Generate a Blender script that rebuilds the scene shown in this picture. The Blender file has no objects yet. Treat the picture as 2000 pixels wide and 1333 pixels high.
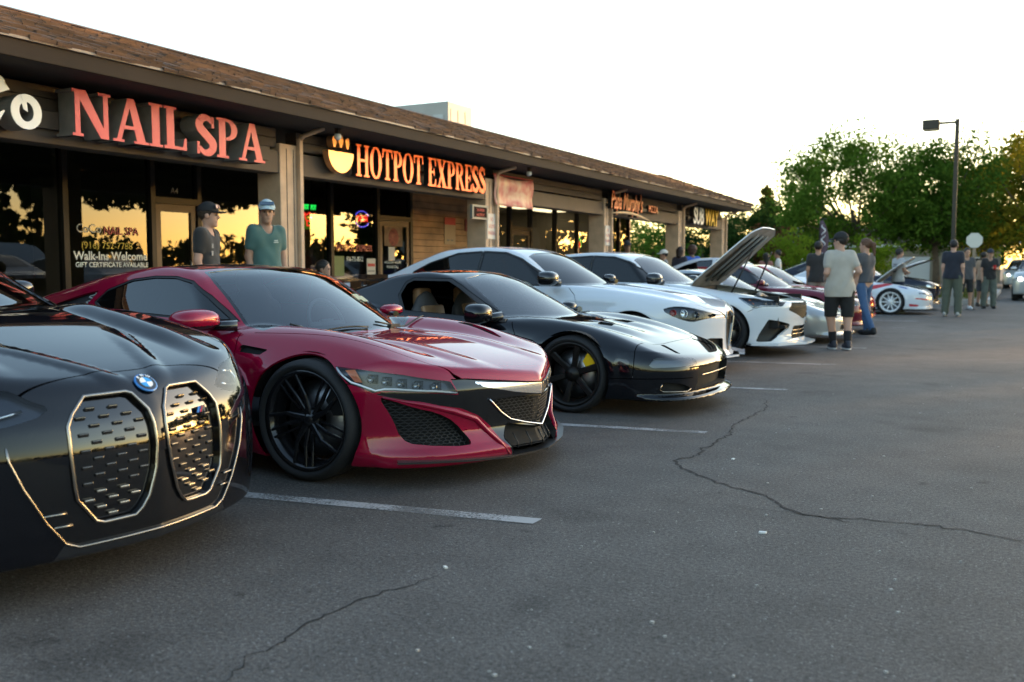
import bpy, bmesh, math, random
import numpy as np
from mathutils import Vector, Matrix, Euler
R = math.radians
scene = bpy.context.scene
COL = scene.collection
random.seed(7); np.random.seed(7)

# ------------------------------------------------------------------ camera, sky, sun, exposure
# world: +Y runs along the row of stalls, +X from the shops towards the drive aisle, the camera stands over the origin
cam_data = bpy.data.cameras.new('camera')
cam = bpy.data.objects.new('camera', cam_data); COL.objects.link(cam)
cam.location = (0, 0, 1.17)
cam.rotation_euler = Euler((R(90 - 4.405), 0, R(28.08)), 'XYZ')
cam_data.sensor_width = 36.0
cam_data.lens = 1850 / 2000 * 36
cam_data.clip_start = 0.05; cam_data.clip_end = 3000
cam_data.dof.use_dof = True
cam_data.dof.focus_distance = 5.6
cam_data.dof.aperture_fstop = 2.6
scene.camera = cam

SUN_ELEV, SUN_AZ = 6.0, 30.0          # degrees; azimuth measured from +Y towards +X
world = bpy.data.worlds.new('World'); scene.world = world; world.use_nodes = True
_wt = world.node_tree
_sky = _wt.nodes.new('ShaderNodeTexSky'); _sky.sky_type = 'NISHITA'
_sky.sun_disc = False; _sky.sun_elevation = R(SUN_ELEV); _sky.sun_rotation = R(SUN_AZ)
_sky.altitude = 50; _sky.air_density = 1.0; _sky.dust_density = 1.1; _sky.ozone_density = 1.0
_bg = _wt.nodes['Background']; _bg.inputs['Strength'].default_value = 0.15
_wt.links.new(_sky.outputs[0], _bg.inputs['Color'])
_sd = bpy.data.lights.new('sun', 'SUN'); sun = bpy.data.objects.new('sun', _sd); COL.objects.link(sun)
_sd.energy = 2.0; _sd.angle = R(0.6); _sd.color = (1.0, 0.58, 0.28)
_v = Vector((math.sin(R(SUN_AZ)) * math.cos(R(SUN_ELEV)), math.cos(R(SUN_AZ)) * math.cos(R(SUN_ELEV)), math.sin(R(SUN_ELEV))))
sun.rotation_euler = _v.to_track_quat('Z', 'Y').to_euler()
vs = scene.view_settings
vs.view_transform = 'Standard'; vs.look = 'None'; vs.gamma = 1.0; vs.use_curve_mapping = False
vs.exposure = 2.5
scene.render.engine = 'CYCLES'
scene.cycles.use_denoising = True
scene.cycles.max_bounces = 8; scene.cycles.transparent_max_bounces = 12
scene.cycles.glossy_bounces = 4; scene.cycles.diffuse_bounces = 3; scene.cycles.transmission_bounces = 4
scene.cycles.sample_clamp_indirect = 6
# ------------------------------------------------------------------ numpy surface tools
def pchip(xs, ys):
    """monotone cubic through (xs, ys); returns a vectorised function, constant beyond the ends"""
    xs = np.asarray(xs, float); ys = np.asarray(ys, float)
    if xs[0] > xs[-1]: xs, ys = xs[::-1], ys[::-1]
    h = np.diff(xs); d = np.diff(ys) / h
    m = np.zeros_like(xs)
    if len(xs) > 2:
        w1 = 2 * h[1:] + h[:-1]; w2 = h[1:] + 2 * h[:-1]
        ok = d[1:] * d[:-1] > 0
        a = np.where(ok, d[:-1], 1); b = np.where(ok, d[1:], 1)
        m[1:-1] = np.where(ok, (w1 + w2) / (w1 / a + w2 / b), 0)
    m[0] = d[0]; m[-1] = d[-1]
    def f(x):
        x = np.clip(x, xs[0], xs[-1])
        i = np.clip(np.searchsorted(xs, x, side='right') - 1, 0, len(xs) - 2)
        t = (x - xs[i]) / h[i]; t2 = t * t; t3 = t2 * t
        return (2*t3 - 3*t2 + 1) * ys[i] + (t3 - 2*t2 + t) * h[i] * m[i] + (3*t2 - 2*t3) * ys[i+1] + (t3 - t2) * h[i] * m[i+1]
    return f
def curve(*p):
    return pchip([a[0] for a in p], [a[1] for a in p])
def smax(a, b, k):
    h = np.maximum(k - np.abs(a - b), 0.0)
    return np.maximum(a, b) + h * h / (4 * k)
def smin(a, b, k):
    return -smax(-a, -b, k)
def bump(t):
    """smooth hump: 1 at 0, 0 beyond |t| = 1"""
    t = np.clip(np.abs(t), 0, 1); return (1 - t * t) ** 2
def sstep(a, b, x):
    t = np.clip((x - a) / (b - a), 0, 1); return t * t * (3 - 2 * t)
def poly_sd(px, py, poly):
    """signed distance to a closed polygon (negative inside)"""
    P = np.asarray(poly, float); n = len(P); px = np.asarray(px); py = np.asarray(py)
    if px.size > 4000:                       # far from the polygon the exact distance does not matter
        lo = P.min(0) - .06; hi = P.max(0) + .06
        k = (px > lo[0]) & (px < hi[0]) & (py > lo[1]) & (py < hi[1]); out = np.full(px.shape, .06)
        if k.any(): out[k] = _poly_sd(px[k], py[k], P)
        return out
    return _poly_sd(px, py, P)
def _poly_sd(px, py, P):
    n = len(P); d = np.full(np.shape(px), 1e9); s = np.zeros(np.shape(px), bool)
    for i in range(n):
        a = P[i]; b = P[(i + 1) % n]; e = b - a
        wx = px - a[0]; wy = py - a[1]
        t = np.clip((wx * e[0] + wy * e[1]) / max(e @ e, 1e-12), 0, 1)
        dx = wx - e[0] * t; dy = wy - e[1] * t
        d = np.minimum(d, dx * dx + dy * dy)
        c = (a[1] <= py) != (b[1] <= py)
        if e[1] != 0:
            xi = a[0] + (py - a[1]) / e[1] * e[0]
            s ^= c & (px < xi)
    d = np.sqrt(d); return np.where(s, -d, d)
def line_sd(px, py, pts):
    """distance to an open polyline and the same with the sign of the side"""
    P = np.asarray(pts, float); d = np.full(np.shape(px), 1e9); sg = np.ones(np.shape(px))
    for a, b in zip(P[:-1], P[1:]):
        e = b - a; wx = px - a[0]; wy = py - a[1]
        t = np.clip((wx * e[0] + wy * e[1]) / max(e @ e, 1e-12), 0, 1)
        dx = wx - e[0] * t; dy = wy - e[1] * t; q = dx * dx + dy * dy; k = q < d
        d = np.where(k, q, d); sg = np.where(k, np.sign(e[0] * wy - e[1] * wx), sg)
    d = np.sqrt(d); return d, d * sg
def smooth_poly(pts, n=2):
    """Chaikin corner cutting of a closed polygon"""
    P = np.asarray(pts, float)
    for _ in range(n):
        Q = np.roll(P, -1, 0); P = np.stack([P * .75 + Q * .25, P * .25 + Q * .75], 1).reshape(-1, P.shape[1])
    return P
def round_cone(p, a, b, ra, rb):
    """distance to a capsule whose radius runs from ra at a to rb at b"""
    a = np.asarray(a, float); b = np.asarray(b, float); ba = b - a; l2 = max(ba @ ba, 1e-12)
    x, y, z = p[..., 0] - a[0], p[..., 1] - a[1], p[..., 2] - a[2]
    t = np.clip((x * ba[0] + y * ba[1] + z * ba[2]) / l2, 0, 1)
    x = x - t * ba[0]; y = y - t * ba[1]; z = z - t * ba[2]
    return np.sqrt(x * x + y * y + z * z) - (ra + (rb - ra) * t)
def ellipsoid(p, c, r):
    x, y, z = (p[..., 0] - c[0]) / r[0], (p[..., 1] - c[1]) / r[1], (p[..., 2] - c[2]) / r[2]
    k = np.sqrt(x * x + y * y + z * z)
    return (k - 1) * min(r) * (0.5 + 0.5 * np.clip(k, .5, 1.5))
def band_eval(F, x, y, z, h, B=5):
    """F on the grid x * y * z, exact near the surface and only its sign elsewhere"""
    n = [len(x), len(y), len(z)]
    ci = [np.unique(np.append(np.arange(0, k, B), k - 1)) for k in n]
    C = F(np.stack(np.meshgrid(x[ci[0]], y[ci[1]], z[ci[2]], indexing='ij'), -1))
    near = [np.minimum((np.arange(k) + B // 2) // B, len(c) - 1) for k, c in zip(n, ci)]
    v = C[np.ix_(*near)].astype(float)
    k = np.abs(v) < h * B * 1.9
    I = np.argwhere(k)
    P = np.stack([x[I[:, 0]], y[I[:, 1]], z[I[:, 2]]], 1)
    v[k] = F(P)
    return v
def surface_nets(F, lo, hi, h, sym=False, project=3):
    """mesh F = 0 (F < 0 inside) inside the box lo..hi: vertices, quads"""
    lo = np.asarray(lo, float); hi = np.asarray(hi, float)
    n = np.ceil((hi - lo) / h).astype(int) + 1
    ax = [lo[i] + h * np.arange(n[i]) for i in range(3)]
    if sym:                                  # symmetric about y = 0: evaluate one half and flip it
        m = int(np.ceil(hi[1] / h)); y = h * (np.arange(m) + .5)
        v = band_eval(F, ax[0], y, ax[2], h); v = np.concatenate([v[:, ::-1], v], 1); ax[1] = np.concatenate([-y[::-1], y])
    else:
        v = band_eval(F, ax[0], ax[1], ax[2], h)
    v = np.asarray(v, np.float64); ins = v < 0
    o = np.array([ax[0][0], ax[1][0], ax[2][0]])
    c = np.zeros(tuple(s - 1 for s in v.shape), np.int8)
    for i in (0, 1):
        for j in (0, 1):
            for k in (0, 1):
                c += ins[i:v.shape[0]-1+i, j:v.shape[1]-1+j, k:v.shape[2]-1+k]
    cells = np.argwhere((c > 0) & (c < 8))
    idx = -np.ones(c.shape, int); idx[tuple(cells.T)] = np.arange(len(cells))
    acc = np.zeros((len(cells), 3)); cnt = np.zeros(len(cells))
    for a in range(3):
        b1, b2 = [q for q in range(3) if q != a]
        for i in (0, 1):
            for j in (0, 1):
                d0 = np.zeros(3, int); d0[b1] = i; d0[b2] = j; d1 = d0.copy(); d1[a] = 1
                p0 = cells + d0; p1 = cells + d1
                f0 = v[tuple(p0.T)]; f1 = v[tuple(p1.T)]; x = (f0 < 0) != (f1 < 0)
                t = np.where(x, f0 / np.where(x, f0 - f1, 1), 0)
                acc += np.where(x[:, None], p0 + t[:, None] * (d1 - d0), 0); cnt += x
    V = o + h * acc / cnt[:, None]
    Q = []
    for a in range(3):
        b1, b2 = [(1, 2), (2, 0), (0, 1)][a]
        s0 = [slice(None)] * 3; s1 = [slice(None)] * 3; s0[a] = slice(0, -1); s1[a] = slice(1, None)
        A = ins[tuple(s0)]; B = ins[tuple(s1)]
        e = np.argwhere(A != B)
        e = e[(e[:, b1] > 0) & (e[:, b2] > 0) & (e[:, b1] < v.shape[b1] - 1) & (e[:, b2] < v.shape[b2] - 1)]
        u1 = np.zeros(3, int); u1[b1] = 1; u2 = np.zeros(3, int); u2[b2] = 1
        q = np.stack([idx[tuple((e - u1 - u2).T)], idx[tuple((e - u2).T)], idx[tuple(e.T)], idx[tuple((e - u1).T)]], 1)
        fl = ~A[tuple(e.T)]
        q[fl] = q[fl][:, ::-1]
        Q.append(q)
    Q = np.concatenate(Q); Q = Q[(Q >= 0).all(1)]
    for _ in range(project):
        V = project_to(F, V, h)
    return V, Q
def gradient(F, V, e=2e-3):
    g = np.zeros_like(V)
    for i in range(3):
        d = np.zeros(3); d[i] = e
        g[:, i] = (F(V + d) - F(V - d)) / (2 * e)
    return g
def project_to(F, V, h):
    f = F(V); e = 1.5e-3; g = np.empty_like(V)
    for i in range(3):
        d = np.zeros(3); d[i] = e; g[:, i] = (F(V + d) - f) / e
    s = f / np.maximum((g * g).sum(1), .05)
    st = -g * s[:, None]; L = np.linalg.norm(st, axis=1, keepdims=True)
    return V + st * np.minimum(1, .5 * h / np.maximum(L, 1e-9))
def normals_of(F, V, e=3e-3):
    g = gradient(F, V, e); return g / np.maximum(np.linalg.norm(g, axis=1, keepdims=True), 1e-9)
def quads_to_tris(V, Q):
    d1 = np.linalg.norm(V[Q[:, 0]] - V[Q[:, 2]], axis=1); d2 = np.linalg.norm(V[Q[:, 1]] - V[Q[:, 3]], axis=1)
    s = d1 <= d2
    return np.concatenate([Q[s][:, [0, 1, 2]], Q[s][:, [0, 2, 3]], Q[~s][:, [0, 1, 3]], Q[~s][:, [1, 2, 3]]])
def cut(V, T, lab, gv, sel):
    """split the selected triangles along gv = 0; returns V, T, lab and the per-vertex g extended to new vertices"""
    s = gv[T] < 0; n = s.sum(1)
    mix = sel & (n > 0) & (n < 3)
    if not mix.any(): return V, T, lab, gv
    M = T[mix]; sm = s[mix]; nm = n[mix]
    lone = np.where((nm == 1)[:, None], sm, ~sm).argmax(1)
    r = np.arange(len(M)); a = M[r, lone]; b = M[r, (lone + 1) % 3]; c = M[r, (lone + 2) % 3]
    ed = np.sort(np.concatenate([np.stack([a, b], 1), np.stack([a, c], 1)]), axis=1)
    ue, inv = np.unique(ed, axis=0, return_inverse=True); inv = inv.ravel()
    g0 = gv[ue[:, 0]]; g1 = gv[ue[:, 1]]; t = np.clip(g0 / (g0 - g1), .02, .98)
    nv = V[ue[:, 0]] + t[:, None] * (V[ue[:, 1]] - V[ue[:, 0]])
    ab = len(V) + inv[:len(M)]; ac = len(V) + inv[len(M):]
    V = np.concatenate([V, nv]); gv = np.concatenate([gv, np.zeros(len(nv))])
    NT = np.concatenate([np.stack([a, ab, ac], 1), np.stack([ab, b, c], 1), np.stack([ab, c, ac], 1)])
    T = np.concatenate([T[~mix], NT]); lab = np.concatenate([lab[~mix], np.tile(lab[mix], 3)])
    return V, T, lab, gv
def boundary_edges(T):
    E = np.concatenate([T[:, [0, 1]], T[:, [1, 2]], T[:, [2, 0]]])
    k = np.sort(E, 1); u, inv, c = np.unique(k, axis=0, return_inverse=True, return_counts=True)
    return E[c[inv.ravel()] == 1]
def arch(F0, X, Y, Z, xw, zw, r, yin=.55, k=.012):
    c = np.maximum(np.sqrt((X - xw) ** 2 + (Z - zw) ** 2) - r, yin - Y)
    return smax(F0, -c, k)
# ------------------------------------------------------------------ materials
MATS = {}
def mat(name, color=(.5, .5, .5), rough=.5, metal=0., coat=0., spec=.5, emit=None, estr=1., alpha=1., bump=None, vary=None, coat_rough=.03, trans=0., ior=1.45, sheen=0.):
    """a Principled material; bump = (scale, strength), vary = (scale, amount) mottles the colour"""
    if name in MATS: return MATS[name]
    m = bpy.data.materials.new(name); m.use_nodes = True; t = m.node_tree; b = t.nodes['Principled BSDF']
    b.inputs['Base Color'].default_value = (*color, 1); b.inputs['Roughness'].default_value = rough
    b.inputs['Metallic'].default_value = metal; b.inputs['Coat Weight'].default_value = coat
    b.inputs['Coat Roughness'].default_value = coat_rough; b.inputs['Specular IOR Level'].default_value = spec
    b.inputs['Alpha'].default_value = alpha; b.inputs['Transmission Weight'].default_value = trans
    b.inputs['IOR'].default_value = ior; b.inputs['Sheen Weight'].default_value = sheen
    if emit:
        b.inputs['Emission Color'].default_value = (*emit, 1); b.inputs['Emission Strength'].default_value = estr
    co = t.nodes.new('ShaderNodeTexCoord')
    if vary:
        n = t.nodes.new('ShaderNodeTexNoise'); n.inputs['Scale'].default_value = vary[0]; n.inputs['Detail'].default_value = 5
        r = t.nodes.new('ShaderNodeMapRange'); r.inputs[1].default_value = .3; r.inputs[2].default_value = .7
        r.inputs[3].default_value = 1 - vary[1]; r.inputs[4].default_value = 1 + vary[1]
        x = t.nodes.new('ShaderNodeMix'); x.data_type = 'RGBA'; x.blend_type = 'MULTIPLY'; x.inputs[0].default_value = 1
        x.inputs[6].default_value = (*color, 1)
        t.links.new(co.outputs['Object'], n.inputs['Vector']); t.links.new(n.outputs[0], r.inputs[0])
        t.links.new(r.outputs[0], x.inputs[7]); t.links.new(x.outputs[2], b.inputs['Base Color'])
    if bump:
        n = t.nodes.new('ShaderNodeTexNoise'); n.inputs['Scale'].default_value = bump[0]; n.inputs['Detail'].default_value = 4
        u = t.nodes.new('ShaderNodeBump'); u.inputs['Strength'].default_value = bump[1]; u.inputs['Distance'].default_value = .01
        t.links.new(co.outputs['Object'], n.inputs['Vector']); t.links.new(n.outputs[0], u.inputs['Height'])
        t.links.new(u.outputs[0], b.inputs['Normal'])
    MATS[name] = m
    return m
def glass(name, tint=(.05, .06, .06), clear=.5, rough=.0, ior=1.5):
    """thin sheet glass: mirror reflection over a tinted see-through"""
    if name in MATS: return MATS[name]
    m = bpy.data.materials.new(name); m.use_nodes = True; t = m.node_tree; t.nodes.clear()
    o = t.nodes.new('ShaderNodeOutputMaterial'); f = t.nodes.new('ShaderNodeFresnel'); f.inputs[0].default_value = ior
    g = t.nodes.new('ShaderNodeBsdfGlossy'); g.inputs['Roughness'].default_value = rough
    tr = t.nodes.new('ShaderNodeBsdfTransparent'); tr.inputs[0].default_value = (*[c * 1.0 for c in tint], 1)
    df = t.nodes.new('ShaderNodeBsdfDiffuse'); df.inputs[0].default_value = (.004, .005, .005, 1)
    mx = t.nodes.new('ShaderNodeMixShader'); mx.inputs[0].default_value = clear
    m2 = t.nodes.new('ShaderNodeMixShader')
    t.links.new(df.outputs[0], mx.inputs[1]); t.links.new(tr.outputs[0], mx.inputs[2])
    t.links.new(f.outputs[0], m2.inputs[0]); t.links.new(mx.outputs[0], m2.inputs[1]); t.links.new(g.outputs[0], m2.inputs[2])
    t.links.new(m2.outputs[0], o.inputs[0]); MATS[name] = m
    return m

# ------------------------------------------------------------------ objects
def link(name, mesh, parent=None, m=None):
    o = bpy.data.objects.new(name, mesh); COL.objects.link(o)
    if parent is not None: o.parent = parent
    if m is not None and mesh is not None and not mesh.materials:
        for q in (m if isinstance(m, (list, tuple)) else [m]): mesh.materials.append(q)
    return o
def empty(name, loc=(0, 0, 0), rz=0., label=None, cat=None, group=None):
    o = bpy.data.objects.new(name, None); COL.objects.link(o); o.location = loc; o.rotation_euler = (0, 0, rz)
    o.empty_display_size = .2
    return tag(o, label, cat, group)
def tag(o, label=None, cat=None, group=None, kind=None):
    if label: o['label'] = label
    if cat: o['category'] = cat
    if group: o['group'] = group
    if kind: o['kind'] = kind
    return o
def raw(name, V, Fc, m=None, parent=None, smooth=False, N=None):
    me = bpy.data.meshes.new(name)
    V = np.asarray(V, float)
    if isinstance(Fc, np.ndarray) and Fc.ndim == 2:
        n, k = Fc.shape
        me.vertices.add(len(V)); me.vertices.foreach_set('co', V.ravel())
        me.loops.add(n * k); me.loops.foreach_set('vertex_index', Fc.ravel().astype(np.int32))
        me.polygons.add(n); me.polygons.foreach_set('loop_start', np.arange(0, n * k, k, dtype=np.int32))
        me.update(calc_edges=True)
    else:
        me.from_pydata([tuple(v) for v in V], [], [tuple(f) for f in Fc]); me.update()
    if smooth: me.polygons.foreach_set('use_smooth', np.ones(len(me.polygons), bool))
    if N is not None: me.normals_split_custom_set_from_vertices(np.asarray(N, np.float32))
    return link(name, me, parent, m)
class MB:
    """collects shapes into one mesh"""
    def __init__(s): s.v = []; s.f = []; s.sm = []
    def add(s, V, Fc, smooth=False):
        o = len(s.v); s.v += [tuple(map(float, v)) for v in V]; s.f += [tuple(int(i) + o for i in f) for f in Fc]; s.sm += [smooth] * len(Fc); return s
    def box(s, c, d, rz=0., M=None):
        hx, hy, hz = d[0] / 2, d[1] / 2, d[2] / 2
        V = [Vector((x, y, z)) for x in (-hx, hx) for y in (-hy, hy) for z in (-hz, hz)]
        m = Matrix.Translation(c) @ (M if M is not None else Matrix.Rotation(rz, 4, 'Z'))
        return s.add([m @ v for v in V], [(0, 1, 3, 2), (4, 6, 7, 5), (0, 4, 5, 1), (2, 3, 7, 6), (0, 2, 6, 4), (1, 5, 7, 3)])
    def bx(s, x0, x1, y0, y1, z0, z1):
        return s.box(((x0 + x1) / 2, (y0 + y1) / 2, (z0 + z1) / 2), (abs(x1 - x0), abs(y1 - y0), abs(z1 - z0)))
    def tube(s, pts, r, n=8, closed=False, cap=True):
        P = [Vector(p) for p in pts]; rs = r if isinstance(r, (list, tuple)) else [r] * len(P); V = []; up = None
        for i, p in enumerate(P):
            a = P[(i - 1) % len(P)] if (i or closed) else p; b = P[(i + 1) % len(P)] if (i < len(P) - 1 or closed) else p
            d = (b - a).normalized()
            if up is None:
                up = Vector((0, 0, 1)) if abs(d.z) < .9 else Vector((1, 0, 0))
            u = (up - d * up.dot(d)); u = u.normalized() if u.length > 1e-6 else d.orthogonal().normalized(); up = u; w = d.cross(u)
            V += [p + (u * math.cos(2 * math.pi * k / n) + w * math.sin(2 * math.pi * k / n)) * rs[i] for k in range(n)]
        m = len(P); Fc = []
        for i in range(m if closed else m - 1):
            j = (i + 1) % m
            Fc += [(i * n + k, i * n + (k + 1) % n, j * n + (k + 1) % n, j * n + k) for k in range(n)]
        o = len(s.v); s.add(V, Fc, True)
        if cap and not closed: s.f += [tuple(o + k for k in range(n))[::-1], tuple(o + (m - 1) * n + k for k in range(n))]; s.sm += [False, False]
        return s
    def lathe(s, prof, n=32, axis='z', c=(0, 0, 0), smooth=True, a0=0., a1=2 * math.pi):
        full = abs(a1 - a0 - 2 * math.pi) < 1e-6; V = []; m = len(prof); k = n if full else n + 1
        for i in range(k):
            a = a0 + (a1 - a0) * i / n; ca, sa = math.cos(a), math.sin(a)
            for r, h in prof:
                V.append({'z': (r * ca, r * sa, h), 'y': (r * ca, h, r * sa), 'x': (h, r * ca, r * sa)}[axis])
        V = [(v[0] + c[0], v[1] + c[1], v[2] + c[2]) for v in V]; Fc = []
        for i in range(n):
            j = (i + 1) % k
            Fc += [(i * m + q, i * m + q + 1, j * m + q + 1, j * m + q) for q in range(m - 1)]
        return s.add(V, Fc, smooth)
    def prism(s, poly, h0, h1, axis='z'):
        """extrude a polygon; axis names the extrusion direction and the polygon lies in the two other axes, in order"""
        n = len(poly)
        def P(p, h): return {'z': (p[0], p[1], h), 'y': (p[0], h, p[1]), 'x': (h, p[0], p[1])}[axis]
        V = [P(p, h0) for p in poly] + [P(p, h1) for p in poly]
        return s.add(V, [tuple(range(n))[::-1], tuple(range(n, 2 * n))] + [(i, (i + 1) % n, n + (i + 1) % n, n + i) for i in range(n)])
    def build(s, name, m=None, parent=None, bevel=0., smooth=None):
        me = bpy.data.meshes.new(name); me.from_pydata(s.v, [], s.f); me.update()
        me.polygons.foreach_set('use_smooth', np.array(s.sm if smooth is None else [smooth] * len(s.f), bool))
        bm = bmesh.new(); bm.from_mesh(me)
        if bevel: bmesh.ops.bevel(bm, geom=list(bm.edges), offset=bevel, segments=2, affect='EDGES', profile=.5)
        bmesh.ops.recalc_face_normals(bm, faces=bm.faces); bm.to_mesh(me); bm.free()
        return link(name, me, parent, m)
def copy_tree(o, parent=None):
    c = o.copy(); COL.objects.link(c); c.parent = parent
    for ch in list(o.children):
        copy_tree(ch, c)
    return c
def text_mesh(s, size=1., depth=0., align='CENTER', bold=0., sx=1., shear=0., spacing=1.):
    """lettering in the built-in typeface as a mesh lying in its own XY plane"""
    cu = bpy.data.curves.new('lettering', 'FONT'); cu.body = s; cu.size = size; cu.extrude = depth; cu.align_x = align
    cu.offset = bold; cu.shear = shear; cu.space_character = spacing; cu.resolution_u = 3
    ob = bpy.data.objects.new('lettering', cu); COL.objects.link(ob)
    bpy.context.view_layer.update()
    me = bpy.data.meshes.new_from_object(ob.evaluated_get(bpy.context.evaluated_depsgraph_get()))
    bpy.data.objects.remove(ob); bpy.data.curves.remove(cu)
    if sx != 1.: me.transform(Matrix.Diagonal((sx, 1, 1, 1)))
    return me
# traced cracks in the asphalt: (points, half width)
CRACKS = [
    ([(-1.964, 8.499), (-1.812, 7.933), (-1.835, 7.289), (-1.836, 6.914), (-1.75, 6.564), (-1.767, 6.295), (-1.741, 6.066)], 0.006),
    ([(-1.779, 6.339), (-1.746, 6.082), (-1.779, 5.953), (-1.731, 5.845), (-1.751, 5.662), (-1.815, 5.489), (-1.694, 5.299), (-1.512, 5.113), (-1.36, 4.998), (-1.196, 4.902), (-1.113, 4.859), (-1.005, 4.696), (-0.937, 4.588), (-0.753, 4.539), (-0.645, 4.518)], 0.009),
    ([(-0.949, 4.596), (-0.756, 4.552), (-0.565, 4.607), (-0.354, 4.627), (-0.179, 4.632), (-0.102, 4.588), (0.062, 4.553)], 0.007),
    ([(-1.351, 4.537), (-1.129, 4.541), (-0.935, 4.579)], 0.003),
    ([(-1.905, 2.981), (-1.956, 2.816), (-2.009, 2.617), (-2.02, 2.531), (-2.021, 2.436), (-2.026, 2.387), (-2.021, 2.293), (-1.986, 2.204), (-1.992, 2.145), (-2.002, 2.079), (-1.97, 2.008), (-1.954, 1.934), (-1.959, 1.892)], 0.0045),
    ([(-1.162, 11.663), (-0.867, 11.685), (-0.352, 11.788), (0.094, 11.962)], 0.008),
]
# ------------------------------------------------------------------ ground
def asphalt_material():
    m = bpy.data.materials.new('worn_asphalt'); m.use_nodes = True; t = m.node_tree; b = t.nodes['Principled BSDF']; L = t.links.new
    co = t.nodes.new('ShaderNodeTexCoord')
    def noise(scale, detail=4, rough=.6):
        n = t.nodes.new('ShaderNodeTexNoise'); n.inputs['Scale'].default_value = scale; n.inputs['Detail'].default_value = detail; n.inputs['Roughness'].default_value = rough
        L(co.outputs['Object'], n.inputs['Vector']); return n.outputs[0]
    def ramp(src, a, b_, c0, c1):
        r = t.nodes.new('ShaderNodeMapRange'); r.inputs[1].default_value = a; r.inputs[2].default_value = b_; r.inputs[3].default_value = c0; r.inputs[4].default_value = c1; L(src, r.inputs[0]); return r.outputs[0]
    def mathn(op, a, c):
        n = t.nodes.new('ShaderNodeMath'); n.operation = op
        for i, q in enumerate((a, c)):
            if isinstance(q, (int, float)): n.inputs[i].default_value = q
            else: L(q, n.inputs[i])
        return n.outputs[0]
    big = ramp(noise(.35, 5), .3, .7, .82, 1.16); mid = ramp(noise(3.2, 5), .3, .7, .86, 1.14); fine = ramp(noise(60, 3, .7), .3, .7, .50, 1.55); grit = ramp(noise(210, 2, .6), .35, .65, .50, 1.55)
    v = t.nodes.new('ShaderNodeTexVoronoi'); v.inputs['Scale'].default_value = 95; L(co.outputs['Object'], v.inputs['Vector'])
    sp = t.nodes.new('ShaderNodeSeparateColor'); L(v.outputs['Color'], sp.inputs[0])
    stone = mathn('MULTIPLY', ramp(sp.outputs[0], .90, .97, 0, 1), ramp(v.outputs['Distance'], .28, .45, 1, 0))
    stone = mathn('MULTIPLY', stone, ramp(sp.outputs[1], 0, 1, .25, 1.0))
    # oil drips and old rubber, dark, in the stalls
    oil = mathn('MULTIPLY', ramp(noise(.9, 3), .60, .72, 1, .62), ramp(noise(5.5, 2), .68, .76, 1, .55))
    val = mathn('MULTIPLY', mathn('MULTIPLY', big, mid), mathn('MULTIPLY', mathn('MULTIPLY', fine, grit), oil))
    mx = t.nodes.new('ShaderNodeMix'); mx.data_type = 'RGBA'; mx.blend_type = 'MULTIPLY'; mx.inputs[0].default_value = 1; mx.inputs[6].default_value = (.090, .083, .077, 1); L(val, mx.inputs[7])
    m2 = t.nodes.new('ShaderNodeMix'); m2.data_type = 'RGBA'; L(stone, m2.inputs[0]); L(mx.outputs[2], m2.inputs[6]); m2.inputs[7].default_value = (.26, .255, .25, 1)
    L(m2.outputs[2], b.inputs['Base Color']); b.inputs['Roughness'].default_value = .72; b.inputs['Specular IOR Level'].default_value = .12
    u = t.nodes.new('ShaderNodeBump'); u.inputs['Strength'].default_value = .65; u.inputs['Distance'].default_value = .004
    L(mathn('ADD', mathn('MULTIPLY', noise(140, 3, .7), 1.0), mathn('MULTIPLY', noise(45, 2), .8)), u.inputs['Height']); L(u.outputs[0], b.inputs['Normal'])
    MATS['worn_asphalt'] = m; return m
M_ASPHALT = asphalt_material()
def worn_paint():
    m = mat('worn_line_paint', (.40, .40, .40), .7); t = m.node_tree; b = t.nodes['Principled BSDF']; L = t.links.new
    co = t.nodes.new('ShaderNodeTexCoord'); n = t.nodes.new('ShaderNodeTexNoise'); n.inputs['Scale'].default_value = 70; n.inputs['Detail'].default_value = 6; n.inputs['Roughness'].default_value = .75
    n2 = t.nodes.new('ShaderNodeTexNoise'); n2.inputs['Scale'].default_value = 2.2; n2.inputs['Detail'].default_value = 3
    L(co.outputs['Object'], n.inputs['Vector']); L(co.outputs['Object'], n2.inputs['Vector'])
    a = t.nodes.new('ShaderNodeMath'); a.operation = 'ADD'; L(n.outputs[0], a.inputs[0]); L(n2.outputs[0], a.inputs[1])
    r = t.nodes.new('ShaderNodeMapRange'); r.inputs[1].default_value = .80; r.inputs[2].default_value = 1.12; r.inputs[3].default_value = .12; r.inputs[4].default_value = .80; L(a.outputs[0], r.inputs[0]); L(r.outputs[0], b.inputs['Alpha'])
    return m
M_LINE = worn_paint()
ground = raw('ground', [(-900, -400, 0), (900, -400, 0), (900, 1500, 0), (-900, 1500, 0)], [(0, 1, 2, 3)], M_ASPHALT); tag(ground, kind='structure')
STALL_Y = [3.85 + 2.685 * k for k in range(-2, 12)]
for k, y in enumerate(STALL_Y):
    c, s = math.cos(R(9)), math.sin(R(9)); x1, L_ = -1.92, 5.3; w = .05
    P = [(x1, y - w), (x1, y + w), (x1 - L_ * c, y - L_ * s + w), (x1 - L_ * c, y - L_ * s - w)]
    o = raw('stall_marking', [(p[0], p[1], .004) for p in P], [(0, 1, 2, 3)], M_LINE, ground)
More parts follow.
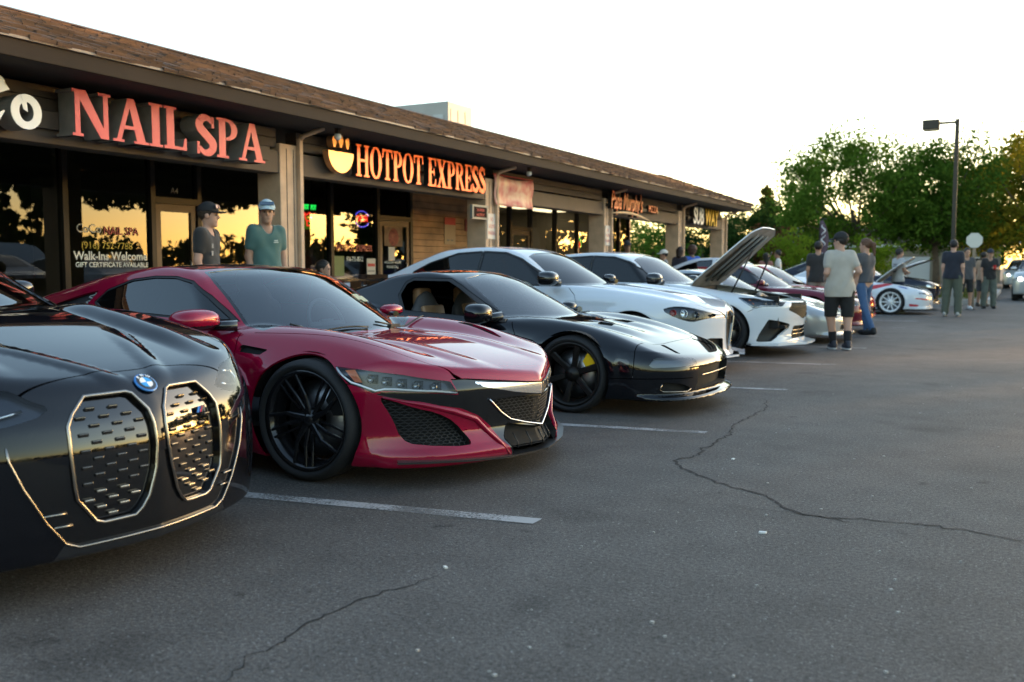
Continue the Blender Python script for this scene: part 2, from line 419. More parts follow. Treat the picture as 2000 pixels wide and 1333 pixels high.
def crack(pts, w, seed, jit=.03, branch=True):
    rng = random.Random(seed); P = []
    for a, b in zip(pts[:-1], pts[1:]):
        n = max(2, int(math.dist(a, b) / .035))
        for i in range(n):
            t = i / n; P.append((a[0] + (b[0] - a[0]) * t + rng.gauss(0, jit * .35), a[1] + (b[1] - a[1]) * t + rng.gauss(0, jit * .35)))
    P.append(pts[-1]); V = []; F_ = []
    for i, p in enumerate(P):
        q0 = P[max(i - 1, 0)]; q1 = P[min(i + 1, len(P) - 1)]; d = (q1[0] - q0[0], q1[1] - q0[1]); l = math.hypot(*d) or 1
        ww = w * (.35 + .9 * rng.random()) * min(1, (i + 2) / 8, (len(P) - i + 2) / 8); n = (-d[1] / l * ww, d[0] / l * ww)
        V += [(p[0] + n[0], p[1] + n[1], .0025), (p[0] - n[0], p[1] - n[1], .0025)]
    F_ = [(2 * i, 2 * i + 1, 2 * i + 3, 2 * i + 2) for i in range(len(P) - 1)]
    return raw('pavement_crack', V, F_, mat('crack_shadow', (.012, .012, .012), .9), ground)
for i, (pts, w) in enumerate(CRACKS): crack(pts, w, i + 3)
# crumbs of stone and litter
rng = random.Random(5); st = MB()
for i in range(420):
    d = 1.5 + rng.random() ** 1.6 * 9; a = rng.uniform(-.1, 1.05) ; x = -math.sin(a) * d + .6; y = math.cos(a) * d; s = rng.uniform(.0025, .007)
    if x > -1.6 or y < 1.0: st.box((x, y, s * .3), (s * rng.uniform(1, 2.4), s * rng.uniform(1, 2), s), rng.uniform(0, 3))
tag(st.build('gravel', mat('pale_grit', (.34, .33, .31), .8)), 'small pale grit scattered over the asphalt', 'gravel', kind='stuff')
for i, (x, y, s) in enumerate(((-.957, 4.152, .02), (-1.502, 5.695, .014), (-1.936, 3.076, .012))):
    o = MB().box((0, 0, .004), (s * 1.6, s, .006)).build('paper_scrap', mat('paper_white', (.6, .6, .58), .8)); o.location = (x, y, 0); o.rotation_euler = (R(3), R(-4), i * 1.3)
    tag(o, ('white paper scrap lying near the crack in the asphalt', 'tiny pale scrap on the asphalt close to the long crack', 'small light chip on the asphalt before the black coupe')[i], 'litter')

# ------------------------------------------------------------------ shop building
M_BEAM = mat('brown_painted_wood', (.075, .054, .041), .65, vary=(3, .12), bump=(25, .15))
M_BEAM2 = mat('brown_siding', (.075, .055, .042), .7, vary=(2.5, .18), bump=(40, .2))
M_COL = mat('brown_column_wood', (.56, .39, .265), .7, vary=(5, .14), bump=(18, .3))
M_FASCIA = mat('fascia_brown', (.042, .030, .022), .75, vary=(1.5, .1), spec=.2)
M_SHAKE = mat('cedar_shake', (.125, .070, .042), .85, vary=(1.8, .45), bump=(30, .5))
M_SOFFIT = mat('soffit_dark', (.05, .04, .033), .8)
M_FRAME = mat('bronze_aluminium', (.018, .015, .013), .4, .5)
M_SHOPGLASS = glass('shopfront_glass', (.34, .35, .33), .9, .0, 1.62)
M_PLANK = mat('tan_wall_plank', (.38, .21, .10), .7, vary=(2.2, .35), bump=(22, .35))
M_CONC = mat('pale_concrete', (.30, .285, .26), .8, vary=(3, .12), bump=(30, .2))
sw = MB().bx(-40, -7.35, -14, 38, .0, .14).build('sidewalk', M_CONC); tag(sw, kind='structure')
for k in range(30): MB().bx(-8.9, -7.352, -13.6 + k * 1.75, -13.59 + k * 1.75, .1395, .1425).build('joint', mat('joint_dark', (.09, .085, .08), .9), sw)
MB().bx(-7.35, -7.20, -14, 38, .0, .15).build('kerb', mat('kerb_concrete', (.34, .33, .31), .8, vary=(4, .1)), sw)
for k, y in enumerate(STALL_Y[:-1]):
    tag(MB().prism([(-.08, 0), (.08, 0), (.06, .11), (-.06, .11)], y + .45, y + 2.2, 'y').build('wheel_stop', mat('kerb_concrete')), kind='structure').location = (-7.02, -.9, 0)
B = empty('shop_building', (0, 0, 0), 0, 'long low brown strip of shops with a shake roof and covered walk', 'building')
Y0, Y1 = -9.0, 32.2; GX = -11.39; CX = -8.90
COLS = [-7.1, -1.4, 4.3, 9.99, 15.63, 21.43, 27.13, 32.2 - .41]
for y in COLS:
    c = MB().bx(CX - .41, CX, y, y + .41, .14, 2.86).build('column', M_COL, B, .012)
    for a in (.13, .27): MB().bx(CX - .001, CX + .006, y + a - .004, y + a + .004, .2, 2.8).build('column_groove', M_SOFFIT, c)
    MB().bx(CX + .004, CX + .07, y + .33, y + .40, .14, 2.95).build('downspout', M_COL, c, .008)
    MB().tube([(CX + .035, y + .365, 2.93), (CX + .10, y + .39, 3.0), (CX + .42, y + .42, 3.08)], .032, 8).build('downspout_elbow', M_COL, c)
for y0, y1 in zip(COLS[:-1], COLS[1:]):
    MB().bx(CX - .30, CX - .02, y0 + .41, y1, 2.455, 2.76).build('beam', M_BEAM, B, .01)
    z = 2.80; i = 0
    while z < 3.06:
        MB().bx(CX - .26, CX - .06 - .004 * (i % 2), y0 + .41, y1, z, z + .125).build('siding_board', M_BEAM2, B, .006); z += .132; i += 1
# eaves, fascia, gutter
MB().bx(-8.10, -8.06, Y0, Y1 + .16, 3.075, 3.235).build('fascia', M_FASCIA, B, .006)
MB().bx(-8.14, -8.03, Y0, Y1 + .19, 3.238, 3.262).build('gutter_lip', mat('gutter_edge', (.30, .23, .18), .5), B)
MB().bx(-16.0, -8.10, Y1 + .12, Y1 + .16, 3.075, 3.235).build('fascia', M_FASCIA, B, .006)
MB().bx(-11.5, -8.101, Y0, Y1 + .11, 3.09, 3.12).build('soffit', M_SOFFIT, B)
# roof: sheet, courses of shakes on the front slope and on the hip
RX0, RZ0, RX1, RZ1 = -8.05, 3.262, -10.46, 4.15; yh = Y1 + .17
roof = raw('roof', [(RX0, Y0, RZ0), (RX0, yh, RZ0), (RX1, yh - 2.4, RZ1), (RX1, Y0, RZ1), (-16, yh, RZ0), (-14, yh - 2.4, RZ1), (-18, yh - 2.4, RZ1), (-18, Y0, RZ1)], [(0, 1, 2, 3), (1, 4, 5, 2), (2, 5, 6, 7, 3)], M_SHAKE, B)
rng = random.Random(11); sh = MB(); SHK = []; NC = 15; slope = math.atan2(RZ1 - RZ0, RX0 - RX1); Ls = math.hypot(RZ1 - RZ0, RX0 - RX1)
for c in range(NC):
    d0 = c * Ls / NC - .03; y = Y0 + rng.random() * .2; ye = yh - (d0 / Ls) * 2.4
    while y < ye:
        w = rng.uniform(.10, .30); j = rng.uniform(-.02, .02); t = rng.uniform(.014, .034); a = d0 + j; b = d0 + Ls / NC + .07
        y2 = min(y + w, ye); V = []
        for dd, hh in ((a, t), (b, .004)):
            for yy in (y + .004, y2 - .004):
                for q in (0, hh + .012): V.append((RX0 - dd * math.cos(slope) + q * math.sin(slope), yy, RZ0 + dd * math.sin(slope) + q * math.cos(slope)))
        SHK.append((math.dist((V[0][0], (y + y2) / 2, V[0][2]), (0, 0, 1.17)) if y > 5.4 else 1e3, V)); y += w
SHK.sort(key=lambda q: q[0])                # the nearest shakes in view are pieces of their own, the rest one sheet
for i, (d_, V) in enumerate(SHK):
    if i < 290: MB().add(V, [(1, 3, 7, 5), (0, 2, 3, 1), (0, 1, 5, 4), (2, 6, 7, 3)]).build('shingle', M_SHAKE, roof)
    else: sh.add(V, [(1, 3, 7, 5), (0, 2, 3, 1), (0, 1, 5, 4), (2, 6, 7, 3)])
o = sh.build('shingles', M_SHAKE, roof); o['kind'] = 'stuff'
hp = MB()
for c in range(NC):
    d0 = c * Ls / NC - .03; x = RX0 - (d0 / Ls) * 2.4
    while x > -15.6 + d0:
        w = rng.uniform(.12, .3); t = rng.uniform(.02, .035); V = []
        for dd, hh in ((d0, t), (d0 + Ls / NC + .07, .004)):
            for xx in (x, x - w + .006):
                for q in (0, hh + .012): V.append((xx, yh - dd * math.cos(slope) + q * math.sin(slope), RZ0 + dd * math.sin(slope) + q * math.cos(slope)))
        hp.add(V, [(1, 3, 7, 5), (0, 2, 3, 1), (0, 1, 5, 4), (2, 6, 7, 3)]); x -= w
o = hp.build('shingles', M_SHAKE, roof); o['kind'] = 'stuff'
n_ = 26
for i in range(n_):                       # ridge caps and hip caps
    y = Y0 + (yh - 2.4 - Y0) * i / n_; MB().prism([(-.13, -.02), (0, .035), (.13, -.02), (0, .01)], 0, (yh - 2.4 - Y0) / n_ + .05, 'y').build('ridge_cap', M_SHAKE, roof).location = (RX1, y, RZ1 + .012)
for i in range(9):
    p = Vector((RX0, yh, RZ0)).lerp(Vector((RX1, yh - 2.4, RZ1)), i / 9); q = Vector((RX0, yh, RZ0)).lerp(Vector((RX1, yh - 2.4, RZ1)), (i + 1.25) / 9)
    MB().tube([p + Vector((0, 0, .03)), q + Vector((0, 0, .02))], [.07, .05], 6).build('hip_cap', M_SHAKE, roof)
# body of the building behind the covered walk
END = 29.5
wall = MB().bx(-20, GX - 6.4, Y0, END, .14, 3.1).build('back_wall', mat('interior_wall', (.22, .20, .17), .9), B)
MB().bx(-20, GX - .02, END, END + .18, .14, 3.09).build('end_wall', M_BEAM, B)
MB().bx(-20, GX, Y0, END, 2.98, 3.08).build('shop_ceiling', mat('shop_ceiling_tile', (.32, .31, .29), .9), B)
for y in (12.55, 19.55, 27.6): MB().bx(-17.8, GX - .03, y, y + .12, .14, 2.98).build('party_wall', mat('interior_wall'), B)
def framed(y0, y1, z0=.2, z1=2.84, splits=(), door=None, transom=None):
    """a shop window: one frame member and one pane per bay"""
    edges = [y0] + list(splits) + [y1]
    for y in edges: MB().bx(GX - .06, GX + .06, y - .045, y + .045, .14, 2.98).build('mullion', M_FRAME, B, .006)
    MB().bx(GX - .06, GX + .06, y0, y1, 2.84, 2.98).build('window_head', M_FRAME, B)
    for i, (a, b) in enumerate(zip(edges[:-1], edges[1:])):
        a += .045; b -= .045
        if door == i:
            d = MB().bx(GX - .03, GX + .03, a + .02, a + .11, .15, 2.13).bx(GX - .03, GX + .03, b - .11, b - .02, .15, 2.13).bx(GX - .03, GX + .03, a + .11, b - .11, 2.02, 2.13).bx(GX - .03, GX + .03, a + .11, b - .11, .15, .35).build('door', mat('door_aluminium', (.10, .075, .055), .45, .4), B)
            raw('pane', [(GX, a + .11, .35), (GX, b - .11, .35), (GX, b - .11, 2.02), (GX, a + .11, 2.02)], [(0, 1, 2, 3)], M_SHOPGLASS, d)
            MB().tube([(GX + .05, b - .17, .95), (GX + .08, b - .17, .98), (GX + .08, b - .17, 1.25), (GX + .05, b - .17, 1.28)], .012, 6).build('door_handle', M_CHROMEISH, d)
            MB().bx(GX - .06, GX + .06, a, b, 2.135, 2.23).build('transom_bar', M_FRAME, B)
            raw('pane', [(GX, a, 2.23), (GX, b, 2.23), (GX, b, 2.84), (GX, a, 2.84)], [(0, 1, 2, 3)], M_SHOPGLASS, B)
        else:
            MB().bx(GX - .06, GX + .06, a, b, .14, .30).build('window_sill', M_FRAME, B)
            raw('pane', [(GX, a, .30), (GX, b, .30), (GX, b, 2.84), (GX, a, 2.84)], [(0, 1, 2, 3)], M_SHOPGLASS, B)
M_CHROMEISH = mat('door_pull', (.55, .53, .5), .3, 1.)
framed(-8.5, -.6, splits=(-6.5, -4.5, -2.5)); framed(-.3, 5.3, splits=(1.6, 3.4)); framed(5.3, 12.45, splits=(6.9, 8.50, 9.97, 10.87), door=3)
framed(12.75, 16.75, splits=(14.12, 15.58), door=2)
for i in range(21):                       # plank wall beside the second shop's door
    z = .16 + i * .135
    MB().bx(GX - .05, GX + .03 + rng.uniform(-.006, .006), 16.82, 19.75, z, z + .129).build('wall_plank', M_PLANK, B, .006)
framed(19.85, 27.55, splits=(21.2, 22.35, 23.85, 25.35, 26.4), door=1); framed(27.75, END, splits=(28.6,))
# interiors: floors, counters, lamps that are lit
MB().bx(GX - 6.4, GX - .03, Y0, END, .14, .155).build('shop_floor', mat('shop_floor_tile', (.18, .17, .15), .5), B)
def thing_box(name, label, cat, boxes, m, bevel=.0):
    mb = MB()
    for b in boxes: mb.bx(*b)
    o = mb.build(name, m, None, bevel); tag(o, label, cat); return o
thing_box('counter', 'low reception counter inside the nail shop window', 'counter', [(-14.2, -13.5, 7.2, 9.4, .155, 1.1)], mat('counter_wood', (.12, .08, .05), .5), .01)
thing_box('counter', 'long serving counter inside the third shop', 'counter', [(-15.0, -14.2, 21.0, 26.0, .155, 1.15)], mat('counter_pale', (.45, .40, .33), .5), .01)
M_LAMPON = mat('lit_ceiling_panel', (.9, .85, .7), .5, emit=(1., .80, .48), estr=1.3)
for i, (x, y) in enumerate(((-12.9, 20.6), (-12.9, 22.6), (-12.9, 24.6), (-14.8, 21.6), (-14.8, 23.6), (-14.8, 25.6), (-12.9, 26.6), (-13.2, 28.6))):
    tag(MB().bx(x - .3, x + .3, y - .6, y + .6, 2.92, 2.97).build('ceiling_light', M_LAMPON), 'lit ceiling panel inside the third shop, %s' % ('first by the street window', 'second by the street window', 'third by the street window', 'first of the back row', 'middle of the back row', 'last of the back row', 'fourth by the street window', 'alone past the party wall')[i], 'ceiling light', 'lit ceiling panels in the shops')
# ------------------------------------------------------------------ lettering
def ell(cx, cy, rx, ry, a0, a1, n=18): return [(cx + rx * math.cos(a), cy + ry * math.sin(a)) for a in np.linspace(a0, a1, n)]
def ring_part(cx, cy, rx, ry, ix, iy, a0, a1, n=18):
    o = ell(cx, cy, rx, ry, a0, a1, n); i = ell(cx, cy, ix, iy, a0, a1, n)
    return [[o[k], o[k + 1], i[k + 1], i[k]] for k in range(n - 1)]
def ribbon(pts, ws):
    """quads along a path with varying half width"""
    P = [np.array(p, float) for p in pts]; n = len(P); L, Rr = [], []
    for k in range(n):
        d = P[min(k + 1, n - 1)] - P[max(k - 1, 0)]; d /= np.linalg.norm(d); q = np.array([-d[1], d[0]]); L.append(tuple(P[k] + q * ws[k])); Rr.append(tuple(P[k] - q * ws[k]))
    return [[L[k], L[k + 1], Rr[k + 1], Rr[k]] for k in range(n - 1)]
def rc(x0, x1, y0, y1): return [[(x0, y0), (x1, y0), (x1, y1), (x0, y1)]]
T_, K_ = .11, .20      # thin and thick stems
def s_curve(w=.56):
    a = np.linspace(math.radians(20), math.radians(235), 16); top = [(w / 2 + (w / 2 - .09) * math.cos(t), .745 + .19 * math.sin(t)) for t in a]
    b = np.linspace(math.radians(55), math.radians(-160), 16); bot = [(w / 2 + (w / 2 - .075) * math.cos(t), .265 + .20 * math.sin(t)) for t in b]
    p = top[:-2] + bot[2:]; n = len(p); return ribbon(p, [.05 + .062 * math.sin(math.pi * k / (n - 1)) ** 1.2 for k in range(n)]) + rc(w - .11, w - .035, .70, .97) + rc(.02, .09, .02, .32)
GLYPH = {
    'N': (.86, rc(.06, .06 + T_, 0, 1) + rc(.69, .69 + T_, 0, 1) + [[(.04, 1), (.30, 1), (.80, 0), (.62, 0)]] + rc(0, .23, 0, .06) + rc(.58, .86, .94, 1) + rc(0, .2, .94, 1)),
    'A': (.84, [[(.36, 1), (.47, 1), (.18, 0), (.07, 0)], [(.36, 1), (.52, 1), (.80, 0), (.58, 0)]] + rc(.2, .62, .30, .38) + rc(0, .26, 0, .06) + rc(.50, .86, 0, .06)),
    'I': (.34, rc(.07, .07 + K_, 0, 1) + rc(0, .34, 0, .06) + rc(0, .34, .94, 1)),
    'L': (.62, rc(.07, .07 + K_, 0, 1) + rc(0, .34, .94, 1) + rc(0, .60, 0, .075) + [[(.60, 0), (.60, .30), (.535, .27), (.50, .07)]]),
    'S': (.56, s_curve()),
    'P': (.64, rc(.07, .07 + K_, 0, 1) + rc(0, .36, 0, .06) + rc(0, .3, .94, 1) + ring_part(.28, .725, .36, .275, .17, .205, -math.pi / 2, math.pi / 2)),
    'H': (.84, rc(.08, .08 + .18, 0, 1) + rc(.58, .76, 0, 1) + rc(.26, .58, .47, .55) + rc(0, .34, 0, .06) + rc(0, .34, .94, 1) + rc(.5, .84, 0, .06) + rc(.5, .84, .94, 1)),
    'O': (.78, ring_part(.39, .5, .39, .52, .20, .44, 0, 2 * math.pi, 32)),
    'T': (.70, rc(.26, .44, 0, 1) + rc(.17, .53, 0, .06) + rc(0, .70, .925, 1) + [[(0, 1), (0, .70), (.06, .72), (.10, .93)], [(.70, 1), (.70, .70), (.64, .72), (.60, .93)]]),
    'E': (.62, rc(.07, .26, 0, 1) + rc(0, .60, .93, 1) + rc(0, .60, 0, .07) + rc(.26, .46, .47, .545) + rc(.43, .48, .38, .64) + [[(.60, 1), (.60, .72), (.55, .74), (.48, .94)], [(.60, 0), (.60, .28), (.55, .26), (.48, .06)]]),
    'X': (.80, [[(.06, 1), (.28, 1), (.76, 0), (.52, 0)], [(.60, 1), (.70, 1), (.20, 0), (.10, 0)]] + rc(0, .34, .94, 1) + rc(.5, .78, .94, 1) + rc(.02, .30, 0, .06) + rc(.44, .82, 0, .06)),
    'R': (.76, rc(.07, .26, 0, 1) + rc(0, .34, 0, .06) + rc(0, .3, .94, 1) + ring_part(.27, .735, .36, .265, .18, .195, -math.pi / 2, math.pi / 2) + [[(.28, .50), (.46, .50), (.76, 0), (.56, 0)]] + rc(.52, .80, 0, .06)),
    'C': (.95, ribbon([(.92, .80), (.86, .74), (.80, .86), (.66, .96), (.5, .98), (.34, .93), (.20, .80), (.14, .62), (.14, .42), (.22, .22), (.38, .10), (.55, .08), (.72, .14), (.88, .30)], [.12, .13, .09, .055, .05, .07, .09, .11, .115, .11, .10, .095, .07, .012])),
    'o': (.66, ring_part(.33, .34, .33, .34, .155, .19, 0, 2 * math.pi, 30) + [[(.20, .60), (.33, .62), (.36, .34), (.27, .38)]]),
}
def place_letter(name, ch, y, z, h, x, sx, depth, m_face, m_side, parent, rim=.0):
    """a channel letter on a wall facing +x: deep sides and a coloured face"""
    w, strokes = GLYPH[ch]; s = MB(); f = MB()
    for i, q in enumerate(strokes):
        P = [(a * h * sx, b * h) for a, b in q]
        s.prism(P, -depth, -.0004 * (i % 7) - .001, 'x'); f.prism(P, .0, .006 + .0005 * (i % 9), 'x')
    o = s.build(name, m_side, parent); o.location = (x, y, z); f.build('letter_face', m_face, o)
    return w * h * sx
def word(text, y, z, h, x, sx, gap, depth, mf, ms, parent, width=None):
    tot = sum((GLYPH[c][0] * sx * h + gap if c != ' ' else h * .38 * sx) for c in text) - gap
    if width: k = width / tot; sx *= k; gap *= k
    for c in text:
        if c == ' ': y += h * .38 * sx; continue
        y += place_letter('letter', c, y, z, h, x, sx, depth, mf, ms, parent) + gap
ROT_X = Euler((R(90), 0, R(90)))          # text lying on a wall that faces +x
def wall_text(parent, s, y, z, x, size, m, name='lettering', align='LEFT', bold=0., depth=.0, sx=1., shear=0.):
    me = text_mesh(s, size, depth, align, bold, sx, shear); o = link(name, me, parent, m); o.location = (x, y, z); o.rotation_euler = ROT_X; return o
M_CORAL = mat('coral_sign_face', (.70, .072, .095), .38, vary=(1.2, .06)); M_RETURN = mat('weathered_sign_return', (.20, .19, .175), .6, vary=(8, .15)); M_WHITEFACE = mat('white_sign_face', (.78, .80, .80), .35)
g = empty('shop_sign', (0, 0, 0), 0, 'raised CoCo NAIL SPA letters, white and coral, over the nail shop', 'sign')
MB().bx(-8.91, -8.86, 3.0, 9.75, 2.60, 2.78).build('raceway', M_BEAM, g)
word('Co', 4.36, 2.52, .50, -8.60, 1.0, .03, .25, M_WHITEFACE, M_RETURN, g); word('Co', 5.38, 2.52, .50, -8.60, 1.0, .03, .25, M_WHITEFACE, M_RETURN, g)
word('NAIL', 6.56, 2.53, .475, -8.60, 1.0, .02, .25, M_CORAL, M_RETURN, g, 1.52); word('SPA', 8.22, 2.51, .475, -8.60, 1.0, .02, .25, M_CORAL, M_RETURN, g, 1.14)
M_COPPER = mat('mirror_copper_face', (.50, .13, .08), .28, .7); M_BLACKRET = mat('black_sign_return', (.015, .013, .012), .5)
g = empty('shop_sign', (0, 0, 0), 0, 'shiny copper HOTPOT EXPRESS letters with a steaming bowl emblem', 'sign')
word('HOTPOT', 11.47, 2.54, .47, -8.75, 1.0, .02, .10, M_COPPER, M_BLACKRET, g, 1.80); word('EXPRESS', 13.42, 2.54, .47, -8.75, 1.0, .02, .10, M_COPPER, M_BLACKRET, g, 1.92)
M_BOWL = mat('gold_bowl_face', (.80, .42, .20), .3, .6)
b = MB().prism(ell(0, 0, .29, .30, math.pi, 2 * math.pi, 20), -.10, .006, 'x').build('bowl_emblem', M_BOWL, g); b.location = (-8.75, 11.12, 2.85)
for dy, dz, s in ((-.15, .05, .85), (.0, .06, 1.0), (.15, .05, .85)):
    MB().prism([(.055 * s * math.sin(t) * (1 if t < math.pi else 1) * (1 - .35 * math.cos(t)), .10 * s * (1 - math.cos(t))) for t in np.linspace(0, 2 * math.pi, 15)[:-1]], -.10, .006, 'x').build('steam_drop', M_BOWL, b).location = (0, dy, dz)
g = empty('shop_sign', (0, 0, 0), 0, 'orange Papa Murphy\'s PIZZA script sign over a curved stroke', 'sign')
M_ORANGE = mat('orange_sign_face', (.80, .17, .07), .35)
def raised(g, t, y, z, x, size, m, name, depth, **kw):
    """wall lettering with dark sides and a coloured face"""
    o = wall_text(g, t, y, z, x, size, M_BLACKRET, name, depth=depth, **kw); f = wall_text(g, t, y, z, x + depth + .006, size, m, 'letter_face', depth=.003, **kw); f.parent = o; f.matrix_parent_inverse = Matrix.Identity(4); f.location = (0, 0, depth + .006); f.rotation_euler = (0, 0, 0)
raised(g, "Papa Murphy's", 21.47, 2.62, -8.80, .62, M_ORANGE, 'script', .05, bold=.004, sx=.60, shear=.28); raised(g, 'PIZZA', 24.15, 2.66, -8.80, .25, M_ORANGE, 'script', .04, bold=.003, sx=1.05)
MB().tube([(-8.74, y, 2.50 + .09 * math.sin((y - 21.5) / 2.7 * math.pi) - .03 * (y - 21.5)) for y in np.linspace(21.5, 24.2, 14)], [.01 + .025 * math.sin(math.pi * k / 13) for k in range(14)], 8).build('sign_stroke', mat('cream_stroke', (.75, .52, .30), .4), g)
MB().bx(-8.90, -8.80, 21.5, 25.1, 2.66, 2.74).build('raceway', M_BLACKRET, g)
g = empty('shop_sign', (0, 0, 0), 0, 'SUBWAY sign with white and yellow block letters at the far end', 'sign')
raised(g, 'SUB', 27.88, 2.52, -8.76, .70, mat('white_lit_letter', (.85, .84, .78), .4), 'block_letter', .07, bold=.016, sx=.86, shear=.12); raised(g, 'WAY', 29.10, 2.52, -8.76, .70, mat('yellow_lit_letter', (.85, .48, .02), .4), 'block_letter', .07, bold=.016, sx=.86, shear=.12)
MB().bx(-8.90, -8.79, 27.7, 30.8, 2.60, 2.72).build('raceway', M_BLACKRET, g)
# window lettering
g = empty('window_lettering', (0, 0, 0), 0, 'nail shop window lettering with name, phone number and walk-ins welcome', 'lettering')
M_VW = mat('white_vinyl', (.66, .70, .67), .5); M_VR = mat('red_vinyl', (.42, .07, .06), .5); M_VY = mat('yellow_vinyl', (.52, .38, .03), .5); X_ = GX + .012
wall_text(g, 'CoCo', 8.68, 1.66, X_, .17, mat('pale_vinyl', (.58, .55, .50), .5), sx=.95); wall_text(g, 'NAIL SPA', 9.12, 1.645, X_, .155, M_VR, bold=.003, sx=.95)
wall_text(g, '(916) 752-7788', 8.75, 1.44, X_, .135, M_VY, sx=1.02); wall_text(g, 'Walk-Ins Welcome', 8.63, 1.285, X_, .165, M_VW, bold=.004, sx=.95); wall_text(g, 'GIFT CERTIFICATE AVAILABLE', 8.65, 1.185, X_, .095, M_VW, bold=.002, sx=.97)
wall_text(g, 'A4', 10.34, 2.30, X_, .13, mat('grey_vinyl', (.20, .20, .19), .5), 'unit_number')
g = empty('window_lettering', (0, 0, 0), 0, 'HOTPOT EXPRESS window lettering with phone number 916-735-8512', 'lettering')
wall_text(g, 'HOTPOT EXPRESS', 14.28, 1.50, X_, .17, M_VR, bold=.003, sx=.82); wall_text(g, '916-735-8512', 14.58, 1.30, X_, .13, M_VW, bold=.002, sx=.72)
wall_text(g, 'HOLIDAY HOURS', 15.83, 1.26, X_, .075, M_VW); wall_text(g, 'PLEASE CALL', 15.90, 1.17, X_, .075, M_VW)
# neon signs in the second shop's window
def neon(g, segs, m, r=.011, x=GX - .05):
    for p in segs: MB().tube([(x, a, b) for a, b in p], r, 6, len(p) > 4 and p[0] == p[-1]).build('neon_tube', m, g)
NG = mat('neon_green', (.02, .3, .05), .4, emit=(.02, 1., .12), estr=.55); NR = mat('neon_red', (.4, .02, .02), .4, emit=(1., .035, .02), estr=.6); NB = mat('neon_blue', (.02, .02, .4), .4, emit=(.12, .10, 1.), estr=.8)
g = empty('neon_sign', (0, 0, 0), 0, 'green HOT POT neon above a red neon pot in the window', 'neon sign')
for s, y in (('HOT', 13.42), ('POT', 13.64)): wall_text(g, s, y, 2.235, GX - .05, .125, NG, 'neon_word', bold=.004, sx=.62, depth=.006)
pot = [(13.46, 2.17), (13.53, 2.13), (13.60, 2.18), (13.67, 2.13), (13.74, 2.17), (13.70, 2.05), (13.67, 2.02), (13.67, 1.94), (13.53, 1.94), (13.53, 2.02), (13.50, 2.05), (13.46, 2.17)]
neon(g, [pot, [(13.52, 2.03), (13.68, 2.03)]], NR, .014); neon(g, [[(13.55, 2.08), (13.58, 2.10), (13.61, 2.08)]], mat('neon_yellow', (.4, .3, .02), .4, emit=(1., .6, .05), estr=.6), .012); neon(g, [[(13.62, 2.09), (13.66, 2.09)]], NB, .012)
g = empty('neon_sign', (0, 0, 0), 0, 'round OPEN sign with red letters inside a ring of blue lights', 'neon sign')
wall_text(g, 'OPEN', 15.17, 2.085, GX - .05, .165, NR, 'neon_word', 'CENTER', bold=.006, sx=.86, depth=.006)
for k in range(22):
    a = 2 * math.pi * k / 22
    if abs(math.sin(a)) > .38: MB().lathe([(0, .01), (.014, .008), (.014, 0)], 8, 'x', (GX - .05, 15.17 + .225 * math.cos(a), 2.13 + .155 * math.sin(a))).build('light_dot', NB, g)
g = empty('neon_sign', (0, 0, 0), 0, 'green neon arch over a red lamp in the third shop window', 'neon sign')
neon(g, [[(25.60 + .16 * math.cos(a), 1.86 + .20 * math.sin(a)) for a in np.linspace(-.4, math.pi + .4, 18)]], NG, .016); neon(g, [[(25.60 + .07 * math.cos(a), 1.86 + .07 * math.sin(a)) for a in np.linspace(0, 2 * math.pi, 14)]], NR, .04)
g = empty('lantern', (0, 0, 0), 0, 'green lit round lamp hanging inside the hot pot shop window', 'lamp')
def _lf(p): return ellipsoid(p, (0, 0, 0), (.30, .34, .15))
V, Q = surface_nets(_lf, (-.4, -.45, -.25), (.4, .45, .25), .05); o = raw('lamp_shade', V, Q, mat('green_lamp_shade', (.05, .22, .03), .5, emit=(.22, .55, .04), estr=.10), g, True); o.location = (-12.3, 14.7, 2.05)
MB().tube([(-12.3, 14.7, 2.2), (-12.3, 14.7, 2.96)], .01, 6).build('cord', M_BLACKRET, g)
# posters and notices
def flat_sign(name, label, cat, y0, y1, z0, z1, x, m, marks=(), th=.012):
    o = MB().bx(x, x + th, y0, y1, z0, z1).build(name, m); tag(o, label, cat)
    for i, (a, b, c, d, mm) in enumerate(marks): MB().bx(x + th + .001, x + th + .003, a, b, c, d).build('printed_block', mm, o)
    return o
PAPER = mat('notice_paper', (.55, .52, .47), .7); PRED = mat('print_red', (.50, .05, .04), .6); PGREY = mat('print_grey', (.16, .16, .16), .6)
p = flat_sign('food_poster', 'brown food poster with round bowls low in the hot pot window', 'poster', 13.30, 13.98, 1.08, 1.87, GX - .045, mat('poster_brown', (.20, .115, .06), .6, vary=(5, .4)))
for y, z, r, c in ((13.52, 1.62, .14, (.20, .15, .04)), (13.82, 1.72, .11, (.22, .13, .05)), (13.79, 1.42, .13, (.13, .085, .05)), (13.50, 1.25, .15, (.20, .07, .04))):
    MB().lathe([(0, .006), (r * .82, .006), (r * .86, .004), (r, .003), (r, 0)], 22, 'x', (GX - .033, y, z)).build('printed_bowl', mat('bowl_%d' % int(r * 1000 + z * 100), c, .6, vary=(30, .5)), p)
p = flat_sign('food_poster', 'square food poster taped on the hot pot shop door', 'poster', 15.78, 16.42, 1.62, 2.02, GX + .034, mat('poster_brown'))
MB().lathe([(0, .006), (.17, .006), (.18, .0)], 22, 'x', (GX + .047, 16.10, 1.80)).build('printed_bowl', mat('bowl_red', (.24, .06, .04), .6, vary=(25, .5)), p)
flat_sign('paper_notice', 'white sheet taped below the poster on the shop door', 'notice', 15.92, 16.14, 1.33, 1.60, GX + .034, PAPER)
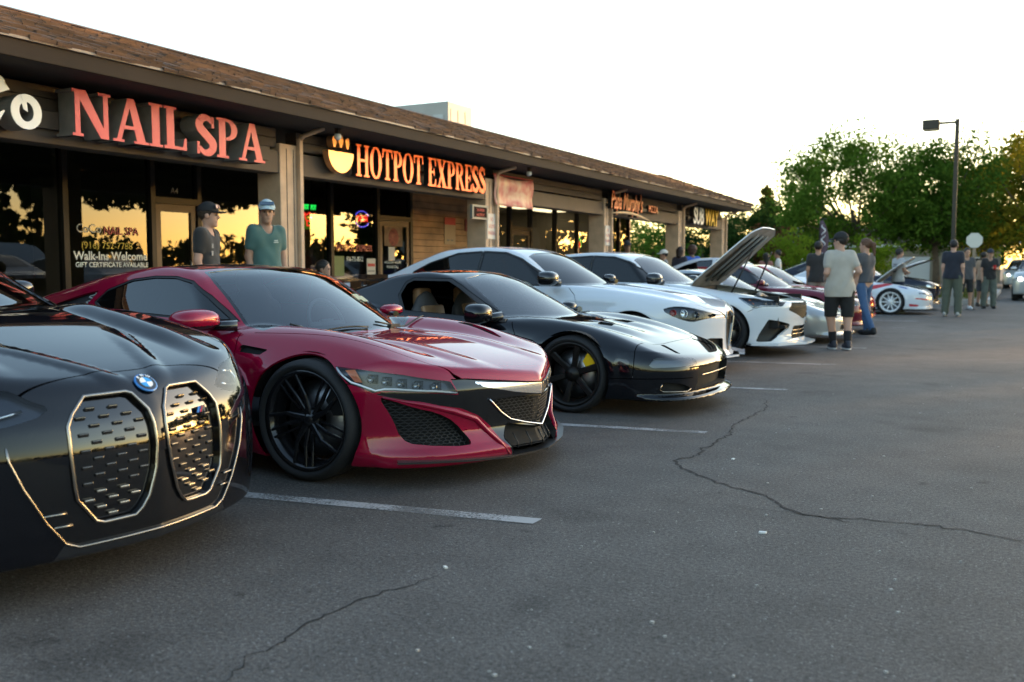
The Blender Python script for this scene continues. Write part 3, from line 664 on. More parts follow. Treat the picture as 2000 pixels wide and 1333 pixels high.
flat_sign('paper_notice', 'pair of white notices with a red line in the window corner', 'notice', 15.22, 15.50, 1.02, 1.36, GX + .012, PAPER, ((15.24, 15.48, 1.20, 1.26, PRED), (15.25, 15.47, 1.10, 1.12, PGREY)))
flat_sign('paper_notice', 'pale green sheet at the lower corner of the hot pot window', 'notice', 14.20, 14.50, 1.02, 1.40, GX + .012, mat('paper_green', (.20, .24, .10), .7))
flat_sign('wall_notice', 'tan notice with a red heading on the plank wall', 'notice', 18.05, 18.52, 1.70, 2.30, GX + .04, mat('notice_tan', (.42, .29, .17), .7), ((18.05, 18.52, 2.14, 2.30, PRED), (18.15, 18.25, 1.78, 1.81, PGREY), (18.32, 18.42, 1.78, 1.81, PGREY)))
flat_sign('wall_notice', 'small dark red notice on the plank wall by the column', 'notice', 18.95, 19.25, 2.02, 2.30, GX + .04, mat('notice_dark_red', (.20, .04, .035), .6))
s = flat_sign('led_sign', 'small framed sign with dim red lettering beside the second column', 'sign', 15.02, 15.60, 2.07, 2.33, CX + .02, mat('led_frame', (.20, .22, .22), .4), ((15.07, 15.55, 2.105, 2.295, mat('led_black', (.012, .004, .005), .7, spec=.1)),), .05)
MB().bx(CX - .05, CX + .02, 15.3, 15.63, 2.18, 2.22).build('bracket', M_BLACKRET, s)
wall_text(s, '24 OPEN', 15.31, 2.215, CX + .075, .07, mat('led_red', (.3, .01, .02), .4, emit=(1., .02, .06), estr=.06), 'led_text', 'CENTER'); wall_text(s, 'HOTPOT', 15.31, 2.125, CX + .075, .07, mat('led_red'), 'led_text', 'CENTER')
for k, (y, lab) in enumerate(((15.66, 'white NO PARKING notice with red print on the second column'), (21.46, 'white notice with red print on the third column'))):
    s = flat_sign('parking_notice', lab, 'notice', y, y + .33, 1.72, 2.20, CX + .008, mat('notice_white', (.62, .58, .54), .5), (), .012)
    for i, t in enumerate(('NO', 'SALONS', 'PARKING')): wall_text(s, t, y + .165, 2.06 - i * .13, CX + .0215, .10, PRED, 'notice_text', 'CENTER', sx=.66)
# vinyl banner between columns
yy = np.linspace(15.88, 17.52, 22); zz = np.linspace(0, 1, 10); V = []
for b in zz:
    for a in yy:
        t = (a - 15.88) / 1.64; V.append((CX + .03 + .03 * math.sin(t * 9 + b * 2) * (.3 + b) + .02 * math.sin(b * 7), a + .09 * b * t, 2.955 - .58 * b - .05 * math.sin(t * math.pi) * (1 - b)))
m = mat('banner_vinyl', (.60, .22, .20), .5); t = m.node_tree
co = t.nodes.new('ShaderNodeTexCoord'); n = t.nodes.new('ShaderNodeTexNoise'); n.inputs['Scale'].default_value = 5; n.inputs['Detail'].default_value = 6; r = t.nodes.new('ShaderNodeValToRGB')
r.color_ramp.elements[0].position = .35; r.color_ramp.elements[0].color = (.62, .16, .16, 1); r.color_ramp.elements[1].position = .62; r.color_ramp.elements[1].color = (.74, .50, .38, 1)
t.links.new(co.outputs['Object'], n.inputs['Vector']); t.links.new(n.outputs[0], r.inputs[0]); t.links.new(r.outputs[0], t.nodes['Principled BSDF'].inputs['Base Color'])
bn = raw('banner', V, [(j * 22 + i, j * 22 + i + 1, j * 22 + 22 + i + 1, j * 22 + 22 + i) for j in range(9) for i in range(21)], m, None, True); tag(bn, 'faded red and cream vinyl banner tied beneath the eave', 'banner')
bn.modifiers.new('thickness', 'SOLIDIFY').thickness = .004
MB().tube([(CX + .03, 15.86, 2.955), (CX + .03, 17.54, 2.955)], .012, 6).build('banner_hem', PRED, bn)
# cameras and lights under the eave
for k, (y, lab) in enumerate(((10.55, 'small white security camera under the eave by the first column'), (16.35, 'small security camera under the eave above the banner'))):
    c = empty('security_camera', (-8.35, y, 2.99), 0, lab, 'camera'); MB().lathe([(0, .02), (.045, .02), (.05, -.03), (.035, -.055), (0, -.065)], 16).build('camera_dome', mat('camera_white', (.6, .6, .58), .4), c); MB().bx(-.03, .03, -.03, .03, .02, .11).build('mount', M_FASCIA, c)
# rooftop unit
h = empty('rooftop_unit', (-13.0, 20.9, 4.0), 0, 'grey boxy air conditioning unit on the roof behind the ridge', 'air conditioner')
MB().bx(-1.7, 0, 0, 1.2, -.2, 1.42).build('housing', mat('unit_grey', (.30, .30, .29), .6, vary=(2, .08)), h, .015)
for k in range(3): MB().bx(.003, .012, .12 + k * .36, .40 + k * .36, .3, 1.25).build('side_panel', mat('unit_panel', (.33, .31, .28), .6), h)
for k in range(8): MB().bx(-1.45, -.75, -.012, -.002, .40 + k * .1, .46 + k * .1).build('louvre', mat('louvre_dark', (.10, .11, .115), .5), h)
MB().bx(-.45, -.15, -.012, -.002, .6, 1.1).build('service_panel', mat('unit_pale', (.38, .40, .41), .5), h)
# ------------------------------------------------------------------ trees and shrubs
def leaf_mat(name, c1, c2, trans=.45):
    if name in MATS: return MATS[name]
    m = bpy.data.materials.new(name); m.use_nodes = True; t = m.node_tree; t.nodes.clear(); L = t.links.new
    o = t.nodes.new('ShaderNodeOutputMaterial'); co = t.nodes.new('ShaderNodeTexCoord'); n = t.nodes.new('ShaderNodeTexNoise'); n.inputs['Scale'].default_value = 1.1; n.inputs['Detail'].default_value = 4
    r = t.nodes.new('ShaderNodeValToRGB'); r.color_ramp.elements[0].position = .35; r.color_ramp.elements[0].color = (*c1, 1); r.color_ramp.elements[1].position = .65; r.color_ramp.elements[1].color = (*c2, 1)
    d = t.nodes.new('ShaderNodeBsdfDiffuse'); tr = t.nodes.new('ShaderNodeBsdfTranslucent'); mx = t.nodes.new('ShaderNodeMixShader'); mx.inputs[0].default_value = trans
    L(co.outputs['Object'], n.inputs['Vector']); L(n.outputs[0], r.inputs[0]); L(r.outputs[0], d.inputs[0]); L(r.outputs[0], tr.inputs[0]); L(d.outputs[0], mx.inputs[1]); L(tr.outputs[0], mx.inputs[2]); L(mx.outputs[0], o.inputs[0])
    MATS[name] = m; return m
M_BARK = mat('grey_brown_bark', (.09, .065, .045), .9, bump=(12, .6), vary=(5, .25))
def leaves(centers, radii, per, size, rng):
    """many small leaf quads gathered in clumps"""
    n = len(centers) * per
    c = np.repeat(np.asarray(centers), per, 0); r = np.repeat(np.asarray(radii), per)
    d = rng.normal(size=(n, 3)); d /= np.linalg.norm(d, axis=1, keepdims=True); p = c + d * (r * rng.random(n) ** .5)[:, None] * np.array([1, 1, .75])
    a = rng.normal(size=(n, 3)); a /= np.linalg.norm(a, axis=1, keepdims=True); b = np.cross(a, rng.normal(size=(n, 3))); b /= np.linalg.norm(b, axis=1, keepdims=True)
    s = size * (.6 + .8 * rng.random(n))[:, None]
    V = np.stack([p - a * s, p - b * s * .45, p + a * s, p + b * s * .45], 1).reshape(-1, 3)
    return V, np.arange(4 * n).reshape(-1, 4)
def tree(name, label, loc, crown_c, crown_r, n_clump, per, size, m, seed, trunk_r=.16, clump=(.5, .9), group=None, stems=1, cat='tree', cone=False):
    rng = np.random.default_rng(seed); root = empty(name, loc, 0, label, cat, group); cc = np.array(crown_c, float); cr = np.array(crown_r, float); pts = []
    while len(pts) < n_clump:
        q = rng.normal(size=3); q /= np.linalg.norm(q); q *= rng.uniform(.35, 1.0) ** .6; 
        if q[2] < -.75: continue
        if cone: q[:2] *= np.clip((1 - q[2]) * .5, .08, 1)
        pts.append(cc + q * cr * (1 + .14 * math.sin(3 * math.atan2(q[1], q[0]) + seed) ))
    pts = np.array(pts); rad = rng.uniform(*clump, size=n_clump) * (.6 if cone else 1)
    V, F_ = leaves(pts, rad, per, size, rng); raw('crown', V, F_, m, root)
    for s in range(stems):
        top = cc + np.array([.2 * s, -.15 * s, -cr[2] * .25]); b = MB(); base = np.array([.12 * s, .08 * s, -.1])
        b.tube([base, base * .6 + top * .3 + np.array([.05, .03, 0]), top], [trunk_r, trunk_r * .75, trunk_r * .45], 9)
        for k in rng.choice(n_clump, min(n_clump, 16), replace=False):
            st = base * .4 + top * .6 + rng.normal(size=3) * .05; mid = (st + pts[k]) / 2 + rng.normal(size=3) * .12
            b.tube([st, mid, pts[k]], [trunk_r * .4, trunk_r * .22, trunk_r * .08], 6)
        b.build('trunk', M_BARK, root)
    return root
LF_GREEN = leaf_mat('fresh_green_leaf', (.05, .105, .014), (.10, .18, .026)); LF_DARK = leaf_mat('dark_green_leaf', (.014, .034, .010), (.032, .062, .014), .3); LF_YELLOW = leaf_mat('yellow_green_leaf', (.11, .13, .014), (.26, .22, .025), .5)
LF_LIME = leaf_mat('lime_leaf', (.09, .15, .012), (.16, .23, .02), .5); LF_RED = leaf_mat('russet_leaf', (.07, .030, .018), (.12, .05, .025), .4); LF_OLIVE = leaf_mat('olive_leaf', (.05, .055, .012), (.11, .095, .02), .45)
_t0 = tree
def tree(name, label, loc, cc, cr, n, per, size, m, seed, trunk_r=.16, clump=(.5, .9), **kw):      # k: grown in proportion to their distance
    k = {'street_tree': 1.45}.get(name, 1.35 if loc[1] > 60 else 1.)
    return _t0(name, label, (loc[0] * k, loc[1] * k, 0), (cc[0] * k, cc[1] * k, 1.17 + (cc[2] - 1.17) * k), tuple(q * k for q in cr), n, int(per * 1.15), size * k * .93, m, seed, trunk_r * k, tuple(q * k for q in clump), **kw)
tree('street_tree', 'broad bright green tree leaning left of the lamp post', (-5.3, 39.5, 0), (-.6, 0, 4.05), (3.1, 2.8, 2.35), 150, 125, .085, LF_GREEN, 1, .17)
tree('street_tree', 'dense dark green tree right behind the tall lamp post', (-2.9, 41.5, 0), (-.2, 0, 3.9), (2.5, 2.3, 2.5), 120, 125, .09, leaf_mat('mid_green_leaf', (.038, .085, .012), (.075, .14, .02)), 2, .17)
tree('street_tree', 'tall yellow-green tree at the edge of the picture behind the stop sign', (.9, 45.3, 0), (0, 0, 4.2), (3.8, 3.2, 3.2), 170, 125, .10, LF_YELLOW, 3, .2)
tree('street_tree', 'dark shaded tree between the lamp post and the yellow-green tree', (-1.5, 49., 0), (0, 0, 3.9), (3.3, 3.0, 2.4), 110, 110, .11, leaf_mat('mid_green_leaf', (.038, .085, .012), (.075, .14, .02)), 4, .2)
tree('pine_tree', 'slim sunlit pine rising past the end of the roof', (-16.8, 72, 0), (0, 0, 4.6), (2.6, 2.6, 2.9), 60, 100, .14, LF_OLIVE, 5, .2, cone=True)
tree('garden_tree', 'wide dark tree beyond the open bonnet', (-13.5, 62, 0), (0, 0, 3.1), (4.4, 3.5, 2.2), 110, 110, .13, LF_DARK, 6, .22)
tree('garden_tree', 'russet leaved tree behind the lime green bush', (-11.7, 49.5, 0), (0, 0, 2.0), (2.1, 1.8, 1.1), 50, 100, .10, LF_RED, 7, .1)
tree('round_bush', 'lime green round bush near the couple', (-9.0, 43.5, 0), (0, 0, 1.35), (1.55, 1.4, 1.25), 46, 120, .07, LF_LIME, 8, .06, (.35, .6), cat='bush')
tree('round_bush', 'lime green shrub behind the man with the brown cap', (-6.0, 44.5, 0), (0, 0, 1.5), (1.3, 1.2, 1.35), 40, 120, .07, LF_LIME, 9, .06, (.35, .6), cat='bush')
tree('garden_tree', 'small sunlit tree just past the last column', (-16.0, 52, 0), (0, 0, 2.3), (1.9, 1.8, 1.9), 50, 100, .10, LF_OLIVE, 10, .1)
for i, (x, y, m, lab) in enumerate(((-19.5, 47, LF_GREEN, 'green tree seen under the beam of the pizza sign'), (-16.0, 42.5, LF_GREEN, 'low green tree seen beneath the SUBWAY sign'), (-23.5, 50, LF_DARK, 'dark tree behind the far end of the covered walk'), (-13.6, 45.5, LF_DARK, 'shaded tree seen between the last two columns'))):
    tree('garden_tree', lab, (x, y, 0), (0, 0, 2.1), (2.5, 2.2, 1.6), 60, 100, .10, m, 20 + i, .12)
for i, (x, lab) in enumerate(((-3.2, 'green hedge tree behind the tan house'), (3.5, 'green tree above the pale blue house'), (-9.5, 'dark tree behind the blue roofed house'))):
    tree('garden_tree', lab, (x, 76 + 3 * i, 0), (0, 0, 3.4), (4.2, 3.0, 2.6), 70, 90, .16, (LF_GREEN, LF_DARK, LF_DARK)[i], 30 + i, .2)
# the wood across the lane, mirrored in the shop windows and the cars
rng_ = np.random.default_rng(77); P_, Rd = [], []
for az in np.linspace(3, 175, 170):
    a = R(az + rng_.uniform(-.5, .5)); D = rng_.uniform(62, 84); lo_, hi_ = (.3, 3.2)
    if az > 120: hi_ = 5.5
    for q in range(6): P_.append((math.sin(a) * D + rng_.normal() * .8, math.cos(a) * D + rng_.normal() * .8, rng_.uniform(lo_, hi_))); Rd.append(rng_.uniform(.9, 1.6))
for az in np.linspace(13, 45, 76):           # unseen high crowns without trunks, added to keep the low sun off the lot
    a = R(az + rng_.uniform(-.3, .3)); D = rng_.uniform(64, 80)
    for q in range(13): P_.append((math.sin(a) * D + rng_.normal() * .7, math.cos(a) * D + rng_.normal() * .7, rng_.uniform(6.9, 10.3))); Rd.append(rng_.uniform(.8, 1.3))
for az in np.linspace(10, 22, 34):           # lower unseen crowns, added to shade the far end of the lot
    a = R(az + rng_.uniform(-.3, .3)); D = rng_.uniform(66, 80)
    for q in range(8): P_.append((math.sin(a) * D + rng_.normal() * .7, math.cos(a) * D + rng_.normal() * .7, rng_.uniform(2.5, 8.0))); Rd.append(rng_.uniform(.9, 1.4))
V, F_ = leaves(P_, Rd, 32, .36, rng_); tag(raw('treeline', V, F_, LF_DARK), 'dark wood on the far side of the lane with crowns added to block the sun', 'treeline', kind='stuff')
for i, (az, D, h_) in enumerate(((43, 66, 10.5), (45.5, 69, 8.0), (55.5, 74, 5.2))):
    _t0('conifer', ('tallest dark conifer mirrored in the nail shop window', 'shorter dark conifer beside the tallest, mirrored in the glass', 'small conifer mirrored behind the window phone number')[i], (math.sin(R(az)) * D, math.cos(R(az)) * D, 0), (0, 0, h_ * .55), (2.3, 2.3, h_ * .5), 60, 80, .2, LF_DARK, 50 + i, .25, cone=True)
# ------------------------------------------------------------------ car bodies: one smooth solid, then cut into panels along traced outlines
FLANGE = .014
def split_body(F, lo, hi, h, regions):
    """mesh the solid and cut it by regions [(part, g, filter, from_parts)]; returns {part: (V, N, T)}"""
    V, Q = surface_nets(F, lo, hi, h, sym=True)
    T = quads_to_tris(V, Q); lab = np.zeros(len(T), int); names = ['body', 'hole', 'gap']
    for part, g, filt, src in regions:
        if part not in names: names.append(part)
        pid = names.index(part); ids = [names.index(q) for q in src if q in names]
        def pick(gv):
            s = np.isin(lab, ids) & (gv < 0)[T].any(1)
            if filt is not None and s.any():
                A = V[T[s]]; e = np.cross(A[:, 1] - A[:, 0], A[:, 2] - A[:, 0]); e /= np.maximum(np.linalg.norm(e, axis=1, keepdims=True), 1e-12)
                s[s] = filt(A.mean(1), e)
            return s
        if isinstance(g, Gap):
            gv = g.signed(V); gv = np.where(np.abs(gv) < 1e-6, 1e-6, gv); far = g.sd(V)[0] > .045
            V, T, lab, gv = cut(V, T, lab, gv, pick(gv) & ~far[T].any(1))
        gv = g(V); gv = np.where(np.abs(gv) < 1e-6, 1e-6, gv)
        V, T, lab, gv = cut(V, T, lab, gv, pick(gv))
        k = pick(gv); lab[k & (gv[T].sum(1) < 0)] = pid
    for _ in range(2): V = project_to(F, V, h)
    N = normals_of(F, V)
    out = {}
    for i, nm in enumerate(names):
        t = T[lab == i]
        if len(t) == 0: continue
        u, inv = np.unique(t, return_inverse=True)
        out[nm] = (V[u], N[u], inv.reshape(-1, 3))
    return out
def panel(name, part, m, parent, recess=0., flange=FLANGE, weld_n=True):
    """one cut-out of the body as an object: its skin, set in by recess, with its edges turned inwards"""
    V, N, T = part
    P = V - N * recess
    b = boundary_edges(T)
    d = flange if recess == 0 else 0
    VV, NN, TT = [P], [N], [T]
    if len(b):
        a0, a1 = b[:, 0], b[:, 1]; k = len(P); n = len(b)
        if recess: top0, top1, low0, low1 = V[a0], V[a1], P[a0], P[a1]
        else: top0, top1, low0, low1 = P[a0], P[a1], P[a0] - N[a0] * d, P[a1] - N[a1] * d
        wn = np.cross(top1 - top0, N[a0]); wn /= np.maximum(np.linalg.norm(wn, axis=1, keepdims=True), 1e-9)
        if recess: wn = -wn
        VV += [top0, top1, low0, low1]; NN += [wn] * 4
        i = np.arange(n)
        q = [np.stack([k + i, k + 2 * n + i, k + n + i], 1), np.stack([k + n + i, k + 2 * n + i, k + 3 * n + i], 1)]
        if recess: q = [x[:, ::-1] for x in q]
        TT += q
    return raw(name, np.concatenate(VV), np.concatenate(TT), m, parent, True, np.concatenate(NN))
def side_y(c, e): return np.abs(e[:, 1]) > .45
def upward(c, e): return e[:, 2] > .15
def forward(c, e): return (e[:, 0] > -.3) & (c[:, 0] > 0)
def gxz(poly): return lambda V: poly_sd(V[:, 0], V[:, 2], poly)
def gyz(poly): return lambda V: poly_sd(np.abs(V[:, 1]), V[:, 2], poly)
def gxy(poly): return lambda V: poly_sd(V[:, 0], np.abs(V[:, 1]), poly)
class Gap:
    """a shut line: polyline in two of the axes"""
    def __init__(s, ax, pts, w): s.ax = ax; s.pts = pts; s.w = w
    def sd(s, V):
        a, b = (np.abs(V[:, q]) if q == 1 else V[:, q] for q in s.ax); return line_sd(a, b, s.pts)
    def __call__(s, V): return s.sd(V)[0] - s.w
    def signed(s, V):
        d, q = s.sd(V); return np.where(d < .045, q, 1.)
def lxz(pts, w=.003): return Gap((0, 2), pts, w)
def lxy(pts, w=.003): return Gap((0, 1), pts, w)
def lyz(pts, w=.003): return Gap((1, 2), pts, w)
# ------------------------------------------------------------------ the cars' solids (local frame: x forward from the front axle, y left, z up)
def carve(f, g, depth, k=.006):
    """push the surface in by depth where g < 0"""
    return smax(f, np.minimum(-g, f + depth), k)
class Shape:
    """a car body from its lengthwise curves; base is the plain skin, F adds wheel arches and carved openings"""
    xs = .5; crown = .07; tumble = .72; zt = .85; k_top = .05; k_nose = .025; k_gh = .05; k_union = .02; zbot = .11; xr = -3.5; gh_floor = .5
    a1 = .25; a2 = .2; a8 = .30; yc = .95; ramp = (-1.7, -.6); arches = ((0., .332, .372), (-2.63, .345, .385)); yin = .55; edge = .78; drop = 3.2; zs = .55; tin = .10; low = .42; lin = .05
    def __init__(s, **kw): s.__dict__.update(kw)
    def top(s, X, Y): return 0.
    def side(s, X, Y, Z): return 0.
    def nose(s, X, Y, Z): return 0.
    def extra(s, f, X, Y, Z): return f
    def open_(s, f, X, Y, Z): return f
    def base(s, p):
        X = p[..., 0]; Y = np.abs(p[..., 1]); Z = p[..., 2]
        T = s.zc(X) + s.top(X, Y) - s.drop * np.maximum(0, Y - s.edge) ** 2 * sstep(-.9, -.3, X) - .03 * Y * Y
        w = s.W(X) + s.side(X, Y, Z) - s.tin * (np.maximum(0, Z - s.zs) / .3) ** 2 - s.lin * (np.maximum(0, s.low - Z) / .32) ** 2
        f = smax((Z - T) / 1.03, (Y - w) / 1.05, s.k_top)
        f = smax(f, (X - (s.xn(Z) + s.nose(X, Y, Z) - s.a1 * Y - s.a2 * Y * Y - s.a8 * (Y / s.yc) ** 8)) / 1.12, s.k_nose)
        f = smax(f, s.xr - X + .12 * Y * Y, .06)
        f = smax(f, s.zbot - Z, .02)
        x2 = X + s.xs * Y * Y * sstep(s.ramp[0], s.ramp[1], X)
        g = smax((Z - (s.zr(x2) - s.crown * Y * Y)) / 1.1, (Y - (s.Wg(X) - s.tumble * (Z - s.zt))) / 1.23, s.k_gh)
        g = smax(g, s.gh_floor - Z, .02)
        return s.extra(smin(f, g, s.k_union), X, Y, Z)
    def F(s, p):
        X = p[..., 0]; Y = np.abs(p[..., 1]); Z = p[..., 2]
        f = s.base(p)
        return s.open_(f, X, Y, Z)
def ring(X, Z, xw, zw, r, w): return bump((np.sqrt((X - xw) ** 2 + (Z - zw) ** 2) - r) / w)

class RedShape(Shape):
    zc = staticmethod(curve((1.06, .50), (.98, .555), (.85, .607), (.6, .668), (.2, .735), (-.3, .772), (-.8, .82), (-1.6, .88), (-2.4, .93), (-3.0, .90), (-3.45, .84)))
    W = staticmethod(curve((1.0, .90), (.5, .925), (0., .962), (-.5, .93), (-1.3, .915), (-2.0, .95), (-2.6, .972), (-3.2, .94), (-3.5, .88)))
    zr = staticmethod(curve((.3, .40), (.1, .575), (-.2, .762), (-.5, .935), (-.75, 1.065), (-.95, 1.145), (-1.15, 1.186), (-1.4, 1.203), (-1.8, 1.165), (-2.3, 1.06), (-2.8, .94), (-3.4, .80)))
    Wg = staticmethod(curve((0., .66), (-.3, .72), (-.6, .815), (-1.0, .862), (-1.6, .86), (-2.4, .80), (-3.2, .72)))
    xn = staticmethod(curve((.05, 1.0), (.12, 1.025), (.17, 1.03), (.22, 1.0), (.3, .975), (.4, .98), (.5, .985), (.56, .97), (.7, .92)))
    INTAKE = smooth_poly([(.878, .495), (.835, .368), (.812, .262), (.775, .232), (.53, .205), (.51, .235), (.59, .343), (.683, .401), (.775, .432), (.85, .478)], 1)
    SCOOP = smooth_poly([(.90, .51), (.85, .35), (.825, .235), (.78, .205), (.43, .172), (.41, .19), (.55, .335), (.66, .425), (.775, .458), (.86, .492)], 1)
    GRILLE = [(-.05, .452), (.271, .450), (.40, .444), (.309, .368), (.24, .322), (.123, .290), (-.05, .25)]
    VENT = smooth_poly([(.02, .60), (.10, .665), (.28, .635), (.46, .53), (.33, .53), (.16, .575)], 1)
    GILL = [(-.54, .735), (-.29, .713), (-.335, .685), (-.54, .70)]
    def top(s, X, Y):
        return .075 * bump((X + .15) / .95) * bump((Y - .66) / .26) + .014 * bump((Y - .34) / .12) * bump((X - .3) / .7)
    def side(s, X, Y, Z):
        return .022 * ring(X, Z, 0, .33, .385, .11) + .03 * bump((X + 2.63) / .7) * bump((Z - .6) / .4) - .05 * bump((X + 1.4) / .8) * bump((Z - .42) / .22)

class SedanShape(Shape):         # black electric coupe with the two tall grilles
    zbot = .16; xr = -3.75; a1 = .08; a2 = .27; a8 = .34; yc = .92; zs = .62; tin = .07; edge = .74; drop = 2.0; zt = 1.0; crown = .06; tumble = .55; ramp = (-2.0, -.9); gh_floor = .75
    arches = ((0., .33, .37), (-2.85, .33, .37)); k_top = .05; k_nose = .035
    zc = staticmethod(curve((.95, .60), (.88, .70), (.80, .748), (.70, .785), (.5, .840), (.2, .910), (0., .952), (-.2, .982), (-.4, .99), (-.8, .995), (-1.8, 1.0), (-2.9, 1.03), (-3.4, 1.04), (-3.8, 1.0)))
    W = staticmethod(curve((.9, .90), (.4, .915), (0., .93), (-.6, .915), (-1.5, .91), (-2.4, .92), (-2.9, .93), (-3.5, .90), (-3.8, .84)))
    zr = staticmethod(curve((.2, .60), (-.3, .94), (-.8, 1.16), (-1.2, 1.32), (-1.6, 1.40), (-2.1, 1.405), (-2.7, 1.33), (-3.2, 1.17), (-3.6, 1.0)))
    Wg = staticmethod(curve((0., .72), (-.5, .80), (-1.0, .84), (-2.2, .84), (-3.2, .76), (-3.7, .7)))
    xn = staticmethod(curve((.1, .80), (.18, .855), (.3, .875), (.42, .882), (.52, .878), (.62, .86), (.70, .825), (.8, .76), (.9, .67)))
    def top(s, X, Y):
        return .035 * bump((Y - .50) / .13) * sstep(.72, .3, X) * sstep(-.6, -.1, X) + .009 * bump((Y - (.085 + .42 * (.80 - X))) / .065) * sstep(.15, .45, X) * sstep(.86, .76, X)
    def side(s, X, Y, Z): return .012 * ring(X, Z, 0, .33, .38, .10) + .012 * ring(X, Z, -2.85, .33, .38, .10)

class WedgeShape(Shape):         # black nineties mid-engined coupe
    zbot = .13; xr = -3.45; a1 = .02; a2 = .18; a8 = .36; yc = .90; zs = .52; tin = .07; edge = .70; drop = 2.5; zt = .80; crown = .07; tumble = .62; ramp = (-1.9, -.8); k_nose = .05; k_top = .06
    arches = ((0., .31, .345), (-2.53, .315, .35))
    zc = staticmethod(curve((1.05, .35), (.97, .42), (.85, .465), (.6, .55), (.25, .645), (-.15, .715), (-.5, .755), (-1.0, .78), (-1.8, .84), (-2.5, .90), (-3.2, .90), (-3.5, .86)))
    W = staticmethod(curve((1.0, .86), (.4, .885), (0., .905), (-.5, .885), (-1.3, .885), (-2.0, .90), (-2.5, .905), (-3.1, .88), (-3.4, .84)))
    zr = staticmethod(curve((.3, .36), (.0, .55), (-.42, .765), (-.8, .955), (-1.1, 1.085), (-1.3, 1.135), (-1.55, 1.155), (-1.85, 1.13), (-2.2, 1.04), (-2.7, .93), (-3.2, .86)))
    Wg = staticmethod(curve((-.2, .66), (-.6, .755), (-1.0, .80), (-1.7, .81), (-2.4, .76), (-3.2, .70)))
    xn = staticmethod(curve((.08, 1.0), (.13, 1.02), (.155, 1.0), (.18, .945), (.25, .955), (.35, .965), (.42, .95), (.5, .88)))
    def top(s, X, Y):
        return .035 * bump((X + .05) / .75) * bump((Y - .66) / .24) + .02 * bump((Y - .25) / .22) * bump((X - .15) / .35)
    def side(s, X, Y, Z): return .018 * ring(X, Z, 0, .31, .365, .08) + .016 * ring(X, Z, -2.53, .315, .37, .08) - .035 * bump((X + 1.5) / .8) * bump((Z - .45) / .2)

class SaloonShape(Shape):        # white saloon with the shield grille
    zbot = .17; xr = -3.85; a1 = .10; a2 = .20; a8 = .30; yc = .92; zs = .62; tin = .07; edge = .72; drop = 1.6; zt = 1.0; crown = .06; tumble = .50; ramp = (-2.0, -.9); gh_floor = .75; k_top = .08; k_nose = .06
    arches = ((0., .335, .372), (-2.82, .335, .372))
    zc = staticmethod(curve((.92, .62), (.84, .70), (.7, .765), (.45, .835), (.1, .90), (-.4, .96), (-.75, .985), (-1.5, 1.0), (-2.6, 1.06), (-3.3, 1.10), (-3.8, 1.06)))
    W = staticmethod(curve((.9, .89), (.4, .91), (0., .93), (-.6, .915), (-1.5, .91), (-2.4, .925), (-2.8, .935), (-3.4, .90), (-3.8, .85)))
    zr = staticmethod(curve((-.2, .72), (-.68, .975), (-1.0, 1.165), (-1.35, 1.335), (-1.65, 1.41), (-2.05, 1.44), (-2.5, 1.415), (-2.95, 1.28), (-3.35, 1.12), (-3.7, 1.0)))
    Wg = staticmethod(curve((-.3, .74), (-.8, .81), (-1.2, .84), (-2.3, .84), (-3.2, .76), (-3.7, .7)))
    xn = staticmethod(curve((.12, .84), (.19, .86), (.24, .83), (.35, .835), (.5, .85), (.6, .86), (.68, .85), (.8, .76), (.9, .62)))
    def top(s, X, Y):
        return .03 * bump((Y - .48) / .14) * sstep(.8, .3, X) * sstep(-.8, -.2, X)
    def side(s, X, Y, Z): return .014 * ring(X, Z, 0, .335, .385, .1) + .014 * ring(X, Z, -2.82, .335, .385, .1) + .012 * bump((Z - .82) / .08) * sstep(.3, -.2, X)

class HatchShape(Shape):         # white hatchback whose bonnet stands open
    zbot = .17; xr = -3.75; a1 = .06; a2 = .20; a8 = .30; yc = .94; zs = .66; tin = .06; edge = .74; drop = 1.4; zt = 1.0; crown = .06; tumble = .48; ramp = (-2.0, -.9); gh_floor = .75; k_top = .06; k_nose = .04
    arches = ((0., .335, .375), (-2.73, .335, .375))
    zc = staticmethod(curve((.95, .66), (.88, .71), (.7, .75), (.4, .81), (.0, .87), (-.4, .935), (-.75, .97), (-1.5, 1.0), (-2.6, 1.06), (-3.2, 1.10), (-3.7, 1.06)))
    W = staticmethod(curve((.9, .91), (.4, .925), (0., .95), (-.6, .925), (-1.5, .92), (-2.3, .93), (-2.73, .945), (-3.4, .91), (-3.7, .85)))
    zr = staticmethod(curve((-.2, .72), (-.68, .965), (-1.0, 1.16), (-1.3, 1.325), (-1.6, 1.39), (-1.95, 1.412), (-2.5, 1.38), (-3.0, 1.27), (-3.4, 1.14), (-3.7, 1.05)))
    Wg = staticmethod(curve((-.3, .75), (-.8, .82), (-1.2, .85), (-2.3, .85), (-3.2, .78), (-3.7, .72)))
    xn = staticmethod(curve((.12, .87), (.19, .88), (.3, .86), (.45, .88), (.55, .90), (.65, .905), (.72, .88), (.8, .8)))
    def side(s, X, Y, Z): return .02 * ring(X, Z, 0, .335, .39, .12) + .014 * ring(X, Z, -2.73, .335, .385, .1)
SH_RED, SH_SEDAN, SH_WEDGE, SH_SALOON, SH_HATCH = RedShape(), SedanShape(), WedgeShape(), SaloonShape(), HatchShape()
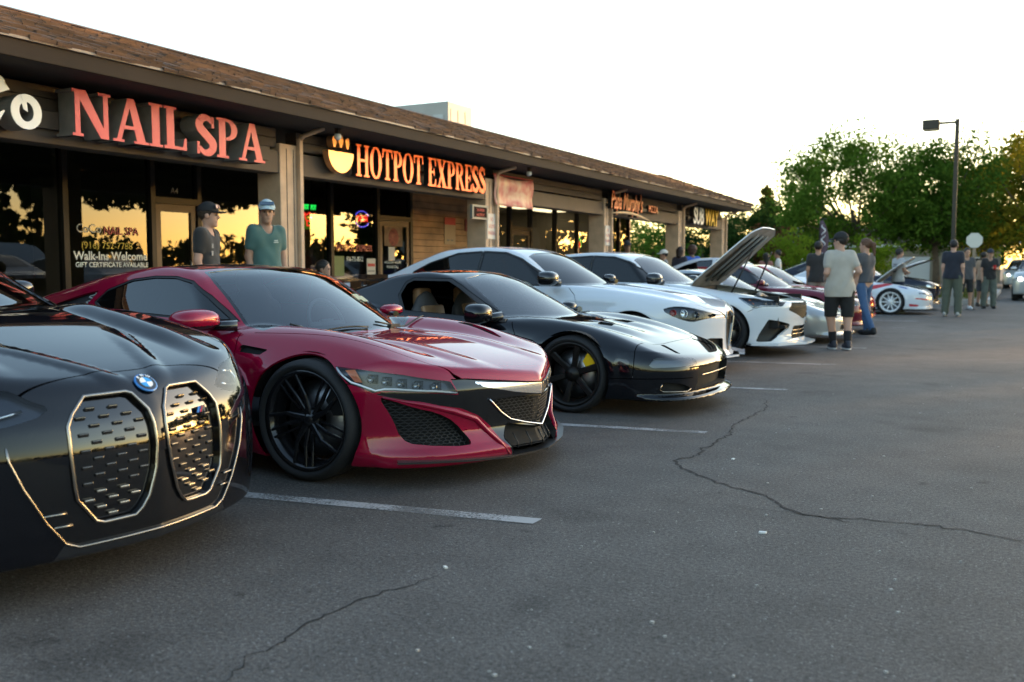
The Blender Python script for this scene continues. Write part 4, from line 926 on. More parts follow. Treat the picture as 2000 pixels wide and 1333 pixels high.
# ------------------------------------------------------------------ car materials and shared parts
def paint(name, color, metal=0., rough=.32, coat=1.):
    return mat(name, color, rough, metal, coat, .0)
M_RUBBER = mat('tyre_rubber', (.012, .012, .013), .75, bump=(60, .2))
M_BLACKGLOSS = mat('gloss_black_trim', (.006, .006, .007), .12, coat=.6)
M_BLACKTRIM = mat('satin_black_trim', (.012, .012, .013), .45)
M_DARK = mat('unlit_dark_plastic', (.006, .006, .006), .8)
M_CHROME = mat('chrome_trim', (.82, .83, .85), .12, 1.)
M_SMOKECHROME = mat('dark_chrome_trim', (.42, .37, .31), .22, 1.)
M_STEEL = mat('brake_steel', (.35, .35, .36), .35, 1.)
M_LENS = glass('clear_lens', (.92, .94, .96), .97, .0, 1.45)
M_LAMPIN = mat('lamp_housing', (.045, .05, .062), .25, .6)
M_LAMPBRIGHT = mat('lamp_reflector', (.75, .78, .82), .15, .9)
M_AMBER = mat('amber_reflector', (.75, .16, .02), .3, coat=.6)
M_GLASS_DARK = glass('tinted_car_glass', (.10, .12, .15), .5, .0, 1.9)
M_GLASS_CLEAR = glass('clear_car_glass', (.80, .84, .85), .98, .0, 2.5)
M_GLASS_LIMO = glass('limousine_glass', (.06, .07, .09), .4, .0, 1.6)
M_SEAT = mat('black_seat_cloth', (.10, .10, .105), .7)
M_TAN = mat('tan_leather', (.36, .21, .11), .5, vary=(9, .15))
M_DASH = mat('dashboard_plastic', (.06, .06, .065), .6)
M_CARBON = mat('carbon_black_panel', (.008, .008, .009), .18, coat=.8)

def surf_x(S, y, z, x0=1.25, x1=-1.5, off=0.):
    """x of the nose skin at (y, z), off metres outside it"""
    y = np.asarray(y, float); z = np.asarray(z, float); n = 260
    xs = np.linspace(x0, x1, n)
    P = np.stack(np.broadcast_arrays(xs[:, None], y[None], z[None]), -1)
    v = S.base(P) - off; i = np.argmax(v < 0, 0); i = np.maximum(i, 1)
    a = np.take_along_axis(v, i[None] - 1, 0)[0]; b = np.take_along_axis(v, i[None], 0)[0]
    t = a / np.where(np.abs(a - b) < 1e-9, 1, a - b)
    return xs[i - 1] + (xs[i] - xs[i - 1]) * np.clip(t, 0, 1)
def surf_y(S, x, z, off=0.):
    """|y| of the flank at (x, z)"""
    x = np.asarray(x, float); z = np.asarray(z, float); ys = np.linspace(1.15, .1, 200)
    P = np.stack(np.broadcast_arrays(x[None], ys[:, None], z[None]), -1)
    v = S.base(P) - off; i = np.maximum(np.argmax(v < 0, 0), 1)
    a = np.take_along_axis(v, i[None] - 1, 0)[0]; b = np.take_along_axis(v, i[None], 0)[0]
    return ys[i - 1] + (ys[i] - ys[i - 1]) * np.clip(a / np.where(np.abs(a - b) < 1e-9, 1, a - b), 0, 1)
def dense(pts, step=.03, closed=False):
    P = [np.asarray(p, float) for p in pts]; out = []
    if closed: P = P + [P[0]]
    for a, b in zip(P[:-1], P[1:]):
        n = max(1, int(np.linalg.norm(b - a) / step)); out += [a + (b - a) * i / n for i in range(n)]
    if not closed: out.append(P[-1])
    return np.array(out)
def nose_tube(S, yz, r, off=0., closed=False, n=6, mirror=False):
    """a rod laid on the nose along (y, z) points"""
    d = dense(yz, .025, closed); x = surf_x(S, d[:, 0], d[:, 1], off=off); m = MB()
    m.tube(np.stack([x, d[:, 0], d[:, 1]], 1), r, n, closed)
    if mirror: m.tube(np.stack([x, -d[:, 0], d[:, 1]], 1), r, n, closed)
    return m
def flank_tube(S, xz, r, off=0., sgn=-1, closed=False, n=6):
    d = dense(xz, .03, closed); y = surf_y(S, d[:, 0], d[:, 1], off)
    return MB().tube(np.stack([d[:, 0], sgn * y, d[:, 1]], 1), r, n, closed)
def honeycomb(S, poly, cell, r, off=-.02, signs=(1, -1), squash=.62):
    """wire honeycomb over the part of the nose inside a (y, z) polygon"""
    P = np.asarray(poly); y0, z0 = P.min(0); y1, z1 = P.max(0); E = []
    h = cell * squash; row = 0; z = z0 - h
    while z < z1 + h:
        y = y0 - cell + (cell / 2 if row % 2 else 0)
        while y < y1 + cell:
            a = (y - cell * .5, z + h * .17); b = (y, z + h * .5); c = (y + cell * .5, z + h * .17); d = (y + cell * .5, z - h * .5)
            E += [(a, b), (b, c), (c, d)]; y += cell
        z += h * .67 * 1.0; row += 1
    A = np.array(E); mid = A.mean(1); k = poly_sd(mid[:, 0], mid[:, 1], poly) < -.002
    if -.02 > y0: k &= mid[:, 0] > -.001 - cell * .5
    A = A[k]; m = MB()
    for s in signs:
        xa = surf_x(S, A[:, 0, 0], A[:, 0, 1], off=off); xb = surf_x(S, A[:, 1, 0], A[:, 1, 1], off=off)
        for i in range(len(A)):
            m.tube([(xa[i], s * A[i, 0, 0], A[i, 0, 1]), (xb[i], s * A[i, 1, 0], A[i, 1, 1])], r, 4, cap=False)
    return m
WHEELS = {}
def wheel_meshes(style, R_, rim, width):
    """tyre, rim, disc, caliper meshes for a wheel whose outer face looks along -y"""
    key = (style, R_, rim, width)
    if key in WHEELS: return WHEELS[key]
    w = width / 2
    t = MB().lathe([(rim - .004, -w * .72), (rim + .012, -w * .86), (rim + (R_ - rim) * .45, -w), (R_ - .022, -w * .93), (R_ - .004, -w * .74), (R_, -w * .35), (R_, w * .35), (R_ - .004, w * .74), (R_ - .02, w * .93), (rim + .01, w * .9), (rim - .004, w * .7)], 56, 'y')
    for k in (-.42, -.14, .14, .42): t.lathe([(R_ + .0008, w * k - .004), (R_ - .006, w * k), (R_ + .0008, w * k + .004)], 40, 'y')
    r = MB().lathe([(rim - .002, w * .7), (rim - .03, w * .6), (rim - .045, 0), (rim - .03, -w * .55), (rim - .016, -w * .72), (rim + .004, -w * .86), (rim - .006, -w * .70), (rim - .028, -w * .50)], 56, 'y')
    def spoke(a, r0, r1, w0, w1, y0, y1, th=.028, twist=0.):
        q = []
        for rr, ww, yy, da in ((r0, w0, y0, 0), ((r0 + r1) / 2, (w0 + w1) / 2 * .92, (y0 + y1) / 2 - .004, twist * .5), (r1, w1, y1, twist)):
            c, s_ = math.cos(a + da), math.sin(a + da)
            for sw, sy in ((-.5, 0), (-.32, -1), (.32, -1), (.5, 0), (.4, 1), (-.4, 1)):
                q.append((rr * c - ww * sw * s_, yy + (sy * th * .35 if sy < 0 else sy * th), rr * s_ + ww * sw * c))
        f = []
        for i in range(2): f += [(i * 6 + j, i * 6 + (j + 1) % 6, i * 6 + 6 + (j + 1) % 6, i * 6 + 6 + j) for j in range(6)]
        r.add(q, f, False)
    yo = -w * .62; hub = .034
    if style == 'twist':
        for k in range(5):
            a = 2 * math.pi * k / 5 + .25
            spoke(a, .025, rim - .016, .040, .018, yo + .010, yo - .012, .016, .34); spoke(a + .50, .030, rim - .016, .032, .016, yo + .016, yo - .010, .016, .16); spoke(a + .93, .08, rim - .016, .014, .014, yo + .022, yo - .008, .012, -.10)
    elif style == 'six':
        for k in range(6): spoke(2 * math.pi * k / 6 + .3, .04, rim - .018, .052, .062, yo + .035, yo + .006, .03)
    elif style == 'ten':
        for k in range(10): spoke(2 * math.pi * k / 10, .04, rim - .012, .030, .026, yo + .03, yo + .002, .022)
    else:
        for k in range(5):
            a = 2 * math.pi * k / 5 + .31
            spoke(a - .10, .04, rim - .016, .036, .026, yo + .02, yo + .002, .024, -.05); spoke(a + .10, .04, rim - .016, .036, .026, yo + .02, yo + .002, .024, .05)
    r.lathe([(.0, yo - .004), (.026, yo - .006), (hub, yo + .006), (.062, yo + .014), (.066, yo + .05)], 24, 'y')
    d = MB().lathe([(.05, .0), (rim * .78, .0), (rim * .78, .022), (.05, .022), (.05, .0)], 40, 'y')
    c = MB(); ca = [(rim * .52, -.35), (rim * .86, -.40), (rim * .90, 0), (rim * .86, .40), (rim * .52, .35)]
    c.prism([(q * math.cos(a + .55), q * math.sin(a + .55)) for q, a in ca], -.028, .05, 'y')
    out = []
    for nm, mb in (('tyre', t), ('rim', r), ('disc', d), ('caliper', c)):
        o = mb.build(nm); me = o.data; bpy.data.objects.remove(o); out.append(me)
    WHEELS[key] = out
    return out
def add_wheel(parent, x, y, style, R_, rim, width, m_rim, m_cal=None):
    t, r, d, c = wheel_meshes(style, R_, rim, width)
    def ob(nm, me, m, par):
        o = bpy.data.objects.new(nm, me); COL.objects.link(o); o.parent = par
        if not me.materials: me.materials.append(None)
        o.material_slots[0].link = 'OBJECT'; o.material_slots[0].material = m
        return o
    w = ob('wheel', t, M_RUBBER, parent); w.location = (x, y, R_)
    if y > 0: w.rotation_euler = (0, 0, math.pi)
    ob('rim', r, m_rim, w); q = ob('brake_disc', d, M_STEEL, w); q.location = (0, .02, 0)
    if m_cal is not None: ob('caliper', c, m_cal, w)
    return w
def split_y(part):
    V, N, T = part; c = V[T][:, :, 1].mean(1); out = []
    for s in (c < 0, c >= 0):
        t = T[s]; u, inv = np.unique(t, return_inverse=True)
        out.append((V[u], N[u], inv.reshape(-1, 3)) if len(t) else None)
    return out
def make_car(S, name, org, yaw, label, body_m, h, regions, looks, wheel, group=None, zoff=0., roof_z=1.5, xmax=1.25, cat='car'):
    """looks: {part: (object name, material, recess, split left and right)}; wheel: dict"""
    root = empty(name, (org[0], org[1], zoff), yaw, label, cat, group)
    ar = S.arches
    reg = []
    for xw, zw, r in ar:
        reg.append(('hole', (lambda V, xw=xw, zw=zw, r=r: np.sqrt((V[:, 0] - xw) ** 2 + (V[:, 2] - zw) ** 2) - r), (lambda c, e: (np.abs(c[:, 1]) > .5)), ('body',)))
    parts = split_body(S.F, (S.xr - .3, -1.12, 0.), (xmax, 1.12, roof_z), h, reg + regions)
    obs = {}
    for pn, part in parts.items():
        if pn in ('hole', 'gap'): continue
        on, m, rec, sp = looks.get(pn, (pn, body_m, 0., False))
        m = body_m if m is None else m
        for q in (split_y(part) if sp else [part]):
            if q is not None: obs.setdefault(pn, []).append(panel(on, q, m, root, rec))
    for xw, zw, r in ar:                      # wheel wells
        for s in (-1, 1):
            m = MB().lathe([(r + .012, s * .94 * .93), (r + .012, s * .50), (.02, s * .49)], 28, 'y', (xw, 0, zw), a0=-.35, a1=math.pi + .35)
            m.build('wheel_well', M_DARK, root)
    w = wheel
    for i, (xw, zw, r) in enumerate(ar):
        for s in (-1, 1):
            if w.get('skip_left') and s > 0: continue
            add_wheel(root, xw, s * (w['face'] - w['width'] / 2), w['style'], w['R'], w['rim'], w['width'], w['m'], w.get('cal'))
    return root, parts, obs
def seat(root, x, y, z, m, head=True, s=1.):
    def F(p):
        d = ellipsoid(p, (-.10, 0, .33 * s), (.09, .23, .36 * s)); d = smin(d, ellipsoid(p, (.16, 0, .0), (.27, .25, .10)), .06)
        for q in (-1, 1): d = smin(d, round_cone(p, (-.05, q * .2, .05), (-.08, q * .18, .5 * s), .06, .045), .03)
        if head: d = smin(d, ellipsoid(p, (-.16, 0, .70 * s), (.055, .13, .10)), .03)
        return d
    V, Q = surface_nets(F, (-.4, -.36, -.15), (.5, .36, .9), .035)
    o = raw('seat', V, Q, m, root, True); o.location = (x, y, z); return o
def steering(root, x, y, z, m=M_DASH):
    o = MB().tube([(0, .18 * math.cos(a), .18 * math.sin(a)) for a in np.linspace(0, 2 * math.pi, 25)[:-1]], .013, 6, True).box((0, 0, -.02), (.03, .12, .10)).box((0, 0, 0), (.02, .34, .03)).build('steering_wheel', m, root)
    o.location = (x, y, z); o.rotation_euler = (0, R(-22), 0); return o
def dash(root, x0, x1, w, z0, z1, m=M_DASH):
    def F(p):
        X, Y, Z = p[..., 0], np.abs(p[..., 1]), p[..., 2]
        return smax(smax(smax(Z - z1 + .25 * np.maximum(0, x0 + .2 - X) , z0 - Z, .03), smax(X - x1 + .35 * Y * Y, x0 - X, .04), .04), Y - w, .04)
    V, Q = surface_nets(F, (x0 - .1, -w - .1, z0 - .1), (x1 + .1, w + .1, z1 + .1), .045)
    return raw('dashboard', V, Q, m, root, True)
def cabin_floor(root, x0, x1, w, z): return MB().bx(x0, x1, -w, w, z - .03, z).build('cabin_floor', M_SEAT, root)
def mirror(root, c, r, m_cap, m_low, stalk_to, sgn, tilt=.0):
    """door mirror: cap, dark lower shell and stalk"""
    if sgn > 0: r = tuple(q * .7 for q in r); c = (c[0] - .07, c[1], c[2] - .02)
    def F(p):
        q = (p - np.array([0, 0, 0.])) / np.array(r); d = (np.abs(q[..., 0]) ** 2.6 + np.abs(q[..., 1]) ** 2.6 + np.abs(q[..., 2]) ** 2.4) ** (1 / 2.5) - 1
        return smax(d * min(r), -p[..., 0] - r[0] * .55, .01)
    V, Q = surface_nets(F, [-x * 1.2 for x in r], [x * 1.2 for x in r], .014)
    T = quads_to_tris(V, Q); lo = V[T][:, :, 2].mean(1) < -r[2] * .45
    o = None
    for nm, k, m in (('mirror', ~lo, m_cap), ('mirror_base', lo, m_low)):
        t = T[k]; u, inv = np.unique(t, return_inverse=True)
        q = raw(nm, V[u], inv.reshape(-1, 3), m, root if o is None else o, True)
        if o is None: q.location = (c[0], sgn * c[1], c[2]); o = q
    st = MB().tube([(0, -sgn * r[1] * .6, -r[2] * .6), ((stalk_to[0] - c[0]), sgn * (stalk_to[1] - c[1]), stalk_to[2] - c[2])], [r[2] * .42, r[2] * .5], 8)
    st.build('mirror_stalk', m_low, o); return o
# ------------------------------------------------------------------ crimson sports car
def top_in(x0, x1): return lambda c, e: (e[:, 2] > .05) & (c[:, 0] > x0) & (c[:, 0] < x1)
def glasshouse(ws, ws_in, side, side_in, belt, rear=None):
    """regions for windscreen, side glass and rear glass, each with its dark border"""
    up = lambda c, e: (e[:, 2] > .12) & (c[:, 2] > belt - .12)
    sd = lambda c, e: (np.abs(e[:, 1]) > .3) & (c[:, 2] > belt - .25)
    g1, g2 = gxy(ws), [gxz(p) for p in side]
    out = [('screen_border', g1, up, ('body',)), ('windshield', (lambda V: g1(V) + ws_in), up, ('screen_border',))]
    for g in g2:
        out += [('window_border', g, sd, ('body',)), ('side_window', (lambda V, g=g: g(V) + side_in), sd, ('window_border',))]
    if rear is not None:
        g3 = gxy(rear); out += [('rear_window', g3, up, ('body',))]
    return out
RED_HL = [(.203, .648), (.346, .637), (.557, .607), (.735, .563), (.776, .487), (.692, .507), (.525, .522), (.476, .524), (.433, .512), (.355, .545), (.311, .556)]
RED_MASK = [(-.05, .51), (.086, .515), (.30, .540), (.519, .566), (.60, .568), (.575, .487), (.692, .505), (.836, .520), (.868, .518), (.89, .508), (.846, .488), (.736, .452), (.56, .412), (.459, .366), (.378, .298), (.332, .218), (.288, .155), (.28, .10), (-.05, .10)]
RED_CHROME = [(-.05, .506), (.111, .513), (.373, .538), (.505, .556), (.42, .518), (.20, .470), (.03, .446), (-.05, .443)]
RED_GRILLE = [(-.05, .432), (.20, .446), (.385, .441), (.309, .370), (.24, .324), (.123, .292), (-.05, .262)]
RED_INTAKE = smooth_poly([(.878, .495), (.835, .368), (.812, .262), (.775, .232), (.53, .205), (.51, .235), (.59, .343), (.683, .401), (.775, .432), (.85, .478)], 1)
RED_VENT = smooth_poly([(.02, .60), (.10, .655), (.28, .628), (.46, .53), (.33, .545), (.16, .59)], 1)
RED_WS = [(-.215, -.05), (-.24, .3), (-.325, .55), (-.43, .775), (-.757, .668), (-.972, .612), (-1.12, .55), (-1.10, .3), (-1.03, -.05)]
RED_DLO = [(-1.80, 1.035), (-1.61, 1.102), (-1.422, 1.122), (-1.229, 1.121), (-1.075, 1.093), (-.898, 1.005), (-.779, .929), (-.66, .850), (-1.0, .866), (-1.75, .90), (-1.87, .95)]
def build_red():
    S = SH_RED
    P = paint('crimson_paint', (.25, .003, .026), .25, .35)
    fr = lambda c, e: (e[:, 0] > -.2) & (c[:, 0] > .2) & (c[:, 2] < .66)
    reg = glasshouse(RED_WS, .022, [RED_DLO], .014, .85, [(-2.12, -.05), (-2.05, .45), (-2.9, .42), (-2.95, -.05)])
    reg += [('quarter_panel', gxz([(-1.88, 1.025), (-2.02, 1.0), (-2.30, .925), (-2.2, .905), (-1.93, .925)]), lambda c, e: (np.abs(e[:, 1]) > .3) & (c[:, 2] > .85), ('body',)),
            ('roof', gxy([(-1.05, -.05), (-1.12, .3), (-1.15, .53), (-1.3, .565), (-1.7, .57), (-2.0, .5), (-2.1, -.05)]), top_in(-2.2, -1.0), ('body',)),
            ('headlight', gxz(RED_HL), lambda c, e: (c[:, 0] > .1) & (np.abs(c[:, 1]) > .4), ('body',)),
            ('mask', gyz(RED_MASK), fr, ('body',)),
            ('chrome', gyz(RED_CHROME), fr, ('mask', 'body')),
            ('grille', gyz(RED_GRILLE), fr, ('mask',)),
            ('intake', gyz(RED_INTAKE), fr, ('body', 'mask')),
            ('lower_grille', gyz([(-.05, .248), (.12, .272), (.26, .300), (.305, .225), (.272, .15), (.26, .10), (-.05, .10)]), fr, ('mask',)),
            ('vent', gxy(RED_VENT), top_in(-.1, .6), ('body',)),
            ('gill', gxz([(-.50, .735), (-.29, .713), (-.335, .683), (-.50, .695)]), lambda c, e: np.abs(e[:, 1]) > .3, ('body',)),
            ('gap', lxy([(-.47, .80), (-.28, .775), (.04, .735), (.271, .712), (.473, .683), (.64, .655), (.74, .583), (.79, .519)]), top_in(-.6, .85), ('body',)),
            ('gap', lyz([(0, .513), (.086, .518), (.30, .543), (.519, .569), (.60, .571)]), fr, ('body', 'mask')),
            ('gap', lxz([(-.56, .80), (-.525, .71), (-.515, .6), (-.47, .22)]), side_y, ('body',)),
            ('gap', lxz([(-1.78, .90), (-1.80, .6), (-1.72, .22)]), side_y, ('body',)),
            ('gap', lxz([(.311, .556), (.235, .562)]), side_y, ('body',)),
            ]
    looks = {'windshield': ('windshield', M_GLASS_CLEAR, .003, False), 'screen_border': ('windshield_border', M_BLACKGLOSS, 0, False), 'side_window': ('side_window', M_GLASS_DARK, .006, True),
             'window_border': ('window_border', M_BLACKTRIM, .004, True), 'rear_window': ('rear_window', M_GLASS_DARK, .004, False), 'quarter_panel': ('quarter_vent', M_BLACKTRIM, .02, True),
             'roof': ('roof_panel', M_CARBON, .004, False), 'headlight': ('headlight', M_LAMPIN, .035, True), 'mask': ('nose_mask', M_BLACKGLOSS, .004, False), 'chrome': ('chrome_beak', mat('satin_chrome_beak', (.88, .89, .92), .22, 1.), .0, False),
             'grille': ('grille', M_DARK, .05, False), 'intake': ('air_intake', M_DARK, .06, True), 'lower_grille': ('lower_grille', M_DARK, .05, False), 'vent': ('bonnet_vent', M_DARK, .035, True), 'gill': ('fender_gill', M_DARK, .03, True)}
    root, parts, obs = make_car(S, 'sports_car', (-3.412, 4.917), 0., 'crimson two-door sports car with black wheels and silver-edged honeycomb grille', P, .019, reg, looks,
        dict(face=.952, width=.25, style='twist', R=.338, rim=.274, m=mat('black_alloy', (.012, .012, .014), .22, .3, coat=.5), cal=M_BLACKTRIM))
    for h_, part in zip(obs['headlight'], split_y(parts['headlight'])):
        panel('lens', part, M_LENS, h_, .0008, 0.)
        s = -1 if part[0][:, 1].mean() < 0 else 1
        flank_tube(S, [(.213, .640), (.318, .566), (.36, .553), (.44, .524), (.482, .533), (.53, .532), (.69, .515), (.765, .497)], .0058, -.010, s).build('light_strip', mat('drl_white', (.85, .88, .92), .3), h_)
        d = np.array([(.27, .628), (.325, .632), (.372, .566), (.335, .568)]); y = surf_y(S, d[:, 0], d[:, 1], -.014)
        MB().add(np.stack([d[:, 0], s * y, d[:, 1]], 1), [(0, 1, 2, 3)]).build('amber_marker', M_AMBER, h_)
        for i in range(5):
            x = .41 + i * .067; z = .583 - i * .012; yy = float(surf_y(S, [x], [z], -.02)[0])
            MB().lathe([(0, .004), (.017, .0), (.021, -.008), (.021, -.016)], 14, 'y', (x, s * (yy - .006), z)).box((x, s * (yy - .02), z + .0), (.052, .012, .048)).build('lamp_unit', mat('lamp_projector', (.25, .27, .30), .12, .9), h_)
    honeycomb(S, RED_GRILLE, .036, .0022, -.012, squash=.7).build('grille_mesh', mat('grille_wire', (.05, .05, .052), .3, .8), obs['grille'][0])
    for q, s in zip(obs['intake'], (-1, 1)):
        honeycomb(S, RED_INTAKE, .030, .0028, -.03, (s,), .75).build('intake_mesh', M_BLACKTRIM, q)
    nose_tube(S, [(.392, .447), (.309, .366), (.24, .320), (.123, .288), (0, .262), (-.123, .288), (-.24, .320), (-.309, .366), (-.392, .447)], .006, .003).build('grille_frame', mat('silver_edge', (.62, .62, .64), .25, 1.), root)
    for s in (-1, 1):                       # body-coloured blades beside the lower grille
        MB().tube([(float(surf_x(S, [s * y], [z], off=.0)[0]) + .0, s * y, z) for y, z in ((.865, .488), (.74, .447), (.60, .40), (.47, .345), (.40, .27), (.345, .20), (.30, .135))], [.006, .014, .017, .016, .014, .012, .008], 8).build('bumper_blade', P, root)
    for i in range(5): nose_tube(S, [(-.2 + i * .1, .15), (-.2 + i * .1, .235)], .005, -.03).build('grille_slat', M_BLACKTRIM, obs['lower_grille'][0])
    # splitter blade
    d = dense([(.58, .875), (.69, .78), (.82, .595), (.925, .35), (1.0, .0)], .05); Y = np.concatenate([-d[:, 1], d[::-1][1:, 1]]); X = np.concatenate([d[:, 0], d[::-1][1:, 0]])
    zz = .15 - .028 * sstep(.9, .2, np.abs(Y)); m = MB()
    n = len(X); V = []
    for x, y, z in zip(X, Y, zz):
        q = np.array([x - .15, y * .98]); l = np.linalg.norm(q); o = q / l
        V += [(x + o[0] * .03, y + o[1] * .02, z - .004), (x + o[0] * .03, y + o[1] * .02, z + .006), (x - .12, y * .86, z + .012), (x - .12, y * .86, z - .01)]
    m.add(V, [(4 * i + j, 4 * i + (j + 1) % 4, 4 * i + 4 + (j + 1) % 4, 4 * i + 4 + j) for i in range(n - 1) for j in range(4)])
    m.build('splitter', mat('splitter_black', (.02, .02, .021), .3), root)
    for s in (-1, 1): mirror(root, (-.725, 1.01, .872), (.10, .155, .064), P, M_BLACKGLOSS, (-.60, .80, .835), s)
    for x0, x1, y0, y1 in ((-.36, -.24, -.62, -.02), (-.29, -.25, .12, .62)):
        pts = []
        for t in np.linspace(0, 1, 9):
            x = x0 + (x1 - x0) * t; y = y0 + (y1 - y0) * t
            zs = np.linspace(1.2, .6, 200); v = S.base(np.stack([np.full(200, x), np.full(200, y), zs], 1)); pts.append((x, y, zs[np.argmax(v < 0)] + .012))
        MB().tube(pts, [.006] * 9, 6).box(pts[3], (.03, .10, .02)).build('wiper', M_BLACKTRIM, root)
    cabin_floor(root, -2.0, .1, .7, .26); dash(root, -.75, -.30, .72, .4, .80)
    for y in (-.36, .36): seat(root, -1.45, y, .38, mat('lightened_seat_leather', (.30, .30, .31), .5))  # black seats coloured paler, standing in for light inside the cabin
    steering(root, -.88, .36, .78, mat('steering_lightened', (.35, .35, .36), .4))  # wheel colour lightened too, in place of cabin light
    MB().tube([(-1.75, .5, .9), (-1.7, .45, 1.08), (-1.7, -.45, 1.08), (-1.75, -.5, .9)], .03, 8).build('roll_hoop', M_SEAT, root)
    for y_, z_, c_ in ((.30, 1.0, (.45, .45, .30)), (.36, .985, (.42, .44, .28))):
        o = MB().bx(-.001, .001, -.028, .028, -.035, .035).build('window_sticker', mat('sticker_pale', c_, .6), root); o.location = (-.66, y_ + .12, z_ - .03); o.rotation_euler = (0, R(-58), 0)
    sq = [(-1.93 + .035 * math.sin(t * 9), .955 + .05 * t) for t in np.linspace(-.7, 1, 14)]; yq = surf_y(S, [p[0] for p in sq], [p[1] for p in sq], -.012)
    MB().tube([(p[0], -q, p[1]) for p, q in zip(sq, yq)], .006, 6).build('vent_emblem', mat('emblem_grey', (.30, .30, .28), .6), root)
    return root

# ------------------------------------------------------------------ black coupe with two tall grilles
KID = [(.026, .52), (.026, .60), (.036, .655), (.078, .716), (.10, .724), (.255, .722), (.312, .668), (.338, .628), (.343, .53), (.336, .42), (.328, .375), (.264, .289), (.234, .279), (.118, .281), (.09, .305), (.064, .345), (.036, .44)]
SED_HL = [(.37, .695), (.42, .668), (.50, .65), (.58, .64), (.68, .665), (.76, .72), (.74, .765), (.60, .779), (.475, .760), (.42, .72)]
def build_sedan():
    S = SH_SEDAN; P = paint('black_sapphire_paint', (.004, .0045, .007), .0, .25)
    fr = lambda c, e: (e[:, 0] > -.2) & (c[:, 0] > .2)
    WS = [(-.30, -.05), (-.33, .4), (-.43, .68), (-.62, .76), (-1.1, .66), (-1.42, .60), (-1.37, -.05)]
    reg = glasshouse(WS, .02, [[(-.75, 1.0), (-1.15, 1.22), (-1.5, 1.325), (-2.0, 1.35), (-2.15, 1.34), (-2.15, 1.02)], [(-2.2, 1.34), (-2.6, 1.29), (-3.05, 1.14), (-3.1, 1.06), (-2.2, 1.02)]], .015, 1.0, [(-2.35, -.05), (-2.5, .58), (-3.25, .52), (-3.3, -.05)])
    lipg = [(-.05, .213), (.315, .210), (.361, .229), (.40, .16), (.36, .10), (-.05, .10)]
    reg += [('kidney', gyz(KID), fr, ('body',)), ('headlight', gyz(SED_HL), lambda c, e: (c[:, 0] > .3) & (e[:, 0] > -.5), ('body',)),
            ('lip', gyz(lipg), fr, ('body',)),
            ('surround', gyz([(-.05, .205), (.315, .21), (.361, .23), (.425, .315), (.49, .44), (.525, .535), (.50, .55), (.36, .50), (-.05, .50)]), fr, ('body',)),
            ('gap', lxy([(.70, -.05), (.695, .2), (.704, .31), (.71, .46), (.66, .58), (.5, .70), (.2, .765), (-.35, .80)]), top_in(-.5, .8), ('body',)),
            ('gap', lxz([(-.62, .98), (-.56, .7), (-.50, .25)]), side_y, ('body',)), ('gap', lxz([(-1.75, 1.0), (-1.74, .6), (-1.7, .25)]), side_y, ('body',)),
            ]
    looks = {'windshield': ('windshield', M_GLASS_CLEAR, .003, False), 'screen_border': ('windshield_border', M_BLACKGLOSS, 0, False), 'side_window': ('side_window', M_GLASS_DARK, .006, True),
             'window_border': ('window_border', M_BLACKTRIM, .003, True), 'rear_window': ('rear_window', M_GLASS_DARK, .004, False), 'kidney': ('grille', mat('grille_piano_black', (.004, .004, .005), .06, coat=1.), .016, True),
             'headlight': ('headlight', M_LAMPIN, .03, True), 'lip': ('front_lip', mat('lip_satin_black', (.02, .022, .027), .28, .2, coat=.4), .0, False), 'surround': ('bumper_trim', M_BLACKGLOSS, .006, False)}
    root, parts, obs = make_car(S, 'coupe_car', (-3.65, 2.45), 0., 'glossy black coupe with two tall outlined grilles and a round blue badge', P, .02, reg, looks,
        dict(face=.915, width=.24, style='five', R=.33, rim=.245, m=mat('black_alloy', (.012, .012, .014), .22, .3, coat=.5), cal=M_BLACKTRIM), roof_z=1.5)
    for h_, part in zip(obs['headlight'], split_y(parts['headlight'])):
        s = -1 if part[0][:, 1].mean() < 0 else 1
        panel('lens', part, M_LENS, h_, .0008, 0.)
        nose_tube(S, [(s * y, z) for y, z in ((.45, .69), (.52, .675), (.57, .672), (.60, .70), (.57, .73), (.50, .735))], .006, -.015).build('light_strip', M_LAMPBRIGHT, h_)
    fo = MB().box((0, 0, 0), (.012, .036, .010)).build('grille_fin', M_SMOKECHROME, None, .0025); fin = fo.data; bpy.data.objects.remove(fo)
    fin2o = MB().box((0, 0, 0), (.008, .036, .014)).build('grille_fin', mat('fin_dark', (.10, .095, .09), .2, .9), None, .003); fin2 = fin2o.data; bpy.data.objects.remove(fin2o)
    for q, part in zip(obs['kidney'], split_y(parts['kidney'])):
        s = -1 if part[0][:, 1].mean() < 0 else 1
        nose_tube(S, [(s * y, z) for y, z in KID], .0065, .003, True, 8).build('grille_frame', mat('warm_chrome_frame', (.36, .32, .28), .22, 1.), q)
        row = 0; z = .705
        while z > .285:
            ys = np.arange(.03 + (.042 if row % 2 else 0), .36, .084)
            ok = poly_sd(ys, np.full(len(ys), z), KID) < -.022
            for y in ys[ok]:
                x = float(surf_x(S, [s * y], [z])[0]); x2 = float(surf_x(S, [s * (y + .02)], [z])[0])
                o = link('grille_fin', fin if z < .41 else fin2, q); o.location = (x - (.008 if z < .41 else .013), s * y, z)
                o.rotation_euler = (0, R(6 if z < .6 else 14), -s * math.atan2(x - x2, .02) * -1)
            z -= .0285; row += 1
    # lower bumper line
    ln = [(.529, .581), (.527, .535), (.492, .438), (.425, .311), (.361, .226), (.315, .206), (.15, .206), (0, .207)]
    nose_tube(S, [(-y, z) for y, z in ln] + [(y, z) for y, z in ln[::-1][1:]], .0045, .003).build('bumper_line', mat('warm_chrome_frame'), root)
